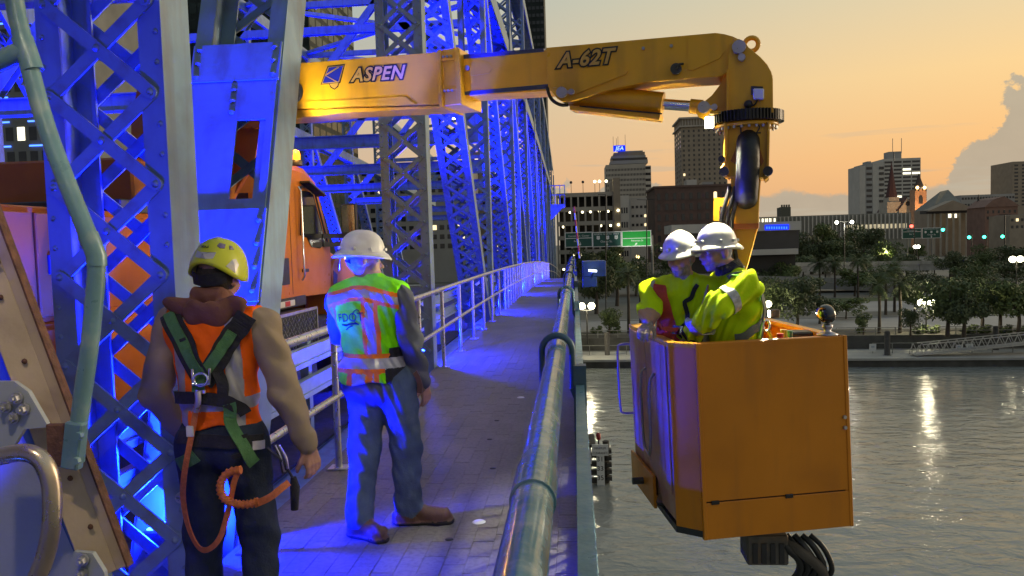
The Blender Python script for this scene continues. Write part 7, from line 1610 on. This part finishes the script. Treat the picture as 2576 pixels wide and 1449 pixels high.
def signal(px, py, col, lab, y=260):
    p = at_y(px, py, y); t = thing('traffic_light', lab, 'traffic light', (p.x, p.y, GZ)); MB().cyl((p.x + .8, p.y, GZ), (p.x + .8, p.y, p.z + 1), .12, 6).build('pole', M_POLE, t); MB().box(p + Vector((0, .3, 0)), (.6, .4, 1.6)).build('housing', M_POLE, t); MB().ball(p + Vector((0, 0, 0)), .5, 10).build('lens', glow('signal_%d%d%d' % tuple(int(9 * c) for c in col), col, 7), t)
signal(2293, 569, (1, .06, .04), 'red traffic light over the far green sign', 238)
for px, py, lab in ((2372, 578, 'green traffic light just right of the far sign'), (2438, 597, 'green traffic light over the queue of cars'), (2476, 596, 'green traffic light right of the car queue'), (2522, 595, 'green traffic light nearest the right edge')): signal(px, py, (.05, 1, .6), lab)
M_SGN = mat('sign_green_dark', (.006, .075, .05), .5, var=.08); M_SGN_LIT = mat('sign_green_lit', (.01, .34, .04), .45, var=.08); M_SGT = mat('sign_white', (.75, .75, .72), .5)  # the brighter green has one panel's lamp light put into its colour
def gantry(label, y, panels, base_px, lit=None):
    p = at_y(panels[0][0], panels[0][3], y); t = thing('road_sign', label, 'sign', (p.x, y, GZ))
    a, b = at_y(panels[0][0] - 3, panels[0][3] - 8, y + .6), at_y(panels[-1][1] + 3, panels[-1][3] - 8, y + .6)
    for zz in (0, 1.2): MB().bar(a + Vector((0, 0, zz)), b + Vector((0, 0, zz)), .2, .2).build('truss_chord', M_FEN, t)
    for px in base_px: q = at_y(px, 600, y + .8); MB().cyl((q.x, q.y, GZ), (q.x, q.y, a.z + 1.3), .22, 8).build('post', M_FEN, t)
    for x0, x1, y0, y1, m, lines in panels:
        A, B_ = at_y(x0, y1, y), at_y(x1, y0, y); pn = MB().bbox((A.x, y, A.z), (B_.x, y + .12, B_.z)).build('panel', M_SGT, t); MB().bbox((A.x + .14, y - .03, A.z + .14), (B_.x - .14, y, B_.z - .14)).build('face', m, pn)
        H = B_.z - A.z; Wd = B_.x - A.x
        for kind, u, v, sz_, body in lines:
            o = Vector((A.x + Wd * u, y - .04, A.z + H * v))
            if kind == 't': text('lettering', body, sz_ * H, o, (1, 0, 0), (0, 0, 1), M_SGT, pn, align='CENTER')
            elif kind == 'l': MB().bbox((A.x + .14, y - .045, o.z - .06), (B_.x - .14, y - .035, o.z + .06)).build('divider', M_SGT, pn)
            elif kind == 's': MB().prism([(-.28, .25), (-.15, .34), (0, .26), (.15, .34), (.28, .25), (.26, 0), (.30, -.2), (0, -.36), (-.30, -.2), (-.26, 0)], o, (sz_ * 3, 0, 0), (0, 0, sz_ * 3), (0, 1, 0), .02).build('route_shield', M_SGT, pn); text('lettering', body, .10 * H, o + Vector((0, -.03, -.04 * H)), (1, 0, 0), (0, 0, 1), M_DECAL, pn, align='CENTER')
            elif kind == 'a':
                c_, s_ = (1, 0) if body == 'd' else (.707, .707); rot = lambda q: (q[0] * c_ - q[1] * s_, q[0] * s_ + q[1] * c_) if body == 'd' else (-(q[0] * c_ + q[1] * s_) * 1, -(-q[0] * s_ + q[1] * c_))
                MB().prism([rot(q) for q in ((-.06, .3), (.06, .3), (.06, 0), (.22, .06), (.0, -.26), (-.22, .06), (-.06, 0))], o, (sz_ * H * 2, 0, 0), (0, 0, sz_ * H * 2), (0, 1, 0), .02).build('arrow', M_SGT, pn)
gantry('overhead highway signs for Bay, Ocean and Newnan streets, two dark and one bright green', 152, [(1422, 1490, 583, 623, M_SGN, [('t', .5, .70, .17, 'Convention  Center'), ('l', 0, .60, 0, ''), ('t', .44, .36, .16, 'Bay St.'), ('a', .55, .20, .2, 'd')]), (1491, 1563, 582, 622, M_SGN, [('t', .2, .80, .15, 'NORTH'), ('t', .52, .80, .15, 'NORTH'), ('t', .82, .80, .15, 'WEST'), ('s', .2, .62, .38, '1'), ('s', .52, .62, .38, '17'), ('s', .82, .62, .38, '90'), ('t', .48, .30, .20, 'Ocean St.'), ('a', .5, .16, .2, 'd')]), (1565, 1638, 579, 621, M_SGN_LIT, [('l', 0, .52, 0, ''), ('t', .52, .32, .17, 'Newnan St'), ('a', .48, .16, .2, 'r')])], (1640,))
gantry('distant pair of overhead green street signs at right', 242, [(2270, 2318, 574, 601, M_SGN, [('l', 0, .68, 0, ''), ('t', .5, .75, .15, 'Convention Ctr'), ('t', .5, .38, .2, 'Bay St'), ('a', .62, .18, .2, 'd')]), (2320, 2366, 572, 600, M_SGN, [('t', .5, .82, .13, 'NORTH NORTH WEST'), ('s', .18, .60, .34, '1'), ('s', .5, .60, .34, '17'), ('s', .82, .60, .34, '90'), ('t', .5, .28, .2, 'Ocean St'), ('a', .5, .14, .2, 'd')])], (2283, 2345))
sl2 = at_y(1600, 628, 150); lamp('sign_uplight', 'SPOT', sl2 + Vector((0, -4, -2)), 1500, (1, 1, .9), .2, at_y(1602, 600, 152), 70, .6, parent=bpy.data.objects['road_sign'])
def car(px, py, lab, col, y):
    p = at_y(px, py, y); t = thing('car', lab, 'car', (p.x, p.y, GZ), 'cars across the river'); X, Y, Z = p.x, y, GZ
    MB().prism([(-2.1, .35), (2.1, .35), (2.15, .8), (1.4, .95), (.8, 1.45), (-1.0, 1.45), (-1.7, .95), (-2.15, .85)], (X - .85, Y + 2.2, Z), (0, -1, 0), (0, 0, 1), (1, 0, 0), 1.7).build('body', mat('car_paint_%d' % (len(MATS)), col, .3, coat=.5), t, .05)
    MB().bbox((X - .7, Y + .9, Z + 1.0), (X + .7, Y + 3.0, Z + 1.4)).build('windows', M_GLASS, t)
    for dx in (-.86, .86):
        for dy in (.9, 3.5): MB().cyl((X + dx - .1, Y + dy, Z + .33), (X + dx + .1, Y + dy, Z + .33), .33, 12).build('wheel', M_BLACK, t)
        MB().ball((X + dx * .75, Y - .02, Z + .8), .32, 8).build('tail_light', glow('tail_light', (1, .08, .05), 6), t)
for px, lab, c_ in ((2394, 'silver car with red tail lights, first in the queue at left', (.4, .4, .4)), (2407, 'dark car with red tail lights in the middle of the queue', (.05, .05, .06)), (2424, 'white car with red tail lights at the right of the queue', (.6, .6, .58))): car(px, 612, lab, c_, 300)

# ---- fender pier with clearance gauge, in the water below the bridge
gp_ = at_z(1510, 1222, WZ); gy = gp_.y; M_TIM = mat('fender_timber', (.045, .042, .036), .85, var=.4, scale=4, bump=.4, bscale=12)
t = thing('fender_pier', 'dark timber fender pier standing in the water below the railing', 'pier', (gp_.x - 2, gy, WZ))
gx = lambda px, py=1200: at_y(px, py, gy).x
gz = lambda py: at_y(1500, py, gy).z
for k, py in enumerate((1150, 1172, 1193, 1214)): MB().bbox((gx(1380), gy + .3, gz(py) - .14), (gx(1532), gy + .6, gz(py) + .14)).build('waler', M_TIM, t)
for px in (1400, 1440, 1480, 1527): MB().cyl((gx(px), gy + .8, WZ - 3), (gx(px), gy + .8, gz(1118)), .2, 10).build('pile', M_TIM, t)
for k in range(5): MB().bbox((gx(1528), gy + .1, gz(1138 + 17 * k) - .12), (gx(1540), gy + .5, gz(1138 + 17 * k) + .12)).build('block', M_TIM, t)
MB().bbox((gx(1390), gy + .2, gz(1128)), (gx(1500), gy + 3, gz(1122))).build('cap', M_TIM, t)
b_ = gx(1497); c_ = gx(1523); t = thing('clearance_gauge', 'white minimum clearance gauge board numbered 31, 33, 35 on the fender pier', 'sign', (b_, gy, WZ))
MB().bbox((b_ + .12, gy + .1, WZ - .02), (c_ - .04, gy + .16, gz(1148))).build('scale_board', M_WHITE, t); MB().bbox((gx(1491), gy + .04, gz(1147)), (gx(1532), gy + .12, gz(1119))).build('title_board', M_WHITE, t)
cx_ = (gx(1491) + gx(1532)) / 2
for k, w_ in enumerate(('MINIMUM', 'CLEARANCE')): text('lettering', w_, .20, (cx_, gy + .03, gz(1131 + 12 * k)), (1, 0, 0), (0, 0, 1), M_DECAL, t, align='CENTER', sx=.80)
for k, w_ in enumerate(('31', '33', '35')): text('lettering', w_, .42, ((b_ + c_) / 2 + .02, gy + .09, gz(1162 + 23.5 * k)), (1, 0, 0), (0, 0, 1), M_DECAL, t, align='CENTER')
t = thing('speed_sign', 'white slow speed notice beside the clearance gauge', 'sign', (gx(1476), gy, gz(1170))); MB().bbox((gx(1455), gy + .05, gz(1168)), (gx(1489), gy + .12, gz(1128))).build('board', M_WHITE, t)
text('lettering', 'SLOW SPEED', .17, (gx(1473), gy + .04, gz(1144)), (1, 0, 0), (0, 0, 1), M_DECAL, t, align='CENTER', sx=.8); text('lettering', 'MINIMUM WAKE', .15, (gx(1473), gy + .04, gz(1156)), (1, 0, 0), (0, 0, 1), M_DECAL, t, align='CENTER', sx=.7)
t = thing('navigation_light', 'small red navigation light on a post above the gauge', 'light', (gx(1508), gy, gz(1122))); MB().cyl((gx(1508), gy + .2, gz(1122)), (gx(1508), gy + .2, gz(1108)), .05, 8).build('post', M_DKST, t); MB().lathe([(.13, 0), (.15, .1), (.15, .34), (.08, .42), (0, .43)], (gx(1508), gy + .2, gz(1108)), 12).build('lens', mat('red_lens', (.25, .02, .02), .3), t)
# ---- blue steel cabinet hung outside the railing, striped pole
yc = 19.0; a, b = at_y(1466, 722, yc), at_y(1524, 656, yc)
t = thing('equipment_box', 'blue steel lattice box bracketed outside the bridge railing', 'box', (a.x, yc, a.z)); M_BBOX = mat('box_blue', (.05, .11, .22), .5, .1, var=.15, scale=4)
MB().bbox((a.x, yc, a.z + .25), (b.x, yc + .8, b.z)).build('shell', M_BBOX, t, .01)
for k in range(7): MB().bbox((a.x + .03 + k * .075, yc - .02, a.z + .3), (a.x + .045 + k * .075, yc - .004, b.z - .05)).build('slat', M_BBOX, t)
MB().bbox((a.x, yc - .1, a.z), (a.x + .35, yc + .5, a.z + .24)).build('bracket', M_BBOX, t, .01); lp_ = at_y(1491, 681, yc - .25); MB().box(lp_, (.20, .2, .05), Matrix.Rotation(.1, 3, 'Y')).build('lamp', glow('box_lamp', (.75, .82, 1), 2.5), t); MB().bar(lp_ - Vector((0, 0, .03)), (a.x + .2, yc - .05, a.z + .2), .05, .05).build('lamp_arm', M_BBOX, t)
ya = 30.0; p0, p1 = at_y(1458, 650, ya), at_y(1444, 520, ya); t = thing('barrier_arm', 'thin red and white striped barrier pole upright beyond the railing', 'barrier arm', p0)
for k in range(8): MB().cyl(p0.lerp(p1, k / 8), p0.lerp(p1, (k + 1) / 8), .035, 8).build('stripe', M_RED if k % 2 else M_WHITE, t)
# service balcony on the truss far along
yb = 52.0; a, b = at_y(1385, 520, yb), at_y(1420, 466, yb); t = thing('service_balcony', 'blue steel service balcony on the outside of the truss far along', 'balcony', (a.x, yb, a.z))
MB().bbox((a.x, yb, a.z), (b.x, yb + 2, a.z + .15)).build('floor', M_PAINT, t); MB().prism([(0, 0), (.9, 0), (0, -.9)], (a.x, yb + .02, a.z), (1, 0, 0), (0, 0, 1), (0, 1, 0), .1).build('bracket', M_PAINT, t)
for k in range(4): x = a.x + (b.x - a.x) * k / 3; MB().bbox((x - .025, yb, a.z + .15), (x + .025, yb + .05, b.z)).build('post', M_PAINT, t)
for zz in (.5, 1.0): MB().bbox((a.x, yb - .04, a.z + .15 + (b.z - a.z - .15) * zz - .03), (b.x, yb - .001, a.z + .15 + (b.z - a.z - .15) * zz + .03)).build('rail', M_PAINT, t)
# rag on the truck
p = at_x(452, 440, TX + .03); t = MB(); n = 7
vs = [(p.x + .02 + .025 * math.sin(i * 1.7 + j), p.y + (i / (n - 1) - .5) * .24 + .01 * math.sin(j * 2.0), p.z + .02 - j / (n - 1) * .20 + .02 * math.sin(i * 1.1)) for j in range(n) for i in range(n)]
fs = [(j * n + i, j * n + i + 1, (j + 1) * n + i + 1, (j + 1) * n + i) for j in range(n - 1) for i in range(n - 1)]
t.add(vs + [(x - .012, y, z) for x, y, z in vs], fs + [tuple(q + n * n for q in f[::-1]) for f in fs], 0, True); tag(t.build('rag', mat('grey_rag', (.30, .27, .33), .9, var=.3, scale=12, bump=.5)), 'crumpled pale rag hanging on the turret of the truck', 'rag')
